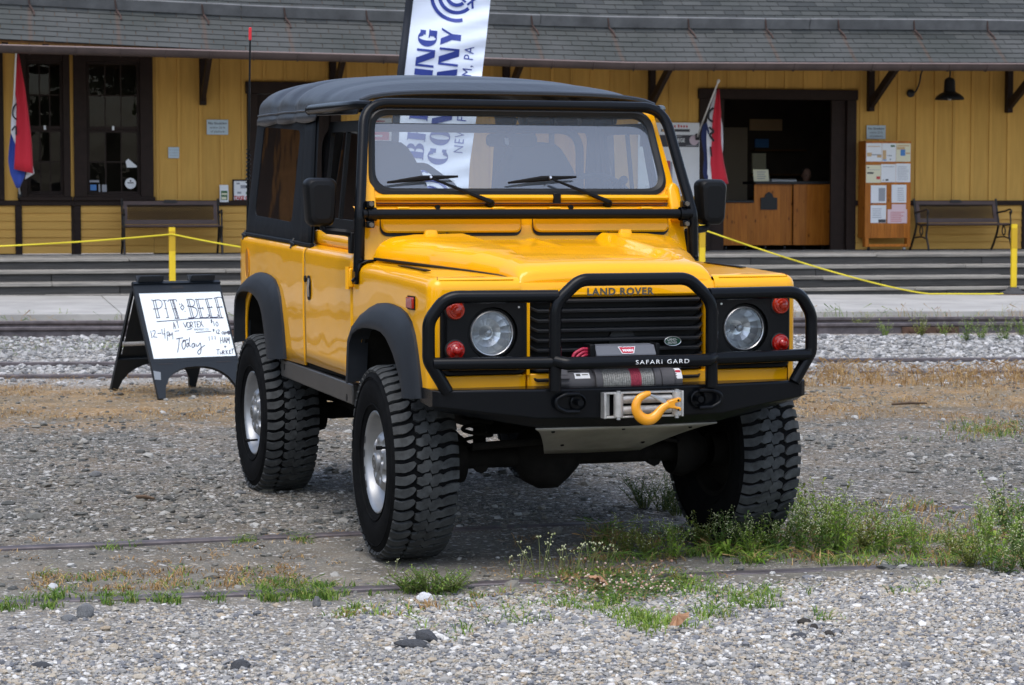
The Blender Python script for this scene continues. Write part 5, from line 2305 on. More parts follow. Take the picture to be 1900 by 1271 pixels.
e1, e2 = Vector((1, 0, 0)), Vector((0, -.42, .91)).normalized()
m.tube([c + e1 * cos(a) * .19 + e2 * sin(a) * .19 for a in np.linspace(0, 2 * pi, 40, endpoint=False)], .0145, 8, closed=True)
sw = m.build('steering_wheel', DASH, car, smooth=60)
m = C()
for a in (pi / 2 + 2.1, pi / 2 - 2.1, -pi / 2 + .0):
    m.tube([c, c + e1 * cos(a) * .185 + e2 * sin(a) * .185], [.022, .012], 6)
m.lathe([(-.02, .05), (.015, .05), (.02, .03)], c, e1.cross(e2), 14)
m.tube([c, c + e1.cross(e2) * -.35 * (1 if e1.cross(e2).y < 0 else -1)], .02, 8)
m.build('wheel_spokes', DASH, sw)
m = C()
m.prism(rrect(.245, .062, .024, 5), (.035, -.845, 1.782), (1, 0, 0), (0, .1, 1), (0, .028, 0))
im = m.build('interior_mirror', DASH, car, bevel=.004)
m = C()
m.tube([(.035, -.84, 1.80), (.035, -.77, 1.88)], .009, 6)
m.build('mirror_stem', DASH, im)
m = C()
m.add([(-.005, -.816, 1.793), (.015, -.816, 1.793), (.017, -.816, 1.760), (.0, -.816, 1.762)], [(0, 1, 2, 3)])
m.build('mirror_tag', MATS['paper'], im)
m = C()                                      # roll bar behind the seats
m.tube(fillet([(-.66, -1.58, .95), (-.66, -1.58, 1.86), (.66, -1.58, 1.86), (.66, -1.58, .95)], .12, 6), .022, 10)
rb = m.build('roll_bar', DASH, car, smooth=60)
m = C()
m.tube(fillet([(-.50, -1.66, 1.672), (-.13, -1.66, 1.672), (.02, -1.66, 1.57), (.065, -1.66, 1.38), (.07, -1.66, 1.0)], .06, 6), .018, 10)
m.build('seat_bar', DASH, rb, smooth=60)
for s in SD:
    m = C()
    m.tube([(s * .685, -2.52, 1.30), (s * .70, -2.52, 1.95)], .02, 8)
    m.tube([(s * .70, -2.10, 1.30), (s * .70, -2.10, 1.95)], .016, 8)
    m.build('hood_stick', DASH, rb)

# ---- whip aerial with a spring base and a red tip, on the rear corner
m = C()
pa, pb = Vector((-.768, -2.86, 1.30)), Vector((-.745, -2.86, 2.36))
m.tube([pa, pb], [.0075, .005], 8)
an = m.build('aerial', BLACKP, car, smooth=60)
m = C()
m.tube([pa.lerp(pb, .25 + .20 * t / 60) + Vector((.011 * cos(t), .011 * sin(t), 0)) for t in np.linspace(0, 60, 240)], .0032, 4)
m.build('aerial_spring', BLACKP, an)
m = C()
m.tube([pb, pb + Vector((0, 0, .004)), pb + Vector((.001, 0, .066)), pb + Vector((.001, 0, .07))], [.005, .0085, .0085, .004], 8)
m.build('aerial_tip', mat('tip_red', (.65, .02, .03), .35), an)
# ------------------------------------------------------------------ things on and before the station deck
def ribbon(mb, pts, w, f):
    """Flat pen stroke: 2-D polyline of width w, mapped to 3-D by f(x, y)."""
    n = len(pts)
    L, R = [], []
    for i in range(n):
        a, b = pts[max(i - 1, 0)], pts[min(i + 1, n - 1)]
        dx, dy = b[0] - a[0], b[1] - a[1]
        q = hypot(dx, dy) or 1
        nx_, ny_ = -dy / q * w / 2, dx / q * w / 2
        L.append(f(pts[i][0] + nx_, pts[i][1] + ny_))
        R.append(f(pts[i][0] - nx_, pts[i][1] - ny_))
    mb.rows([L, R])


def smooth2(pts, k=4):
    out = []
    n = len(pts)
    if n < 3:
        return pts
    for i in range(n - 1):
        p0, p1, p2, p3 = pts[max(i - 1, 0)], pts[i], pts[i + 1], pts[min(i + 2, n - 1)]
        for j in range(k):
            t = j / k
            out.append(tuple(.5 * ((2 * b) + (c - a) * t + (2 * a - 5 * b + 4 * c - d) * t * t + (3 * b - a - 3 * c + d) * t ** 3) for a, b, c, d in zip(p0, p1, p2, p3)))
    out.append(pts[-1])
    return out


def on_wall(name, label, cat, s, z, d=WD - .03, group=None):
    return thing(name, label, cat, bw(s, d, z), BANG, group)


def quadbox(mb, x0, x1, z0, z1, y0, y1):
    return mb.box2((x0, y0, z0), (x1, y1, z1))


# ---- benches
def bench(s, label):
    W, H = 1.43, .80
    t = thing('park_bench', label, 'bench', bw(s, 2.50, DECK), BANG, 'iron and timber benches on the deck')
    lean = lambda z: .18 + (z - .42) * .32          # the back leans away (+y)
    bk = lambda x, z, dy=0.: (x, lean(z) + dy, z)
    m = MB()
    z0, z1, e = .455, .785, .055
    def slab(xa, xb, za, zb, th=.03):
        m.rows([[bk(xa, za), bk(xb, za), bk(xb, zb), bk(xa, zb)], [bk(xa, za, th), bk(xb, za, th), bk(xb, zb, th), bk(xa, zb, th)]], closed=True)
        m.add([bk(xa, za), bk(xb, za), bk(xb, zb), bk(xa, zb)], [(0, 1, 2, 3)])
        m.add([bk(xa, za, th), bk(xb, za, th), bk(xb, zb, th), bk(xa, zb, th)], [(0, 1, 2, 3)])
    slab(-W / 2 + .03, W / 2 - .03, z1 - e, z1)
    slab(-W / 2 + .03, W / 2 - .03, z0 - .01, z0 + e)
    slab(-W / 2 + .03, -W / 2 + .03 + e, z0 + e, z1 - e)
    slab(W / 2 - .03 - e, W / 2 - .03, z0 + e, z1 - e)
    back = m.build('backrest', MATS['bench_brown'], t, bevel=.004, bseg=1)
    m = MB()
    x0, x1, za, zb = -W / 2 + .03 + e, W / 2 - .03 - e, z0 + e, z1 - e
    h = zb - za
    k = x0 - h
    while k < x1:
        for sg in (1, -1):
            a, b = (k, za) if sg > 0 else (k, zb), (k + h, zb) if sg > 0 else (k + h, za)
            if b[0] > x1:
                f = (x1 - a[0]) / h
                b = (x1, lerp(a[1], b[1], f))
            if a[0] < x0:
                f = (x0 - a[0]) / h
                a = (x0, lerp(a[1], b[1], f) if b[0] - k > h * .99 else lerp(a[1], b[1], (x0 - a[0]) / (b[0] - a[0])))
            m.tube([bk(a[0], a[1], .012), bk(b[0], b[1], .012)], .0062, 4, caps=False)
        k += .040
    m.build('lattice', MATS['bench_iron'], back)
    m = MB()
    m.prism(rrect(.20, .05, .022, 4), bk(0, z1 - .005, -.004), (1, 0, 0), (0, .3, .95), (0, -.012, 0))
    m.build('crest', MATS['bench_iron'], back, bevel=.003)
    for i in range(4):
        m = MB()
        m.box((0, -.20 + i * .105, .425 - i * .006), (W - .06, .085, .028))
        m.build('seat_slat', MATS['bench_brown'], t, bevel=.006)
    for sx in (-1, 1):
        x = sx * (W / 2 - .01)
        m = MB()
        P = lambda L, r: m.tube(smooth2([(x, y, z) for y, z in L], 4), r, 6)
        P([(.46, -.0), (.36, .12), (.24, .30), (.20, .44), (.26, .62), (.315, .82)], .018)       # rear leg and upright
        P([(-.30, .0), (-.27, .10), (-.20, .24), (-.23, .36), (-.25, .42)], .018)               # front leg
        P([(-.26, .42), (.0, .405), (.20, .43)], .017)
        P([(.235, .60), (.10, .615), (-.06, .63), (-.20, .655), (-.265, .63), (-.25, .585), (-.215, .60)], .015)  # arm with scroll
        P([(-.22, .62), (-.24, .52), (-.25, .42)], .013)
        P([(-.245, .18), (-.05, .215), (.10, .215), (.30, .20)], .012)
        P([(.02, .40), (.06, .31), (.0, .24), (-.06, .31), (.0, .40)], .010)
        m.build('end_frame', MATS['bench_iron'], t, smooth=50)
    return t


bench(-4.545, 'iron and timber bench under the small-paned window, behind the yellow post and rope')
bench(7.93, 'iron and timber bench right of the wooden notice stand')

# ---- notice stand on castors
K0, K1 = 6.36, 7.13
t = thing('notice_stand', 'pine notice stand on castors covered in papers, right of the open doorway', 'notice board', bw((K0 + K1) / 2, 2.72, DECK), BANG)
w = (K1 - K0) / 2
n_ = 7
for i in range(n_):
    m = MB()
    a, b = lerp(-w, w, i / n_), lerp(-w, w, (i + 1) / n_)
    m.box2((a + .0015, 0, .20), (b - .0015, .025, 1.735))
    m.build('board', MATS['pine'], t)
for a in (-w, w - .06):
    m = MB()
    m.box2((a, -.02, .06), (a + .06, .10, .20))
    m.build('leg', MATS['pine'], t, bevel=.004)
m = MB()
m.box2((-w + .062, -.02, .06), (w - .062, .04, .105))
m.build('rail', MATS['pine'], t, bevel=.004)
m = MB()
m.box2((-w, .026, .20), (-w + .05, .30, 1.735))
m.build('side_board', MATS['pine'], t)
for a in (-w + .05, w - .12):
    m = MB()
    m.lathe([(-.015, .02), (-.015, .03), (.015, .03), (.015, .02)], (a + .03, .04, .031), (1, 0, 0), 14)
    m.build('castor', STEEL if a > 0 else MATS['black_iron'], t)


def paper(x0, x1, z0, z1, mt, marks=(), name='paper', y=0.):
    m = MB()
    m.box2((x0, y - .006, z0), (x1, y - .002, z1))
    o = m.build(name, MATS[mt], t)
    for (a, b, c, d, mm) in marks:
        q = MB()
        q.box2((lerp(x0, x1, a), y - .0085, lerp(z0, z1, c)), (lerp(x0, x1, b), y - .0065, lerp(z0, z1, d)))
        q.build('print', MATS[mm], o)


lines = lambda a, b, n, lo=.12, hi=.9, mm='print_grey': tuple((a, b - random.uniform(0, .25) * (b - a), lerp(lo, hi, i / n), lerp(lo, hi, (i + .28) / n), mm) for i in range(n))
paper(-w + .01, -.115, 1.41, 1.70, 'paper', ((.1, .9, .80, .84, 'print_tan'), (.05, .35, .28, .48, 'print_tan'), (.35, .95, .34, .40, 'print_grey'), (.7, .98, .22, .36, 'print_tan')))
paper(-.11, .125, 1.41, 1.70, 'paper', ((.05, .3, .12, .62, 'print_tan'), (.62, .92, .80, .9, 'print_green'), (.05, .32, .05, .11, 'print_blue'), (.4, .7, .3, .35, 'print_grey'), (.55, .66, .08, .16, 'print_grey')))
paper(.13, w - .01, 1.41, 1.70, 'paper_cream', ((.08, .9, .84, .9, 'print_tan'), (.05, .6, .66, .8, 'print_tan'), (.3, .62, .32, .66, 'print_blue'), (.66, .95, .42, .5, 'print_tan')))
paper(-w + .01, -.125, 1.075, 1.355, 'paper_cream', ((.08, .5, .5, .6, 'print_dark'), (.7, .95, .2, .36, 'print_red'), (.08, .2, .82, .88, 'print_dark'), (.1, .9, .72, .74, 'print_grey')))
paper(-.12, .125, 1.085, 1.37, 'paper', ((.1, .2, .08, .14, 'print_grey'), (.3, .5, .07, .17, 'print_dark'), (.1, .9, .84, .87, 'print_grey')))
paper(.13, w - .01, 1.085, 1.38, 'paper', lines(.1, .9, 9))
paper(-.29, -.03, .755, 1.035, 'paper', ((.5, .92, .1, .85, 'print_grey'),))
paper(.06, .31, .76, 1.045, 'paper', lines(.4, .9, 7))
paper(-.29, -.03, .44, .72, 'paper', ((.5, .98, .02, .2, 'print_dark'),) + lines(.1, .8, 5, .3))
paper(.065, .305, .655, .735, 'paper_pink')
paper(-.005, .325, .435, .655, 'paper_pink', lines(.15, .85, 6, .12, .9, 'print_red'))


# ---- small signs and papers on the wall
def wall_sign(name, label, cat, px, mt, texts, size, group=None, d=WD - .03):
    (x0, y0, x1, y1) = px
    s0, z1 = bp_(x0, y0, d)
    s1, z0 = bp_(x1, y1, d)
    t = thing(name, label, cat, bw((s0 + s1) / 2, d, (z0 + z1) / 2), BANG, group)
    a, b = (s1 - s0) / 2, (z1 - z0) / 2
    m = MB()
    m.box2((-a, -.004, -b), (a, .006, b))
    m.build('plate', MATS[mt], t, bevel=.002, bseg=1)
    for (tx, yy, wd, bold, mm) in texts:
        v, f = text_shape(tx, .1, bold=bold)
        k = wd * 2 * a / max(p[0] for p in v)
        m = MB()
        m.add([(-wd * a + p[0] * k, -.0055, yy * b + p[1] * k * .9) for p in v], f)
        m.build('lettering', MATS[mm], t)
    return t, a, b


NS = [('No Smoking', .38, .86, .002, 'print_dark'), ('within 25 ft', -.18, .70, 0, 'print_dark'), ('of platform', -.70, .66, 0, 'print_dark')]
wall_sign('no_smoking_sign', 'grey no smoking sign on the yellow wall above the left bench', 'sign', (383.5, 222, 423.5, 250), 'sign_grey', NS, .1, 'no smoking signs')
wall_sign('no_smoking_sign', 'grey no smoking sign on the wall above the wooden notice stand', 'sign', (1608, 232.5, 1643, 258), 'sign_grey', NS, .1, 'no smoking signs')
wall_sign('notice_plate', 'small pale notice on the wall between the window and the no smoking sign', 'sign', (312, 273, 332.5, 293.5), 'sign_grey', [('No Drinking', .42, .86, 0, 'print_grey'), ('on platform', -.1, .86, 0, 'print_grey'), ('Violators', -.62, .7, 0, 'print_grey')], .1)
# leaflet box
s0, z1 = bp_(407.5, 343, WD - .06)
s1, z0 = bp_(424, 375, WD - .06)
t = thing('leaflet_box', 'small white leaflet box on the wall beside the framed notice', 'leaflet holder', bw((s0 + s1) / 2, WD - .021, z0), BANG)
a, h = (s1 - s0) / 2, z1 - z0
m = MB()
m.prism([(0, 0), (-.06, 0), (-.06, h * .70), (-.02, h), (0, h)], (-a, 0, 0), (0, 1, 0), (0, 0, 1), (2 * a, 0, 0))
bx_ = m.build('box', MATS['paper'], t, bevel=.003)
m = MB()
m.box2((-a * .72, -.064, h * .12), (a * .72, -.0605, h * .66))
m.build('leaflet', MATS['print_green'], t)
m = MB()
m.box2((-a * .6, -.0665, h * .16), (a * .5, -.0645, h * .30))
m.box2((-a * .6, -.0665, h * .42), (a * .6, -.0645, h * .52))
m.build('leaflet_print', MATS['paper_cream'], t)
# framed notice TAKE ONE
s0, z1 = bp_(431, 333, WD - .03)
s1, z0 = bp_(474, 373.5, WD - .03)
t = thing('framed_notice', 'brown framed notice with red lettering on the wall, half hidden by the car', 'notice', bw((s0 + s1) / 2, WD - .022, (z0 + z1) / 2), BANG)
a, b = (s1 - s0) / 2, (z1 - z0) / 2
m = MB()
for q in ((-a, -b, a, -b + .022), (-a, b - .022, a, b), (-a, -b + .022, -a + .022, b - .022), (a - .022, -b + .022, a, b - .022)):
    m.box2((q[0], -.02, q[1]), (q[2], .0, q[3]))
m.build('frame', MATS['trim_brown'], t)
m = MB()
m.box2((-a + .02, -.008, -b + .02), (a - .02, -.004, b - .02))
sh_ = m.build('sheet', MATS['paper'], t)
m = MB()
v, f = text_shape('TAKE ONE', .075, bold=.004)
k = 1.75 * a / max(p[0] for p in v)
m.add([(-a * .86 + p[0] * k, -.0095, -b * .84 + p[1] * k * 1.2) for p in v], f)
m.build('lettering', MATS['print_red'], sh_)
for x0, x1, z0_, z1_, mm in ((-.05, .10, .03, .08, 'print_grey'), (.03, .12, -.06, -.02, 'print_green'), (-.10, -.04, -.05, -.02, 'print_grey'), (-.11, -.06, .09, .115, 'print_grey')):
    m = MB()
    m.box2((x0, -.0105, z0_), (x1, -.0085, z1_))
    m.build('picture', MATS[mm], sh_)

# big white poster left of the doorway
t, a, b = wall_sign('wall_poster', 'large white poster with dark band on the wall behind the right windscreen post', 'poster', (1184, 227, 1298, 364), 'paper', [], .1, d=WD - .04)
def pq(x0, x1, y0, y1, mm, name='print', dy=.0):
    """x, y in photo pixels of the poster."""
    f = lambda x, y: (lerp(-a, a, (x - 1184) / 114), lerp(b, -b, (y - 227) / 137))
    p, q = f(x0, y1), f(x1, y0)
    m = MB()
    m.box2((p[0], -.007 - dy, p[1]), (q[0], -.0045 - dy, q[1]))
    return m.build(name, MATS[mm], t)
mat('band_dark', (.055, .055, .065), .6)
mat('disc_pink', (.62, .50, .55), .7)
pq(1187, 1296, 250, 272, 'band_dark', 'band')
pq(1226, 1279, 239, 244, 'band_dark', 'band')
pq(1228, 1251, 239.6, 243.4, 'print_tan', 'band_mark', .003)
for i, x in enumerate((1236, 1240, 1245, 1250, 1257, 1262, 1267, 1272)):
    pq(x, x + 3, 230.5 if i in (0, 4) else 232, 236, 'print_red', 'heading_mark')
for cx in (1199, 1287):
    m = MB()
    m.disc((lerp(-a, a, (cx - 1184) / 114), -.0085, lerp(b, -b, (259.5 - 227) / 137)), (0, 1, 0), .077, 24)
    m.build('disc', MATS['disc_pink'], t)
m = MB()
v, f = text_shape('LIEGE', .1, bold=.003)
k = (19 / 114 * 2 * a) / max(p[0] for p in v)
m.add([(lerp(-a, a, (1251 - 1184) / 114) + p[0] * k, -.0085, lerp(b, -b, (263 - 227) / 137) + p[1] * k * 1.2) for p in v], f)
m.build('lettering', MATS['paper'], t)
pq(1246, 1264, 252, 253.6, 'print_grey', 'small_print', .003)
pq(1272, 1294, 268.5, 270, 'print_grey', 'small_print', .003)
pq(1216, 1247, 300, 336, 'print_grey', 'picture')
pq(1236, 1243, 298, 318, 'print_red', 'picture', .003)
for i in range(5):
    pq(1196, 1280 - 9 * (i % 2), 345 + i * 3.2, 345.9 + i * 3.2, 'print_grey', 'small_print')

# red and white poster on the wall behind the car
t, a, b = wall_sign('wall_poster', 'red and white poster on the wall, seen through the left of the windscreen', 'poster', (676, 219, 727, 282), 'paper', [], .1, d=WD - .04)
for x0, x1, z0, z1, mm in ((-.8, .85, .52, .60, 'print_green'), (-.85, .8, -.30, .22, 'print_red'), (-.7, .3, -.1, .0, 'paper'), (-.6, .7, -.75, -.5, 'print_grey'), (-.7, .5, .78, .86, 'print_red')):
    m = MB()
    m.box2((x0 * a, -.007 - (.002 if mm == 'paper' else 0), z0 * b), (x1 * a, -.0045, z1 * b))
    m.build('print', MATS[mm], t)

# ---- gooseneck lamp
t = thing('gooseneck_lamp', 'black gooseneck barn lamp hanging under the eave near the right bench', 'lamp', bw(7.26, WD - .02, 3.226), BANG)
m = MB()
m.lathe([(0, .065), (-.03, .062), (-.045, .04), (-.05, .001)], (0, 0, 0), (0, 1, 0), 20)
m.build('wall_plate', MATS['black_iron'], t)
m = MB()
lx, ly = .43, -.55
m.tube(smooth2([(0, -.03, 0), (.06, -.07, .03), (.10, -.12, .16), (.12, -.17, .34), (.20, -.30, .50), (.36, -.50, .50), (lx, ly, .40), (lx, ly, .21)], 5), .013, 8)
m.build('arm', MATS['black_iron'], t, smooth=60)
m = MB()
m.lathe([(.235, .012), (.225, .04), (.20, .075), (.16, .085), (.02, .092), (.0, .10), (-.03, .16), (-.075, .215), (-.115, .232), (-.12, .232), (-.085, .205), (-.03, .14), (.0, .07)], (lx, ly, 0), (0, 0, 1), 32)
sh_ = m.build('lamp_shade', MATS['black_iron'], t, smooth=40)
m = MB()
m.lathe([(.0, .02), (-.06, .032), (-.10, .036), (-.125, .026), (-.135, .001)], (lx, ly, 0), (0, 0, 1), 14)
m.build('bulb', mat('bulb_glass', (.75, .74, .70), .15, trans=.5), sh_, smooth=60)

# ---- yellow rope barrier
mat('post_yellow', (.72, .50, .015), .45)
mat('post_amber', (.52, .32, .008), .5)
mat('rope_yellow', (.70, .58, .03), .6, bump=.5, bscale=200)
mat('base_rubber', (.05, .05, .052), .85, bump=.3, bscale=80)
mat('base_wood', (.10, .06, .04), .8)
BAR = {}
for key, s, label in (('L', -4.765, 'yellow barrier post standing before the left bench, behind the sandwich board'),
                      ('M', 2.667, 'yellow barrier post just right of the car, before the open doorway'),
                      ('R', 7.435, 'yellow barrier post at the right edge of the picture, on a black rubber base')):
    zb = pave_z(s)
    t = thing('barrier_post', label, 'post', bw(s, -.4, zb), BANG, 'yellow barrier posts')
    H = 1.03 if key != 'L' else .92
    m = MB()
    m.prism(rrect(.088, .05, .012, 3), (0, 0, .05), (1, 0, 0), (0, 1, 0), (0, 0, H - .05))
    m.build('post', MATS['post_yellow'], t)
    m = MB()
    m.prism(rrect(.0905, .0525, .012, 3), (0, 0, H * .655), (1, 0, 0), (0, 1, 0), (0, 0, H * .29))
    m.build('reflective_sleeve', MATS['post_amber'], t)
    m = MB()
    m.lathe([(.0, .21), (.02, .205), (.045, .13), (.085, .085), (.10, .08)], (0, 0, .012), (0, 0, 1), 8)
    m.build('base', MATS['base_rubber'], t, smooth=20)
    m = MB()
    m.box((0, 0, .006), (.66, .40, .012))
    m.build('base_plate', MATS['base_wood'], t)
    m = MB()
    m.cyl((0, -.028, .09), (0, -.036, .09), .02, 10)
    m.build('bolt', MATS['black_iron'], t)
    BAR[key] = (s, zb, H)


def catenary(a, b, sag, n=24):
    return [Vector(a).lerp(Vector(b), i / n) - Vector((0, 0, sag * 4 * (i / n) * (1 - i / n))) for i in range(n + 1)]


def rope(label, pts):
    m = MB()
    o = Vector(pts[0])
    P = [Vector(p) - o for p in pts]
    m.tube(P, .011, 6)
    return tag(m.build('rope', MATS['rope_yellow'], smooth=60, loc=o), label, 'rope', 'yellow barrier rope')


tp = lambda k: bw(BAR[k][0], -.432, BAR[k][1] + BAR[k][2] * .90)
rope('yellow rope running left from the post before the left bench', catenary(tp('L'), bw(-10.5, -.43, .92), .10))
rope('yellow rope running from the post before the left bench to behind the car', catenary(tp('L'), tp('M'), .42, 40))
gd_ = lambda s: bw(s, -.45, pave_z(s) + .013)
rp = [tp('M')]
A_, B_ = tp('M'), gd_(6.1)
for i in range(1, 25):
    x = i / 24
    p = A_.lerp(B_, x)
    zz = A_.z + (B_.z - A_.z) * (1 - (1 - x) ** 1.25)
    rp.append(Vector((p.x, p.y, zz)))
rp += [gd_(6.5), gd_(6.9) + Vector((0, -.05, 0)), gd_(7.25), gd_(7.7) + Vector((0, -.04, 0)), gd_(9.5)]
rope('slack yellow rope sagging from the middle post down to the concrete walk', rp)

# ---- OPEN flags on angled poles
mat('flag_red', (.50, .006, .022), .7, sheen=.2)
mat('flag_white', (.72, .72, .74), .7, sheen=.2)
mat('flag_blue', (.018, .05, .30), .7, sheen=.2)
mat('flag_navy', (.012, .02, .09), .7, sheen=.2)
mat('flag_black', (.015, .015, .018), .7)
mat('pole_white', (.70, .70, .68), .4)


def open_flag(label, d, tip, low, base, sheet, letters, blue):
    """tip, low, base: photo points of pole tip, where the cloth ends on the pole, and the wall bracket."""
    d_tip, d_low, d_base = d
    T = bw(bp_(*tip, d_tip)[0], d_tip, bp_(*tip, d_tip)[1])
    Lw = bw(bp_(*low, d_low)[0], d_low, bp_(*low, d_low)[1])
    Bs = bw(bp_(*base, d_base)[0], d_base, bp_(*base, d_base)[1])
    root = thing('open_flag', label, 'flag', Bs, 0, 'open flags on angled poles')
    m = MB()
    m.tube([Vector((0, 0, 0)), Lw - Bs, T - Bs], .013, 8)
    m.lathe([(-.02, .012), (0, .022), (.03, .026), (.05, .018), (.06, .001)], T - Bs, (T - Lw).normalized(), 10)
    m.build('pole', MATS['pole_white'], root, smooth=50)
    m = MB()
    m.box((0, 0, 0), (.06, .06, .10))
    m.build('bracket', MATS['black_iron'], root, bevel=.008)
    # cloth strips: (name, [left edge points], [right edge points]) in photo pixels, each with its own depth offset
    for nm, mt, L, R, dep, fold in sheet:
        n = 14
        m = MB()
        rows = []
        for i in range(n):
            t = i / (n - 1)
            pick = lambda P: tuple(np.interp(t * (len(P) - 1), range(len(P)), [p[c] for p in P]) for c in (0, 1))
            a, b = pick(L), pick(R)
            row = []
            for j in range(9):
                q = j / 8
                x, y = lerp(a[0], b[0], q), lerp(a[1], b[1], q)
                dd = lerp(d_tip, d_low, .6) + dep + fold * sin(q * pi * 1.6 + t * 1.5) + .03 * sin(t * 5)
                s_, z_ = bp_(x, y, dd)
                row.append(bw(s_, dd, z_) - Bs)
            rows.append(row)
        m.rows(rows)
        m.build(nm, MATS[mt], root, smooth=80, thick=.004)
    for strokes, w_, dep in letters:
        m = MB()
        def f3(x, y):
            dd = lerp(d_tip, d_low, .6) + dep
            s_, z_ = bp_(x, y, dd)
            return bw(s_, dd, z_) - Bs
        for sk_ in strokes:
            ribbon(m, smooth2(sk_, 4), w_, f3)
        m.build('lettering', MATS['flag_black'], root, thick=.003)
    return root


open_flag('open flag hanging from a white pole before the far left window, red side showing', (1.35, 2.0, 3.05), (30, 92), (23, 250), (37, 362),
          [('white_stripe', 'flag_white', [(30, 112), (26, 170), (21, 215), (20, 245), (26, 262)], [(34, 112), (36, 170), (36, 215), (34, 260), (30, 272)], .03, .02),
           ('white_stripe', 'flag_white', [(40, 140), (48, 190), (55, 260), (54, 300), (46, 333)], [(41, 140), (49, 190), (57, 262), (60, 300), (64, 322)], .06, .02),
           ('blue_stripe', 'flag_blue', [(20, 248), (17, 275), (15, 298), (19, 322), (30, 349)], [(31, 262), (36, 285), (46, 305), (47, 325), (37, 349)], .05, .025),
           ('red_stripe', 'flag_red', [(30, 100), (26, 160), (31, 190), (29, 255), (26, 314)], [(35, 100), (47, 165), (53, 210), (59, 262), (62, 322)], -.04, .03)],
          [([[(31, 192), (25, 200), (24, 214), (31, 222)]], 3.0, -.06), ([[(22, 242), (29, 234), (30, 250)]], 3.2, -.06)], 'flag_blue')
open_flag('open flag on a slanted pole left of the open doorway, beside the right door mirror', (1.6, 2.2, 3.05), (1332, 153), (1300, 236), (1294, 254),
          [('blue_stripe', 'flag_navy', [(1304, 232), (1301, 255), (1307, 290), (1304, 318), (1307, 333)], [(1311, 226), (1318, 250), (1318, 290), (1317, 318), (1316, 338)], .05, .02),
           ('white_stripe', 'flag_white', [(1328, 168), (1312, 220), (1311, 262), (1313, 300), (1312, 340)], [(1331, 166), (1325, 215), (1325, 262), (1323, 300), (1324, 340)], .02, .015),
           ('white_stripe', 'flag_white', [(1333, 210), (1333, 240), (1334, 262), (1336, 270)], [(1337, 212), (1341, 235), (1342, 262), (1341, 285)], .06, .01),
           ('red_stripe', 'flag_red', [(1331, 165), (1322, 220), (1321, 262), (1318, 300), (1322, 342)], [(1335, 165), (1338, 210), (1338, 262), (1343, 300), (1352, 341)], -.04, .025)],
          [([[(1324, 200), (1316, 208), (1315, 220), (1323, 226)]], 4.2, -.03), ([[(1316, 236), (1324, 244), (1317, 250), (1325, 262)]], 4.0, -.03), ([[(1318, 272), (1320, 290)]], 3, -.03)], 'flag_navy')

# ---- counter inside the doorway, cards on it, a person behind it
c0, zt = bp_(1338, 338, 3.75)
c1, _ = bp_(1541, 338, 3.75)
cm, _ = bp_(1462, 338, 3.75)
t = thing('counter', 'knotty pine counter on castors standing in the open doorway', 'counter', bw((c0 + c1) / 2, 3.75, DECK), BANG)
ox = (c0 + c1) / 2
x = c0 - ox
top = zt - DECK - .03
i = 0
while x < c1 - ox - .02:
    wd = random.uniform(.085, .125)
    m = MB()
    stp_ = .0 if x < cm - ox else -.06
    x2 = min(x + wd, c1 - ox)
    m.box2((x + .001, stp_, .075), (x2 - .001, stp_ + .02, top - (0.0 if x > bp_(1398, 340, 3.75)[0] - ox else .30)))
    m.build('plank', MATS['pine'], t)
    x = x2
m = MB()
m.box2((bp_(1398, 340, 3.75)[0] - ox, -.10, top + .001), (c1 - ox, .55, top + .045))
m.build('counter_top', MATS['black_iron'], t, bevel=.004)
m = MB()
m.box2((c0 - ox, -.04, top - .299), (bp_(1398, 340, 3.75)[0] - ox - .002, .50, top - .26))
m.build('low_top', MATS['black_iron'], t, bevel=.004)
m = MB()
m.box2((c1 - ox - .02, -.0, .075), (c1 - ox, .52, top))
m.build('end_panel', MATS['pine'], t)
sx, sz = bp_(1428, 373, 3.70)
m = MB()
m.prism([(-.14, -.14), (.14, -.14), (.14, .05), (.075, .06), (.06, .11), (0, .15), (-.06, .11), (-.075, .06), (-.14, .05)], (sx - ox, -.022, sz - DECK), (1, 0, 0), (0, 0, 1), (0, .018, 0))
m.build('plaque', MATS['black_iron'], t)
for q in np.linspace(c0 - ox + .1, c1 - ox - .1, 6):
    m = MB()
    m.lathe([(-.014, .02), (-.014, .032), (.014, .032), (.014, .02)], (q, .05, .034), (1, 0, 0), 12)
    m.build('castor', MATS['black_iron'], t)
sx, sz = bp_(1413, 336, 3.8)
cd = thing('card', 'small cream card standing on the counter in the doorway', 'card', bw(sx, 3.80, DECK + top + .045), BANG)
m = MB()
m.prism([(-.13, 0), (.13, 0), (.13, .19), (-.13, .19)], (0, 0, 0), (1, 0, 0), (0, .25, 1), (0, .006, 0))
o_ = m.build('sheet', MATS['paper_cream'], cd)
for i in range(4):
    m = MB()
    zz = .04 + i * .035
    m.prism([(-.07, zz), (.06 + .02 * (i % 2), zz), (.06 + .02 * (i % 2), zz + .012), (-.07, zz + .012)], (0, -.003, 0), (1, 0, 0), (0, .25, 1), (0, .002, 0))
    m.build('print', MATS['print_grey'], o_)
sx, sz = bp_(1456, 333, 3.85)
m = MB()
m.prism([(-.2, -.11), (.2, -.10), (.21, .11), (-.19, .12)], (0, 0, 0), (1, 0, 0), (0, 1, .12), (0, 0, .012))
tag(m.build('paper_stack', MATS['paper'], loc=bw(sx, 3.90, DECK + top + .058)), 'white papers lying on the counter in the doorway', 'papers')

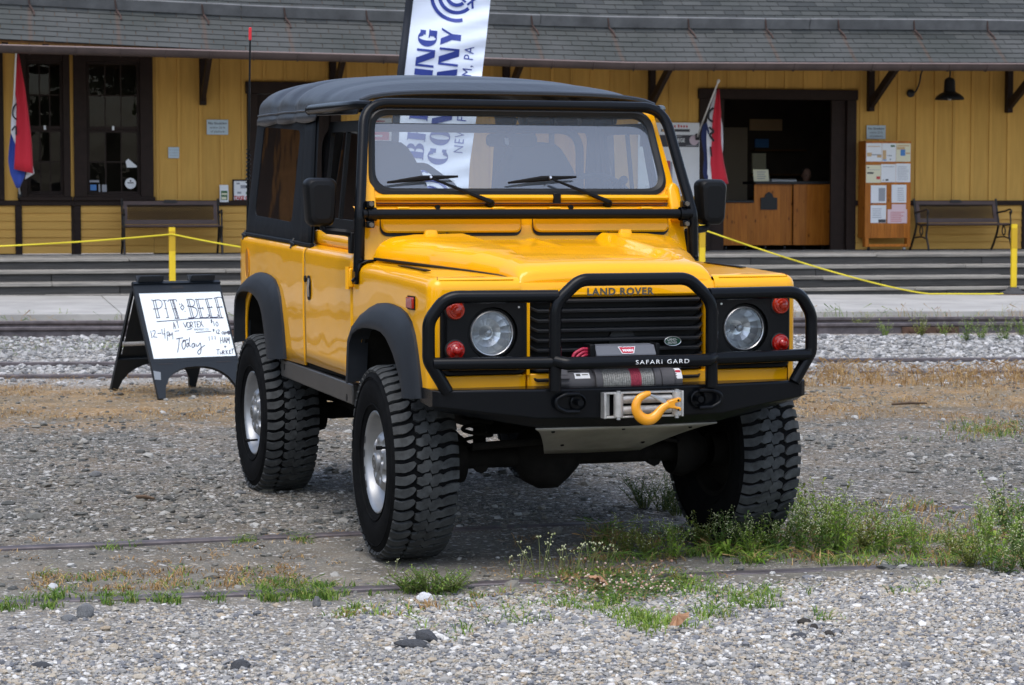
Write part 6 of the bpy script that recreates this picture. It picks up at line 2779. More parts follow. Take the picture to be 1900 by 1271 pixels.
# the person: one skinned body, seated, leaning on the counter
mat('skin', (.24, .13, .09), .6)
mat('shirt', (.03, .032, .04), .85)
mat('hair', (.02, .013, .010), .7)
ps, pz = bp_(1494, 326, 4.62)
P0 = bw(ps, 4.62, DECK)
per = thing('person', 'person with dark hair and dark top sitting behind the counter, head bowed', 'person', P0, BANG)
hz = pz - DECK
sk_v = [(0, .02, hz - .72), (0, .03, hz - .50), (0, .0, hz - .28), (0, -.03, hz - .18), (0, -.05, hz - .12),
        (-.18, .0, hz - .26), (-.24, -.10, hz - .46), (-.15, -.34, hz - .44), (.18, .0, hz - .26), (.24, -.10, hz - .46), (.15, -.34, hz - .44),
        (-.10, -.05, hz - .74), (-.13, -.42, hz - .72), (-.13, -.45, hz - 1.15), (.10, -.05, hz - .74), (.13, -.42, hz - .72), (.13, -.45, hz - 1.15)]
sk_e = [(0, 1), (1, 2), (2, 3), (3, 4), (2, 5), (5, 6), (6, 7), (2, 8), (8, 9), (9, 10), (0, 11), (11, 12), (12, 13), (0, 14), (14, 15), (15, 16)]
sk_r = [.15, .135, .14, .07, .055, .075, .055, .04, .075, .055, .04, .09, .075, .05, .09, .075, .05]
me = bpy.data.meshes.new('body')
me.from_pydata(sk_v, sk_e, [])
me.materials.append(MATS['shirt'])
bo = bpy.data.objects.new('body', me)
COL.objects.link(bo)
bo.parent = per
md = bo.modifiers.new('skin', 'SKIN')
for i, r in enumerate(sk_r):
    me.skin_vertices[0].data[i].radius = (r, r)
me.skin_vertices[0].data[0].use_root = True
bo.modifiers.new('sub', 'SUBSURF').levels = 1
for sx in (-1, 1):
    m = MB()
    m.rows([[(sx * .15 - sx * .02 * k + .035 * cos(a) * w_, -.34 - .05 * k, hz - .44 + .016 * sin(a)) for a in np.linspace(0, 2 * pi, 10, endpoint=False)] for k, w_ in ((0, .8), (.7, 1.1), (1.4, 1.1), (1.8, .8))], closed=True)
    ha = m.build('hand', MATS['skin'], per, smooth=60)
    for fi in range(4):
        m = MB()
        bx0 = sx * .118 - .026 + fi * .0175
        ln = (.05, .062, .066, .055)[fi]
        m.tube([(bx0, -.43, hz - .44), (bx0, -.43 - ln * .55, hz - .438), (bx0, -.43 - ln, hz - .452)], [.0085, .008, .006], 6)
        m.build('finger', MATS['skin'], ha, smooth=60)
    m = MB()
    m.tube([(sx * .118 - sx * .03, -.38, hz - .44), (sx * .118 - sx * .055, -.42, hz - .445), (sx * .118 - sx * .05, -.45, hz - .45)], [.011, .010, .007], 6)
    m.build('thumb', MATS['skin'], ha, smooth=60)
m = MB()
hd_ = [(-.115, .035, .03), (-.095, .055, .02), (-.06, .068, .01), (-.02, .074, .0), (.03, .077, .0), (.07, .070, .0), (.10, .05, .0), (.115, .02, 0)]
m.rows([[(.93 * r * cos(a), -.06 + dy - .012 + 1.12 * r * sin(a), hz + z) for a in np.linspace(0, 2 * pi, 20, endpoint=False)] for z, r, dy in hd_], closed=True)
m.tube([(0, -.145, hz + .02), (0, -.165, hz - .02), (0, -.150, hz - .03)], [.008, .014, .008], 6)
for sx in (-1, 1):
    m.tube([(sx * .072, -.06, hz + .02), (sx * .082, -.05, hz + .0), (sx * .072, -.06, hz - .03)], [.008, .014, .008], 6)
hd0 = m.build('head', MATS['skin'], per, smooth=60)
m = MB()
for sx in (-1, 1):
    m.lathe([(0, .011), (-.006, .006), (-.007, .001)], (sx * .028, -.146, hz + .005), (0, 1, 0), 8)
m.build('eyes', MATS['hair'], hd0)
m = MB()
m.tube([(-.022, -.143, hz - .058), (0, -.150, hz - .060), (.022, -.143, hz - .058)], .005, 5)
m.build('mouth', mat('lips', (.25, .09, .08), .5), hd0)
m = MB()
m.rows([[(1.06 * r * cos(a), -.045 + 1.2 * r * sin(a) + (.02 if sin(a) < -.3 else 0), hz + z + .012) for a in np.linspace(0, 2 * pi, 20, endpoint=False)] for z, r in ((.035, .080), (.06, .079), (.09, .065), (.112, .04), (.12, .005))], closed=True)
m.rows([[(1.02 * .080 * cos(a), -.04 + .095 * sin(a), hz + z) for a in np.linspace(.0, pi, 12)] for z in (.05, .0, -.05, -.10)])
m.build('hair', MATS['hair'], per, smooth=60)

# ---- sandwich board
mat('board_plastic', (.012, .016, .021), .45, spec=.35, bump=.1, bscale=150)
mat('white_board', (.80, .86, .87), .25)
mat('marker_ink', (.018, .014, .05), .5)
FLp = on_ground(295, 740)
SE, SB = Vector((.85, .53, 0)).normalized(), Vector((-.53, .85, 0)).normalized()
sb = thing('sandwich_board', 'black plastic sandwich board with handwritten white panel left of the car', 'sign', FLp, 0)
SWD, SPR, SHT = .735, 1.00, .875


def fp(u, t, d=0., rear=False):
    """Front face: u across, t from the feet (0) to the ridge (1), d proud."""
    b = SPR / 2 * t if not rear else SPR - SPR / 2 * t
    nrm = (Vector((0, 0, 1)) * (SPR / 2) - (SB if not rear else -SB) * SHT).normalized()
    return SE * u + SB * b + Vector((0, 0, SHT * t)) + nrm * d


for rear in (False, True):
    m = MB()
    th = .032
    c_ = SWD / 2
    EO = [(0, 0), (0, .10), (0, .17), (0, .24), (0, .30), (.25, .30), (c_, .30)]
    EI = [(.055, 0), (.080, .10), (.118, .165), (.17, .21), (.23, .24), (.29, .255), (c_, .258)]
    for mir in (False, True):
        fx = lambda q: (SWD - q[0], q[1]) if mir else q
        m.rows([[fp(*fx(o), 0, rear), fp(*fx(i), 0, rear), fp(*fx(i), -th, rear), fp(*fx(o), -th, rear)] for o, i in zip(EO, EI)], closed=True)
        m.add([fp(*fx(EO[0]), 0, rear), fp(*fx(EI[0]), 0, rear), fp(*fx(EI[0]), -th, rear), fp(*fx(EO[0]), -th, rear)], [(0, 1, 2, 3)])
    fr_o = [(0, .301), (SWD, .301), (SWD, 1), (0, 1)]
    fr_i = [(.032, .335), (SWD - .014, .335), (SWD - .014, .90), (.032, .90)]
    m.rows([[fp(*q, -th, rear) for q in fr_o], [fp(*q, 0, rear) for q in fr_o], [fp(*q, 0, rear) for q in fr_i], [fp(*q, -.008, rear) for q in fr_i]], closed=True)
    if rear:
        m.add([fp(*q, -.02, rear) for q in fr_i], [(0, 1, 2, 3)])
    leg = m.build('rear_frame' if rear else 'front_frame', MATS['board_plastic'], sb, smooth=25)
    for a in (.04, SWD - .26):
        m = MB()
        P_ = [fp(a, 1.0, -.004, rear), fp(a + .21, 1.0, -.004, rear), fp(a + .205, 1.055, -.006, rear), fp(a + .005, 1.055, -.006, rear)]
        Q_ = [p + (SB if not rear else -SB) * .022 for p in P_]
        m.add(P_ + Q_, [(0, 1, 2, 3), (7, 6, 5, 4), (0, 1, 5, 4), (1, 2, 6, 5), (2, 3, 7, 6), (3, 0, 4, 7)])
        m.build('hinge_lug', MATS['board_plastic'], leg, bevel=.004)
m = MB()
P_ = [fp(.315, .93, .002), fp(.415, .93, .002), fp(.415, .957, .002), fp(.315, .957, .002)]
m.add(P_, [(0, 1, 2, 3)])
m.build('hand_hole', MATS['flag_black'], sb)
m = MB()
m.rows([[fp(.02, .42, -.02, True), fp(SWD - .02, .42, -.02, True)], [fp(.02, .46, -.02, True), fp(SWD - .02, .46, -.02, True)]])
m.build('cross_brace', MATS['paper'], sb, thick=.01)
for a in (.06, SWD - .19):
    m = MB()
    m.add([fp(a, .283, .002), fp(a + .12, .283, .002), fp(a + .12, .292, .002), fp(a, .292, .002)], [(0, 1, 2, 3)])
    m.build('moulded_slot', MATS['flag_black'], sb)
m = MB()
m.add([fp(.0, .16, .002), fp(.05, .155, .002), fp(.062, .22, .002), fp(.005, .235, .002)], [(0, 1, 2, 3)])
m.build('tape', mat('tape_grey', (.20, .22, .24), .3), sb)
m = MB()
m.add([fp(*q, -.004) for q in fr_i], [(0, 1, 2, 3)])
wb = m.build('white_panel', MATS['white_board'], sb)
# handwriting, traced as pen strokes on the panel
e1, e2, o0 = np.array([1405., -40.]), np.array([215., 1050.]), np.array([25., 100.])
Minv = np.linalg.inv(np.stack([e1, e2], 1))


def hw(x, y):
    a, b = Minv @ (np.array([x, y]) - o0)
    return fp(lerp(.032, SWD - .014, a), lerp(.90, .335, b), -.0025)


BOLD = [[(262, 212), (320, 492)], [(300, 212), (362, 490)], [(235, 205), (262, 214), (300, 210)], [(300, 208), (370, 205), (412, 240), (410, 300), (370, 340), (290, 352), (255, 352)], [(305, 495), (375, 490)],
        [(455, 212), (512, 490)], [(425, 205), (455, 213), (495, 210)], [(455, 345), (490, 340)], [(475, 490), (525, 490)],
        [(555, 205), (640, 500)], [(590, 205), (670, 500)], [(610, 205), (690, 498)], [(515, 235), (525, 207), (560, 203), (650, 200), (668, 230)], [(585, 350), (655, 345)], [(620, 505), (705, 500)],
        [(765, 285), (790, 325)], [(790, 325), (760, 370)], [(760, 370), (725, 325)], [(725, 325), (765, 285)], [(712, 262), (720, 290)], [(745, 258), (755, 285)], [(800, 378), (806, 400)],
        [(845, 200), (910, 490)], [(875, 198), (945, 490)], [(830, 195), (850, 195), (930, 190)], [(900, 195), (940, 198), (972, 230), (960, 290), (915, 310), (840, 300)], [(915, 312), (990, 340), (1015, 400), (1000, 460), (950, 490), (850, 495)],
        [(1000, 195), (1065, 490)], [(1030, 192), (1095, 490)], [(985, 192), (1040, 190), (1140, 188)], [(1025, 340), (1120, 335)], [(1110, 315), (1120, 360)], [(1050, 490), (1150, 488), (1205, 478), (1220, 455), (1190, 440)],
        [(1165, 190), (1240, 485)], [(1195, 188), (1265, 485)], [(1150, 190), (1200, 183), (1290, 178)], [(1185, 325), (1275, 320)], [(1265, 300), (1275, 335)], [(1230, 487), (1310, 484), (1365, 476), (1378, 455), (1355, 440)],
        [(1330, 170), (1400, 490)], [(1360, 170), (1430, 488)], [(1310, 175), (1360, 160), (1430, 155), (1450, 175)], [(1350, 322), (1455, 315)], [(1440, 300), (1455, 325)], [(1395, 492), (1465, 490)],
        [(310, 555), (600, 535), (900, 510), (1100, 500), (1465, 495)],
        [(630, 835), (690, 822), (750, 815)], [(685, 825), (670, 940), (645, 1050)], [(755, 850), (725, 920), (745, 1000), (780, 960), (790, 870), (755, 850)], [(745, 885), (800, 850), (835, 850)],
        [(860, 810), (850, 900), (820, 965), (805, 935), (830, 900), (855, 940), (870, 960)], [(925, 900), (895, 930), (905, 975), (935, 950), (935, 900), (950, 960)],
        [(965, 910), (980, 955), (1015, 930), (1040, 900), (1050, 960), (1040, 1050), (1005, 1080), (990, 1040), (1050, 980), (1120, 935)]]
THIN = [[(600, 680), (598, 565)], [(598, 565), (635, 670)], [(600, 630), (630, 625)], [(640, 560), (675, 555)], [(660, 558), (680, 660)], [(610, 712), (690, 700)],
        [(760, 570), (800, 650)], [(800, 650), (825, 560)], [(845, 560), (825, 600), (840, 650), (870, 640), (880, 590), (850, 560)], [(890, 655), (885, 565), (920, 570), (915, 605), (890, 612)], [(890, 612), (930, 650)],
        [(940, 560), (985, 555)], [(962, 558), (970, 650)], [(1000, 555), (1005, 645)], [(1005, 645), (1040, 640)], [(1000, 555), (1035, 550)], [(1002, 600), (1032, 596)], [(1040, 545), (1110, 640)], [(1085, 540), (1050, 640)], [(820, 690), (910, 668)],
        [(970, 730), (1240, 712)], [(1265, 525), (1240, 535), (1265, 555), (1240, 575)], [(1250, 518), (1252, 582)], [(1285, 545), (1300, 630)], [(1345, 555), (1325, 590), (1345, 630), (1365, 600), (1345, 555)],
        [(1295, 680), (1268, 688), (1292, 700), (1268, 712)], [(1280, 672), (1283, 718)], [(1325, 690), (1330, 750)], [(1345, 695), (1375, 690), (1375, 715), (1345, 750)], [(1345, 750), (1390, 750)],
        [(1445, 715), (1420, 735), (1440, 765)], [(1460, 715), (1450, 740), (1462, 765), (1472, 740), (1460, 715)], [(1480, 765), (1490, 715)], [(1490, 715), (1505, 750)], [(1505, 750), (1520, 710)], [(1520, 710), (1528, 760)], [(1535, 705), (1540, 765), (1558, 750), (1540, 733), (1556, 715), (1535, 705)], [(1566, 712), (1560, 738), (1570, 758)],
        [(205, 700), (225, 820)], [(235, 710), (270, 695), (280, 730), (245, 800)], [(245, 800), (315, 805)], [(320, 745), (380, 740)], [(395, 670), (400, 755)], [(400, 755), (450, 750)], [(435, 660), (445, 830)], [(478, 720), (488, 865)], [(478, 725), (510, 720), (515, 760), (485, 785)],
        [(520, 800), (515, 730)], [(515, 730), (545, 780)], [(545, 780), (570, 725)], [(570, 725), (578, 840)],
        [(1195, 790), (1200, 865)], [(1247, 785), (1250, 850)], [(1300, 785), (1303, 850)], [(1188, 938), (1192, 942)], [(1243, 930), (1248, 933)], [(1298, 930), (1303, 933)],
        [(1390, 810), (1395, 910)], [(1430, 805), (1435, 900)], [(1392, 862), (1432, 855)], [(1450, 905), (1470, 805)], [(1470, 805), (1490, 900)], [(1458, 870), (1485, 865)], [(1500, 900), (1505, 810)], [(1505, 810), (1525, 870)], [(1525, 870), (1545, 805)], [(1545, 805), (1550, 915)],
        [(1465, 940), (1468, 985)], [(1448, 962), (1490, 958)],
        [(1310, 1010), (1370, 1005)], [(1340, 1008), (1335, 1090)], [(1375, 1035), (1378, 1075), (1405, 1070), (1410, 1035)], [(1425, 1090), (1420, 1025), (1450, 1035), (1425, 1055)], [(1425, 1055), (1460, 1085)], [(1478, 1010), (1482, 1085)], [(1510, 1020), (1480, 1050)], [(1480, 1050), (1520, 1085)],
        [(1535, 1020), (1538, 1078)], [(1538, 1078), (1570, 1072)], [(1535, 1020), (1565, 1015)], [(1536, 1048), (1560, 1044)], [(1580, 990), (1590, 1025)], [(1590, 1025), (1612, 985)], [(1590, 1025), (1595, 1075)]]
m = MB()
for sk_ in BOLD:
    ribbon(m, smooth2(sk_, 4), 13, hw)
for sk_ in THIN:
    ribbon(m, smooth2(sk_, 4), 11, hw)
v, f = text_shape('BREWERY CO', 40)
k = 250 / max(p[0] for p in v)
m.add([hw(945 + p[0] * k, 700 - p[1] * k * 1.15 - p[0] * k * .02) for p in v], f)
setting(m.build('handwriting', MATS['marker_ink'], wb), 'stuff')

# ---- feather banner behind the car
mat('banner_white', (.70, .78, .93), .6, sheen=.2)
mat('banner_blue', (.022, .045, .27), .6)
mat('banner_sleeve', (.016, .02, .03), .7)
YB = 18.6
bo_ = at_y(757, 700, YB)
gz = zg(bo_.x, bo_.y)
bn = thing('feather_banner', 'tall white and blue feather banner standing behind the car', 'banner', (bo_.x, bo_.y, gz), 0)
OB = Vector((bo_.x, bo_.y, gz))
ys = [-170, -120, -60, 0, 75, 150, 210, 260, 300, 330, 362, 400, 440]
Lx = [790, 782, 774, 767, 758, 749, 743, 740, 738, 739, 742, 744, 748]
Rx = [935, 930, 921, 910, 902, 893, 885, 878, 872, 870, 869, 866, 862]


def bn3(px, py, dd=0.):
    """Point of the cloth seen at photo pixel (px, py); the cloth ripples gently."""
    L, R = interp(py, ys, Lx), interp(py, ys, Rx)
    q = (px - L) / (R - L)
    rip = .018 * sin(py * .045 + q * 2.2) + .030 * q * q * sin(py * .021 + 1) + .012 * q * sin(py * .16 + q * 6)
    return at_y(px, py, YB + rip - dd) - OB


m = MB()
py_ = np.linspace(-170, 440, 70)
m.rows([[bn3(lerp(interp(y, ys, Lx), interp(y, ys, Rx), q), y) for q in np.linspace(0, 1, 16)] for y in py_])
cl_ = m.build('cloth', MATS['banner_white'], bn, smooth=80)
m = MB()
m.rows([[bn3(interp(y, ys, Lx) - w_, y, d_) for w_, d_ in ((0, .0), (4, .020), (9, .022), (14, .008), (14, -.02))] for y in py_])
m.build('sleeve', MATS['banner_sleeve'], bn, smooth=80)
m = MB()
pth = [bn3(interp(y, ys, Lx) - 9, y, .0) for y in np.linspace(-170, 440, 20)] + [Vector((0, 0, .0))]
m.tube(pth, .011, 8)
m.build('pole', MATS['black_iron'], bn, smooth=60)
m = MB()
m.box((0, 0, .012), (.5, .5, .024))
m.tube([(0, 0, 0), (0, 0, .2)], .02, 10)
m.build('base', MATS['black_iron'], bn)


def fat(txt):
    """Fat-face capitals: heavy stems, hairline joins. Returns [(polygon quads as strips)], width."""
    out, x = [], 0.
    R4 = lambda a, b, c, d: [[(a, b), (c, b)], [(a, d), (c, d)]]
    TH, tn, sf = .27, .06, .055

    def bowl(x0, y0, y1, rx, thick):
        c, ry = (y0 + y1) / 2, (y1 - y0) / 2
        A = np.linspace(-pi / 2, pi / 2, 12)
        return [[(x0 + rx * cos(a), c + ry * sin(a)) for a in A], [(x0 + (rx - thick) * cos(a), c + (ry - tn) * sin(a)) for a in A]]

    def ring(cx, rx, thick, a0, a1):
        A = np.linspace(a0, a1, 24)
        return [[(cx + rx * cos(a), .5 + .52 * sin(a)) for a in A], [(cx + (rx - thick) * cos(a), .5 + (.52 - tn) * sin(a)) for a in A]]
    sl = lambda xa, xb, w, y0=0., y1=1.: [[(xa, y0), (xa + w, y0)], [(xb, y1), (xb + w, y1)]]
    for ch in txt:
        if ch in 'BRPE':
            out.append(R4(x + .06, 0, x + .06 + TH, 1))
            out += [R4(x, 0, x + .10, sf), R4(x, 1 - sf, x + .10, 1)]
            s_ = x + .06 + TH
        if ch == 'B':
            out += [R4(s_, 0, s_ + .06, tn), R4(s_, .47, s_ + .06, .47 + tn), R4(s_, 1 - tn, s_ + .06, 1), bowl(s_ + .06, .47, 1, .27, .20), bowl(s_ + .06, 0, .53, .31, .23)]
            w = .74
        elif ch == 'P':
            out += [R4(s_, .42, s_ + .06, .42 + tn), R4(s_, 1 - tn, s_ + .06, 1), bowl(s_ + .06, .42, 1, .30, .23), R4(x + .06 + TH, 0, x + .44, sf)]
            w = .72
        elif ch == 'R':
            out += [R4(s_, .47, s_ + .06, .47 + tn), R4(s_, 1 - tn, s_ + .06, 1), bowl(s_ + .06, .47, 1, .28, .21), sl(s_ + .20, s_ + .04, .24, 0, .5)]
            w = .84
        elif ch == 'E':
            out += [R4(s_, 0, s_ + .32, tn), R4(s_, 1 - tn, s_ + .30, 1), R4(s_, .48, s_ + .18, .48 + tn), R4(s_ + .27, 0, s_ + .33, .28), R4(s_ + .25, .74, s_ + .31, 1), R4(s_ + .15, .36, s_ + .20, .66)]
            w = .70
        elif ch == 'I':
            out.append(R4(x + .03, 0, x + .03 + TH, 1))
            w = .34
        elif ch == 'N':
            out += [R4(x + .02, 0, x + .12, 1), sl(x + .46, x + .08, .30), R4(x + .68, 0, x + .78, 1)]
            w = .84
        elif ch == 'W':
            out += [sl(x + .24, x + .0, .27), sl(x + .28, x + .50, .09), sl(x + .66, x + .44, .27), sl(x + .74, x + .98, .09)]
            w = 1.10
        elif ch == 'M':
            out += [R4(x + .02, 0, x + .12, 1), sl(x + .36, x + .06, .28), sl(x + .40, x + .70, .10), R4(x + .70, 0, x + .96, 1)]
            w = 1.02
        elif ch == 'A':
            out += [sl(x + .0, x + .30, .09), sl(x + .48, x + .26, .28), R4(x + .14, .26, x + .52, .32)]
            w = .80
        elif ch == 'Y':
            out += [R4(x + .26, 0, x + .52, .46), sl(x + .26, x + .0, .28, .44, 1), sl(x + .42, x + .66, .09, .44, 1)]
            w = .78
        elif ch == 'O':
            out.append(ring(x + .37, .36, .26, 0, 2 * pi))
            w = .76
        elif ch in 'CG':
            out.append(ring(x + .37, .36, .26, .55, 2 * pi - (.55 if ch == 'C' else .9)))
            out.append(R4(x + .52, .62, x + .70, .92))
            if ch == 'C':
                out.append(R4(x + .56, .10, x + .70, .32))
            else:
                out += [R4(x + .48, .0, x + .72, .42), R4(x + .40, .38, x + .76, .44)]
            w = .80
        x += w + .05
    return out, x - .05


def banner_line(strips, width, p0, p1, cap, nm='lettering'):
    """Text running up the banner from photo point p0 to p1, letter tops to the left."""
    a, b = np.array(p0, float), np.array(p1, float)
    ax = (b - a) / width
    d = (b - a) / np.linalg.norm(b - a)
    up = np.array([d[1], -d[0]])
    up = up if up[0] < 0 else -up
    m = MB()
    for st_ in strips:
        rows = []
        n = max(len(st_[0]), 2)
        for q in np.linspace(0, 1, 7 if n == 2 else 4):
            rows.append([])
            for c in range(n):
                x = lerp(st_[0][c][0], st_[1][c][0], q)
                y = lerp(st_[0][c][1], st_[1][c][1], q)
                P = a + ax * x + up * cap * y
                rows[-1].append(bn3(P[0], P[1], .004))
        m.rows(rows)
    return m.build(nm, MATS['banner_blue'], cl_, smooth=80)


S_, W_ = fat('BREWING')
banner_line(S_, W_, (785, 297), (812, 54), 34)
S_, W_ = fat('COMPANY')
banner_line(S_, W_, (829, 308), (857, 54), 37)
v, f = text_shape('NEW FREEDOM, PA', 1.0, space=1.12)
wd = max(p[0] for p in v)
a, b = np.array((858., 286.)), np.array((880., 87.))
dv = (b - a) / wd
up = np.array([dv[1], -dv[0]])
up = up / np.linalg.norm(up)
up = up if up[0] < 0 else -up
m = MB()
m.add([bn3(*(a + dv * p[0] + up * p[1] * 25), .004) for p in v], f)
m.build('lettering', MATS['banner_blue'], cl_)
m = MB()
for r, a0, a1 in ((47, 3.3, 1.35), (32.5, 3.4, .85), (18.5, 3.5, .9)):
    ribbon(m, [(848 + r * cos(t), -9 + r * sin(t)) for t in np.linspace(a0, a1, 26)], 6.6, lambda x, y: bn3(x, y, .004))
    ribbon(m, [(848 + r * cos(t), -9 + r * sin(t)) for t in np.linspace(3.6, 5.9, 26)], 6.6, lambda x, y: bn3(x, y, .004))
for L in ([(853, -6), (864, 4)], [(867, 9), (884, -4)], [(877, 16), (876, -2)]):
    ribbon(m, L, 4, lambda x, y: bn3(x, y, .004))
m.build('emblem', MATS['banner_blue'], cl_)
m = MB()
for r, a0, a1 in ((38, 3.5, 5.9), (24, 3.4, 6.1), (11, 0, 6.2)):
    ribbon(m, [(797 + r * cos(t), 372 + r * sin(t)) for t in np.linspace(a0, a1, 26)], 6, lambda x, y: bn3(x, y, .004))
ribbon(m, [(778, 321), (786, 316), (795, 319)], 5, lambda x, y: bn3(x, y, .004))
m.build('emblem', MATS['banner_blue'], cl_)
# ------------------------------------------------------------------ stones, grass and weeds
def island_ramp(name, stops, rough=.85, spec=.35, bump=0., var=.0):
    m = bpy.data.materials.new(name)
    m.use_nodes = True
    n, l = m.node_tree.nodes, m.node_tree.links
    b = n['Principled BSDF']
    b.inputs['Roughness'].default_value = rough
    b.inputs['Specular IOR Level'].default_value = spec
    g = n.new('ShaderNodeNewGeometry')
    r = n.new('ShaderNodeValToRGB')
    while len(r.color_ramp.elements) < len(stops):
        r.color_ramp.elements.new(.5)
    for e, (p, c) in zip(r.color_ramp.elements, stops):
        e.position, e.color = p, (*c, 1)
    l.new(g.outputs['Random Per Island'], r.inputs['Fac'])
    out = r.outputs[0]
    if var:
        t = n.new('ShaderNodeTexNoise')
        t.inputs['Scale'].default_value = 120
        t.inputs['Detail'].default_value = 4
        l.new(g.outputs['Position'], t.inputs['Vector'])
        q = n.new('ShaderNodeMapRange')
        q.inputs['To Min'].default_value = 1 - var
        q.inputs['To Max'].default_value = 1 + var
        l.new(t.outputs['Fac'], q.inputs['Value'])
        s = n.new('ShaderNodeVectorMath')
        s.operation = 'SCALE'
        l.new(out, s.inputs[0])
        l.new(q.outputs[0], s.inputs['Scale'])
        out = s.outputs[0]
    l.new(out, b.inputs['Base Color'])
    MATS[name] = m
    return m


def leaf_mat(name, stops, trans=.25):
    m = island_ramp(name, stops, .6, .3)
    b = m.node_tree.nodes['Principled BSDF']
    b.inputs['Subsurface Weight'].default_value = 0
    n, l = m.node_tree.nodes, m.node_tree.links
    t = n.new('ShaderNodeBsdfTranslucent')
    x = n.new('ShaderNodeMixShader')
    x.inputs[0].default_value = trans
    o = n['Material Output']
    l.new(b.inputs['Base Color'].links[0].from_socket, t.inputs['Color'])
    l.new(b.outputs[0], x.inputs[1])
    l.new(t.outputs[0], x.inputs[2])
    l.new(x.outputs[0], o.inputs['Surface'])
    return m


PEB = island_ramp('pebbles', [(0, (.10, .105, .115)), (.10, (.165, .17, .185)), (.28, (.26, .255, .245)), (.5, (.34, .325, .295)), (.66, (.40, .35, .275)), (.76, (.31, .25, .18)), (.86, (.46, .445, .42)), (1, (.62, .61, .58))], var=.18)
PEBD = island_ramp('grey_stones', [(0, (.060, .062, .06)), (.25, (.10, .103, .097)), (.55, (.152, .148, .132)), (.8, (.20, .185, .155)), (1, (.40, .40, .385))], var=.25)
BAL = island_ramp('ballast', [(0, (.11, .11, .112)), (.3, (.21, .21, .208)), (.6, (.31, .305, .295)), (1, (.50, .49, .48))], var=.2)
GRASS = leaf_mat('grass_green', [(0, (.06, .135, .020)), (.5, (.12, .22, .035)), (.85, (.21, .29, .05)), (1, (.32, .29, .10))])
GRASSB = leaf_mat('grass_bright', [(0, (.13, .24, .03)), (.6, (.21, .32, .05)), (1, (.30, .36, .08))])
DRY = leaf_mat('grass_dry', [(0, (.22, .115, .04)), (.5, (.36, .22, .085)), (1, (.52, .37, .17))])
WEEDL = leaf_mat('weed_leaf', [(0, (.10, .21, .02)), (.5, (.20, .33, .035)), (1, (.35, .44, .08))], .4)
WEEDD = leaf_mat('weed_dark', [(0, (.022, .052, .012)), (.6, (.045, .09, .02)), (1, (.09, .14, .03))])
WEEDM = leaf_mat('weed_mid', [(0, (.05, .11, .02)), (.6, (.09, .17, .03)), (1, (.16, .22, .06))])
WEEDY = leaf_mat('weed_yellow', [(0, (.15, .18, .03)), (1, (.26, .29, .06))])
BLOS = leaf_mat('blossom', [(0, (.38, .42, .17)), (1, (.62, .63, .42))])
CLOV = island_ramp('clover_head', [(0, (.30, .15, .09)), (.5, (.52, .36, .28)), (1, (.66, .60, .50))])
STEMM = leaf_mat('weed_stem', [(0, (.10, .15, .04)), (1, (.20, .21, .08))])
STONE = mat('rock', (.17, .175, .18), .85, var=.35, vscale=14, bump=.7, bscale=40, bdist=.006)
STONEW = mat('rock_white', (.62, .63, .64), .8, var=.15, vscale=20, bump=.6, bscale=40, bdist=.005)
STONED = mat('rock_dark', (.055, .058, .065), .7, var=.35, vscale=14, bump=.6, bscale=40, bdist=.006)
CLOD = mat('earth_clod', (.075, .066, .058), .95, var=.3, vscale=30, bump=.9, bscale=60, bdist=.008)
DEADL = mat('dead_leaf', (.36, .20, .11), .7, var=.25, vscale=20)

ICO_V = []
ph = (1 + sqrt(5)) / 2
for a, b in ((-1, ph), (1, ph), (-1, -ph), (1, -ph)):
    ICO_V.append((a, b, 0))
for a, b in ((-1, ph), (1, ph), (-1, -ph), (1, -ph)):
    ICO_V.append((0, a, b))
for a, b in ((ph, -1), (ph, 1), (-ph, -1), (-ph, 1)):
    ICO_V.append((a, 0, b))
ICO_V = np.array(ICO_V) / sqrt(1 + ph * ph)
ICO_F = np.array([(0, 11, 5), (0, 5, 1), (0, 1, 7), (0, 7, 10), (0, 10, 11), (1, 5, 9), (5, 11, 4), (11, 10, 2), (10, 7, 6), (7, 1, 8), (3, 9, 4), (3, 4, 2), (3, 2, 6), (3, 6, 8), (3, 8, 9), (4, 9, 5), (2, 4, 11), (6, 2, 10), (8, 6, 7), (9, 8, 1)])


def np_mesh(name, V, F, m, smooth=False):
    """Fast mesh from arrays; every face has the same number of corners."""
    me = bpy.data.meshes.new(name)
    k = F.shape[1]
    me.vertices.add(len(V))
    me.vertices.foreach_set('co', np.ascontiguousarray(V, dtype=np.float32).ravel())
    me.loops.add(F.size)
    me.loops.foreach_set('vertex_index', np.ascontiguousarray(F, dtype=np.int32).ravel())
    me.polygons.add(len(F))
    me.polygons.foreach_set('loop_start', np.arange(0, F.size, k, dtype=np.int32))
    me.update(calc_edges=True)
    me.polygons.foreach_set('use_smooth', [smooth] * len(F))
    me.materials.append(m)
    o = bpy.data.objects.new(name, me)
    COL.objects.link(o)
    return o


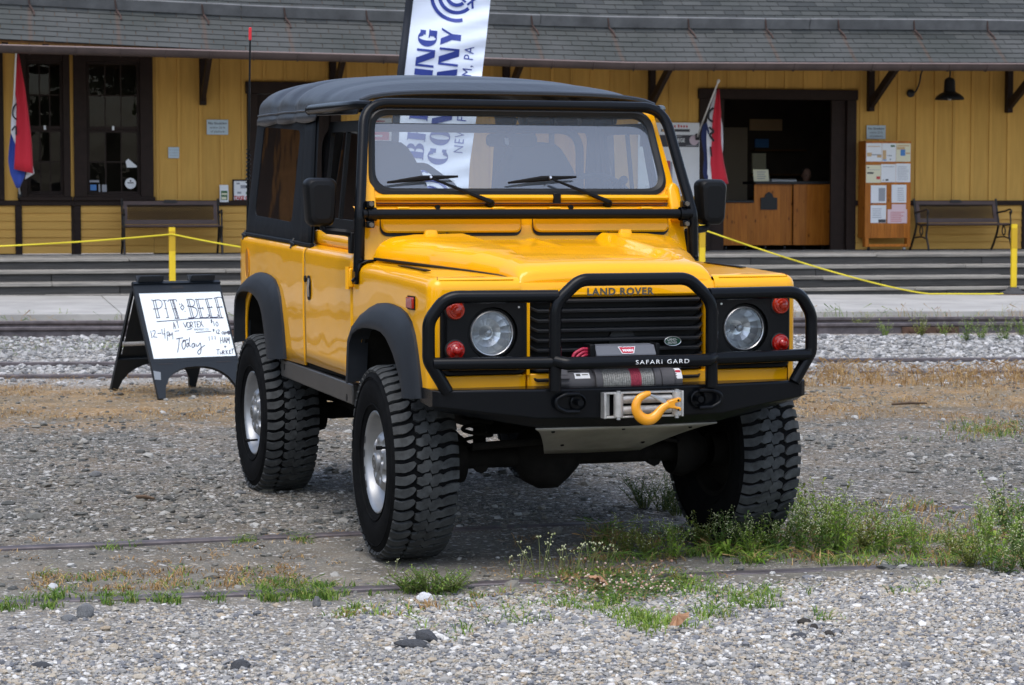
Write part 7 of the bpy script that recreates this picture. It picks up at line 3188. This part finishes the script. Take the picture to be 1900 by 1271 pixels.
def stones(name, pts, sizes, m, flat=.62, sink=.25):
    n = len(pts)
    V = np.repeat(ICO_V[None], n, 0) * (1 + rng.uniform(-.28, .28, (n, 12, 1)))
    sc = np.stack([sizes * rng.uniform(.75, 1.3, n), sizes * rng.uniform(.65, 1.0, n), sizes * rng.uniform(.7, 1.1, n) * flat], 1)
    V = V * sc[:, None, :] * .5
    a, t = rng.uniform(0, 2 * pi, n), rng.normal(0, .25, n)
    ca, sa, ct, st_ = np.cos(a), np.sin(a), np.cos(t), np.sin(t)
    y = V[..., 1] * ct[:, None] - V[..., 2] * st_[:, None]
    z = V[..., 1] * st_[:, None] + V[..., 2] * ct[:, None]
    x = V[..., 0]
    V = np.stack([x * ca[:, None] - y * sa[:, None], x * sa[:, None] + y * ca[:, None], z], -1)
    P = np.array(pts)
    P[:, 2] += sc[:, 2] * (.5 - sink)
    V = V + P[:, None, :]
    F = (ICO_F[None] + (np.arange(n) * 12)[:, None, None]).reshape(-1, 3)
    return setting(np_mesh(name, V.reshape(-1, 3), F, m), 'stuff')


rail_c = lambda x: 8.83 + .238 * x            # near rail of the track the car stands on
rail_f = lambda x: 10.31 + .30 * x


def scatter(n, y0, y1, keep, margin=.8):
    out = []
    while len(out) < n:
        y = sqrt(random.uniform(y0 * y0, y1 * y1))
        x = random.uniform(-1, 1) * (.2273 * y + margin)
        if random.random() < keep(x, y):
            out.append((x, y, zg(x, y)))
    return out


def near_keep(x, y):
    d = rail_c(x) - .06 - y
    if d < 0:
        return 0
    k = sstep(.0, .40, d)
    patch = nz(x, y, 1.1, 5) * .5 + .5
    left = 1 - sstep(-.9, .2, x)
    k *= lerp(1, .10 + .5 * sstep(.35, .65, patch) + .4 * sstep(1.0, 1.7, d), left)
    return min(1, k)


p = scatter(52000, 6.55, 9.4, near_keep)
stones('gravel', p, np.clip(rng.lognormal(math.log(.0128), .42, len(p)), .005, .036), PEB)
p = scatter(14000, 6.6, 9.4, lambda x, y: near_keep(x, y) * .8)
stones('gravel', p, np.clip(rng.lognormal(math.log(.0085), .3, len(p)), .004, .016), PEB)


def mid_keep(x, y):
    k = sstep(.35, .72, nz(x, y, .9, 2) * .5 + .5) + .22
    between = rail_c(x) < y < rail_f(x)
    if rail_c(x) - .06 > y:
        return 0
    if between:
        return .10
    return min(1, k) * (.8 if y < 14.3 else .20)


p = scatter(14500, 8.4, 18.8, mid_keep)
stones('loose_stones', p, np.clip(rng.lognormal(math.log(.019), .5, len(p)), .008, .075), PEBD, flat=.5, sink=.32)
p = scatter(16500, 18.4, 23.6, lambda x, y: .35 + .65 * (sstep(19.8, 20.3, y) * (1 - sstep(20.9, 21.2, y)) * .6 + sstep(21.2, 21.8, y)) if y > 19.3 else .10)
stones('ballast', p, np.clip(rng.lognormal(math.log(.036), .4, len(p)), .015, .09), BAL, sink=.3)


# ---- single rocks one can point to
def rock(label, px, py, size, mt, shape=(1, .8, .7), rz=0., tilt=0., seed=0):
    c = on_ground(px, py, 0)
    c.z = zg(c.x, c.y)
    me = bpy.data.meshes.new('rock')
    bm = bmesh.new()
    bmesh.ops.create_icosphere(bm, subdivisions=3, radius=.5)
    for v in bm.verts:
        d = v.co.normalized()
        k = 1 + .34 * mnoise.noise(d * 1.5 + Vector((seed * 3.1, 0, 0))) + .16 * mnoise.noise(d * 4 + Vector((seed, 5, 0)))
        q = d * .5 * k
        for nrm_ in ((.8, .3, .5), (-.6, .5, .6), (.1, -.8, .55), (-.5, -.6, .3), (.2, .1, 1)):
            nn_ = Vector(nrm_).normalized()
            e = q.dot(nn_) - .40
            if e > 0:
                q -= nn_ * e * .85
        v.co = q
    bm.to_mesh(me)
    bm.free()
    me.materials.append(mt)
    me.polygons.foreach_set('use_smooth', [True] * len(me.polygons))
    me.set_sharp_from_angle(angle=radians(28))
    o = bpy.data.objects.new('rock', me)
    COL.objects.link(o)
    o.scale = (size * shape[0], size * shape[1], size * shape[2])
    o.rotation_euler = (tilt, tilt * .5, rz)
    o.location = c + Vector((0, 0, size * shape[2] * .28))
    return tag(o, label, 'rock')


rock('grey angular rock beside the near rail at the lower left', 158, 1140, .072, STONE, (1, .8, 1.0), .5, .3, 1)
rock('small flat grey rock just left of the angular one by the near rail', 128, 1146, .05, STONE, (1.2, .8, .5), .2, .1, 2)
rock('white stone at the foot of the green clump before the left front tyre', 789, 1108, .062, STONEW, (1.1, .8, .75), .2, .2, 3)
rock('upright pale grey stone left of the green clump near the rail', 588, 1116, .038, STONE, (.8, .8, 1.5), .2, .1, 4)
rock('grey stone lying alone on the dirt left of the rear tyre', 178, 884, .062, STONE, (1.2, .8, .7), .8, .2, 5)
rock('dark grey rock in the foreground gravel at the lower left', 447, 1256, .055, STONED, (1.2, .8, .75), .3, .1, 6)
rock('flat dark slate lying in the gravel at the bottom centre', 765, 1216, .10, STONED, (1.2, .6, .34), .15, .08, 7)
rock('dark blue grey rock leaning behind the flat slate at the bottom centre', 790, 1205, .085, STONED, (1.0, .6, .62), -.35, .35, 8)
rock('dark slate chip at the lower left corner of the foreground', 78, 1256, .05, STONED, (1.3, .7, .5), .1, .1, 9)
rock('dark earth clod in the foreground gravel, largest of the three in a row', 1492, 1172, .042, CLOD, (1.2, .8, .7), .3, .1, 10)
rock('dark earth clod in the middle of the row of three in the gravel', 1510, 1182, .036, CLOD, (1.2, .8, .7), 1.3, .1, 11)
rock('dark earth clod at the right end of the row of three in the gravel', 1538, 1194, .040, CLOD, (1.3, .7, .6), 2.0, .1, 12)
rock('flat dark stone below the row of earth clods in the gravel', 1485, 1197, .05, STONED, (1.4, .7, .35), .1, .05, 13)
rock('rounded grey stone on the packed dirt left of the front left tyre', 445, 917, .05, STONE, (1.2, .8, .5), .6, .1, 14)
rock('pale slab stone on the dirt left of the rear tyre', 402, 848, .05, STONE, (1.6, .8, .4), .1, .1, 15)
rock('brown stick-like stone on the packed dirt in the left middle ground', 268, 923, .05, CLOD, (2.0, .5, .3), .1, .05, 16)
rock('pale stone among the rail grass at the lower left', 98, 1090, .045, STONEW, (.9, .7, .8), .5, .1, 17)


# ---- fallen leaves
def dead_leaf(label, px, py, size, rz, curl):
    c = on_ground(px, py, .03)
    out = [(0, -.62), (.04, -.45), (.20, -.40), (.16, -.25), (.36, -.20), (.42, -.02), (.22, .02), (.34, .20), (.40, .34), (.22, .30), (.20, .48), (.08, .46), (0, .64)]
    pts = out + [(-x, y) for x, y in reversed(out[1:-1])]
    m = MB()
    n = len(pts)
    V = [(0, 0, .03)] + [(x * size, y * size, size * (curl * (x * x * 1.4 + y * y * .5) + .05 * sin(9 * y))) for x, y in pts]
    m.add(V, [(0, 1 + i, 1 + (i + 1) % n) for i in range(n)])
    o = m.build('oak_leaf', DEADL, smooth=60, loc=(c.x, c.y, zg(c.x, c.y) + .035))
    o.rotation_euler = (.5, .15, rz)
    return tag(o, label, 'leaf')


dead_leaf('brown lobed oak leaf lying on the clover before the car', 1110, 1080, .085, 2.0, .5)
dead_leaf('curled pale brown leaf in the bright grass at the lower right', 1262, 1172, .075, -1.0, .9)


# ---- grass: blades joined into stuff
def blades(name, tufts, m):
    """tufts: (x, y, blades, height, spread, lean)."""
    V, F = [], []
    for (x, y, n, h, sp, lean) in tufts:
        z = zg(x, y) - .004
        for _ in range(n):
            a = random.uniform(0, 2 * pi)
            r = sp * sqrt(random.random())
            bx, by = x + r * cos(a), y + r * sin(a)
            hh = h * random.uniform(.45, 1.15)
            d = random.uniform(0, 2 * pi)
            ln = hh * lean * random.uniform(.3, 1.4)
            w = random.uniform(.0016, .0032)
            dx, dy = cos(d), sin(d)
            px_, py_2 = -dy * w, dx * w
            o = len(V)
            mx_, my_ = bx + dx * ln * .35, by + dy * ln * .35
            V += [(bx - px_, by - py_2, z), (bx + px_, by + py_2, z), (mx_ + px_ * .8, my_ + py_2 * .8, z + hh * .62), (mx_ - px_ * .8, my_ - py_2 * .8, z + hh * .62),
                  (bx + dx * ln + px_ * .1, by + dy * ln + py_2 * .1, z + hh * random.uniform(.8, 1)), (bx + dx * ln - px_ * .1, by + dy * ln - py_2 * .1, z + hh * .9)]
            F += [(o, o + 1, o + 2, o + 3), (o + 3, o + 2, o + 4, o + 5)]
    return setting(np_mesh(name, np.array(V), np.array(F), m), 'stuff')


def G(px, py):
    c = on_ground(px, py, 0)
    return c.x, c.y


g1, g2, dry = [], [], []
# grass along the near rail, thicker at the far left and by the clump
for i in range(190):
    px = random.uniform(-60, 760)
    k = (.9 if px < 110 else 0) + (.55 if 190 < px < 330 else 0) + (1. if 470 < px < 640 else 0) + .28
    if random.random() > k:
        continue
    x, y = G(px, 1116 - (px) * .0407 + random.choice((-1, 1)) * random.uniform(2, 9) + (4 if random.random() < .5 else 0))
    g1.append((x, y, random.randint(8, 20), random.uniform(.018, .05), .03, .9))
for i in range(30):
    x, y = G(random.uniform(480, 640), random.uniform(1076, 1108))
    g1.append((x, y, 14, random.uniform(.03, .06), .03, .9))
for i in range(70):
    px = random.uniform(600, 960)
    x, y = G(px, random.uniform(1098, 1150) - (px - 600) * .02)
    (g1 if random.random() < .45 else (g2 if random.random() < .5 else dry)).append((x, y, random.randint(6, 14), random.uniform(.015, .04), .045, 1.1))
for px, py in ((560, 995), (545, 990), (455, 997), (215, 1008), (240, 1006), (450, 1000), (465, 996), (570, 1000), (200, 1012)):
    for _ in range(3):
        x, y = G(px + random.uniform(-14, 14), py + random.uniform(-3, 4))
        g1.append((x, y, 14, .028, .035, 1.1))
# bright grass patch lower right of centre
for i in range(65):
    px = random.gauss(1215, 45) if i % 3 else random.gauss(1140, 30)
    x, y = G(px, random.gauss(1172, 9) if i % 3 else random.gauss(1148, 7))
    g2.append((x, y, random.randint(8, 16), random.uniform(.025, .055), .035, .9))
for px, py, n in ((1390, 1125, 26), (1350, 1110, 16), (1420, 1100, 10), (940, 1165, 5), (850, 1190, 5), (1540, 1160, 7), (1690, 1095, 5), (1130, 1120, 20), (1060, 1120, 16), (1290, 1080, 24), (1000, 1160, 5), (660, 1130, 8), (1320, 1150, 12)):
    for _ in range(n):
        x, y = G(px + random.gauss(0, 26), py + random.gauss(0, 8))
        (g1 if random.random() < .6 else g2).append((x, y, random.randint(6, 14), random.uniform(.02, .055), .04, 1.))
for i in range(150):
    x, y = G(random.gauss(1140, 75), random.gauss(1085, 20))
    (dry if random.random() < .45 else g1).append((x, y, random.randint(6, 12), random.uniform(.015, .04), .05, 1.5))
# weedy belt under and right of the front right tyre
for i in range(420):
    px = random.uniform(1100, 1960)
    x, y = G(px, random.uniform(985, 1046) + (px - 1500) * .018)
    (g1 if random.random() < .5 else (dry if random.random() < .6 else g2)).append((x, y, random.randint(6, 15), random.uniform(.02, .07), .06, 1.7))
for i in range(120):
    px = random.uniform(1560, 1960)
    x, y = G(px, random.uniform(935, 1000))
    (dry if random.random() < .6 else g1).append((x, y, random.randint(5, 10), random.uniform(.03, .08), .06, 1.0))
# dead grass on the dirt between the rails and along the tracks
for i in range(260):
    px = random.uniform(-40, 1150)
    x, y = G(px, random.uniform(1000, 1100) - px * .03)
    if nz(x, y, 1.6, 12) > .02:
        dry.append((x, y, random.randint(5, 12), random.uniform(.010, .028), .06, 1.8))
for i in range(190):
    px = random.uniform(60, 560)
    x, y = G(px, random.uniform(1062, 1098) - px * .03)
    (dry if random.random() < .75 else g1).append((x, y, random.randint(6, 12), random.uniform(.015, .035), .05, 1.4))
for i in range(1500):
    px, py = random.uniform(-40, 1960), random.uniform(695, 778)
    x, y = G(px, py)
    if nz(x, y, .8, 4) > -.12:
        dry.append((x, y, random.randint(5, 11), random.uniform(.015, .05), .15, 2.0))
for i in range(260):
    px = random.uniform(1490, 1960)
    x, y = G(px, random.uniform(688, 716))
    dry.append((x, y, random.randint(5, 10), random.uniform(.05, .16), .10, 1.0))
for i in range(80):
    px, py = random.gauss(1850, 60), random.gauss(800, 9)
    x, y = G(px, py)
    (g1 if random.random() < .5 else dry).append((x, y, 9, .05, .12, 1.2))
for i in range(60):
    px = random.uniform(-20, 460)
    x, y = G(px, random.gauss(655, 5))
    g1.append((x, y, 7, .05, .15, 1.2))
for s in np.arange(-8, 9, .12):               # at the edge of the concrete walk
    q = bw(s + random.uniform(-.1, .1), -5.40 + random.uniform(-.3, .05), 0)
    (g1 if random.random() < .4 else dry).append((q.x, q.y, 7, random.uniform(.05, .22), .10, .8))
blades('grass', g1, GRASS)
blades('bright_grass', g2, GRASSB)
blades('dry_grass', dry, DRY)

# clover with pale and brown heads before the car
V, F, HV, HF = [], [], [], []
for i in range(850):
    px, py = random.gauss(1160, 66), random.gauss(1090, 18)
    c = on_ground(px, py, 0)
    z = zg(c.x, c.y) + random.uniform(.008, .035)
    for k in range(3):
        a = k * 2.1 + random.uniform(0, 6)
        o = len(V)
        r = random.uniform(.008, .014)
        t = random.uniform(-.4, .4)
        for q in ((0, 0), (.8, .5), (1.3, 0), (.8, -.5)):
            V.append((c.x + r * (q[0] * cos(a) - q[1] * sin(a)), c.y + r * (q[0] * sin(a) + q[1] * cos(a)), z + r * t * q[0]))
        F.append((o, o + 1, o + 2, o + 3))
setting(np_mesh('clover', np.array(V), np.array(F), WEEDM), 'stuff')
p = []
for i in range(150):
    c = on_ground(random.gauss(1150, 75), random.gauss(1092, 20), 0)
    p.append((c.x, c.y, zg(c.x, c.y) + random.uniform(.025, .05)))
stones('clover_heads', p, rng.uniform(.007, .013, len(p)), CLOV, flat=1.0, sink=.3)


# ---- weeds: a few kinds, each copied with its parts
def weed_proto(kind, seed, leafm=None):
    random.seed(seed)
    root = thing('weed', 'x', 'weed', (0, 0, -5))
    st_m, lf, fl_ = MB(), MB(), MB()

    def leaf(p, d, ln, w, droop):
        side = d.cross(Vector((0, 0, 1))).normalized() * w
        a, b = p + d * ln * .5 + Vector((0, 0, ln * .06)), p + d * ln + Vector((0, 0, -droop * ln))
        lf.add([p, a + side + Vector((0, 0, w * .5)), b, a - side + Vector((0, 0, w * .5)), a], [(0, 4, 1), (4, 2, 1), (0, 3, 4), (4, 3, 2)])
    if kind == 'tall':
        ns, h, spread = 12, .27, .17
    elif kind == 'bushy':
        ns, h, spread = 26, .17, .16
    elif kind == 'low':
        ns, h, spread = 30, .10, .16
    elif kind == 'stalks':
        ns, h, spread = 7, .16, .10
    else:
        ns, h, spread = 0, 0, 0
    for i in range(ns):
        a = random.uniform(0, 2 * pi)
        hh = h * random.uniform(.6, 1.15)
        out = spread * random.uniform(.2, 1.0)
        P = [Vector((.02 * cos(a), .02 * sin(a), 0)), Vector((out * .55 * cos(a), out * .55 * sin(a), hh * .55)), Vector((out * cos(a + .3), out * sin(a + .3), hh))]
        st_m.tube(P, [.0022, .0018, .001], 4, caps=False)
        nl = {'tall': 13, 'bushy': 14, 'low': 9, 'stalks': 1}[kind]
        for k in range(nl):
            t = lerp(.12, .98, k / max(1, nl - 1))
            q = P[0].lerp(P[1], t * 2) if t < .5 else P[1].lerp(P[2], t * 2 - 1)
            b = random.uniform(0, 2 * pi)
            d = Vector((cos(b), sin(b), random.uniform(.1, .9))).normalized()
            ln = {'tall': .05, 'bushy': .024, 'low': .026, 'stalks': .03}[kind] * random.uniform(.6, 1.25) * (1.1 - .45 * t)
            leaf(q, d, ln, ln * (.22 if kind == 'tall' else .24), random.uniform(-.1, .35))
        if kind in ('tall', 'stalks') and random.random() < .8:
            nb = 8 if kind == 'tall' else 4
            for k in range(nb):
                q = P[2] + Vector((random.gauss(0, .010), random.gauss(0, .010), random.uniform(-.08, .012) if kind == 'tall' else random.uniform(-.008, .008)))
                r = random.uniform(.0026, .0056)
                fl_.add([q + Vector(e) * r for e in ((1, 0, 0), (0, 1, 0), (-1, 0, 0), (0, -1, 0), (0, 0, 1.2), (0, 0, -1))], [(0, 1, 4), (1, 2, 4), (2, 3, 4), (3, 0, 4), (1, 0, 5), (2, 1, 5), (3, 2, 5), (0, 3, 5)])
    if kind == 'rosette':
        for i in range(22):
            a = random.uniform(0, 2 * pi)
            d = Vector((cos(a), sin(a), random.uniform(.2, 1.1))).normalized()
            leaf(Vector((0, 0, .004)), d, random.uniform(.07, .15), random.uniform(.008, .014), .3)
    main = {'tall': WEEDL, 'bushy': WEEDD, 'low': GRASS, 'stalks': WEEDL, 'rosette': WEEDL}[kind]
    if st_m.v:
        st_m.build('stems', STEMM, root, smooth=60)
    lf.build('leaves', leafm or main, root, smooth=10)
    if fl_.v:
        fl_.build('blossoms', BLOS, root, smooth=10)
    return root


protos = {'tall': [weed_proto('tall', 1), weed_proto('tall', 2, GRASS), weed_proto('tall', 3), weed_proto('tall', 4, WEEDY), weed_proto('tall', 11, WEEDM)], 'bushy': [weed_proto('bushy', 5)], 'low': [weed_proto('low', 6), weed_proto('low', 7)], 'stalks': [weed_proto('stalks', 8), weed_proto('stalks', 9)], 'rosette': [weed_proto('rosette', 10)]}
random.seed(21)


ORD = ['leftmost', 'second from the left', 'third from the left', 'fourth from the left', 'fifth from the left', 'sixth from the left', 'seventh from the left', 'eighth from the left', 'ninth from the left', 'tenth from the left', 'rightmost']


def weeds(kinds, spots, what, group, scale=1.):
    spots = sorted(spots)
    for i, (px, py, sc) in enumerate(spots):
        weed(kinds, px, py, sc * scale, (ORD[i] if i < len(spots) - 1 else 'rightmost') + ' of ' + what, group)


def weed(kind, px, py, sc, label, group=None):
    src = random.choice(protos[kind])
    c = on_ground(px, py, 0)
    o = copy_tree(src, (c.x, c.y, zg(c.x, c.y) - .004), random.uniform(0, 6.28), label, group)
    o.scale = (sc, sc, sc * random.uniform(.9, 1.1))
    return o


weeds('tall', [(1495, 985, .85), (1520, 1000, .95), (1548, 1012, .85), (1572, 1000, .65), (1600, 1018, .8), (1640, 1020, .7), (1672, 1005, .65), (1490, 1022, .7), (1700, 1032, .6), (1560, 1030, .8), (1530, 1030, .7)], 'the tall green blossoming weeds right of the front tyre', 'tall weeds by the front tyre')
weeds('tall', [(1800, 1048, .7), (1838, 1055, .8), (1868, 1064, .65), (1897, 1020, .95), (1872, 985, .85), (1910, 1062, .65), (1770, 1030, .55), (1830, 1000, .65)], 'the tall blossoming weeds at the right edge', 'tall weeds at the right edge')
weeds('tall', [(1300, 1012, .6), (1335, 1022, .65), (1375, 1020, .6), (1415, 1015, .65), (1450, 1020, .7), (1250, 1036, .55), (1205, 1030, .6), (1165, 1024, .6), (1390, 1030, .5)], 'the low flowering weeds just before the right front tyre', 'low flowering weeds before the tyre')
weed('rosette', 1352, 1030, 1.0, 'broad leaved rosette weed directly below the front right tyre')
weed('rosette', 1405, 1040, .7, 'smaller broad leaved rosette weed right of the larger rosette')
weeds('bushy', [(1195, 945, .9), (1230, 948, 1.0), (1255, 955, .9)], 'the dark leafy bushes growing under the car', 'dark bushes under the car')
weeds('low', [(765, 1092, .9), (800, 1094, 1.0), (838, 1090, .9)], 'the bright leafy clumps by the rail before the front tyre', 'leafy clumps by the rail')
weeds('stalks', [(960, 1072, .8), (1000, 1070, .9), (1030, 1066, .9), (1062, 1066, .95), (1092, 1064, .9), (728, 1062, .5), (1120, 1060, .85)], 'the thin seed stalks standing before the car', 'seed stalks before the car')
weeds('tall', [(1600, 632, 1.0), (1642, 640, .8), (1706, 640, 1.0), (1790, 648, 1.1), (1820, 645, .9), (1862, 648, 1.2), (1895, 640, .9), (1752, 640, .7)], 'the small weeds against the tall rusty rail on the right', 'weeds along the rail', .75)
weed('tall', 52, 622, .7, 'left one of two small weeds before the tall rusty rail, far left', 'weeds before the rail on the left')
weed('tall', 118, 622, .7, 'right one of two small weeds before the tall rusty rail, far left', 'weeds before the rail on the left')
for k in protos.values():
    for o in k:
        for c in list(o.children):
            bpy.data.objects.remove(c)
        bpy.data.objects.remove(o)

# ---- twigs on the packed dirt
mat('twig', (.10, .065, .04), .85, var=.3, vscale=30)
for (a, b, label) in (((252, 922), (286, 925), 'short brown twig on the packed dirt at the left'), ((1655, 750), (1720, 748), 'dark stick lying on the straw ground at the right')):
    A_, B_ = on_ground(*a, .012), on_ground(*b, .012)
    m = MB()
    m.tube([Vector((0, 0, 0)), (B_ - A_) * .5 + Vector((0, .01, .004)), B_ - A_], [.009, .011, .006], 6)
    tag(m.build('twig', MATS['twig'], smooth=60, loc=A_), label, 'twig')

# ---- unseen trees, added to darken reflections and the light from the left
random.seed(5)
V, F, TV = [], [], MB()
FOL = leaf_mat('wood_foliage', [(0, (.018, .040, .010)), (.6, (.045, .080, .02)), (1, (.075, .115, .03))], .15)
for i in range(64):
    left_ = i % 3 == 0
    az = radians(random.uniform(222, 306) if left_ else random.uniform(70, 250))
    R_ = random.uniform(24, 33) if left_ else random.uniform(62, 84)
    cx, cy = R_ * sin(az), R_ * cos(az)
    H_ = random.uniform(9, 13) if left_ else random.uniform(6, 11)
    TV.tube([(cx, cy, 0), (cx + .2, cy, H_ * .6)], [.22, .09], 6)
    for k in range(330):
        t = random.random()
        rr = H_ * .30 * sqrt(random.random()) * (1.1 - .6 * abs(t - .4))
        a = random.uniform(0, 2 * pi)
        lump = .7 + .5 * (mnoise.noise(Vector((cx + cos(a) * 2, cy + sin(a) * 2, t * 5))))
        p = Vector((cx + rr * cos(a) * lump, cy + rr * sin(a) * lump, H_ * (.10 + .9 * t)))
        d1 = Vector((random.gauss(0, 1), random.gauss(0, 1), random.gauss(0, 1))).normalized() * random.uniform(.3, .6)
        d2 = d1.orthogonal().normalized() * random.uniform(.25, .5)
        o = len(V)
        V += [p + d1, p + d2, p - d1, p - d2]
        F.append((o, o + 1, o + 2, o + 3))
unseen_wood = setting(np_mesh('wood', np.array([tuple(v) for v in V]), np.array(F), FOL), 'stuff')
setting(TV.build('wood_trunks', MATS['twig']), 'stuff')
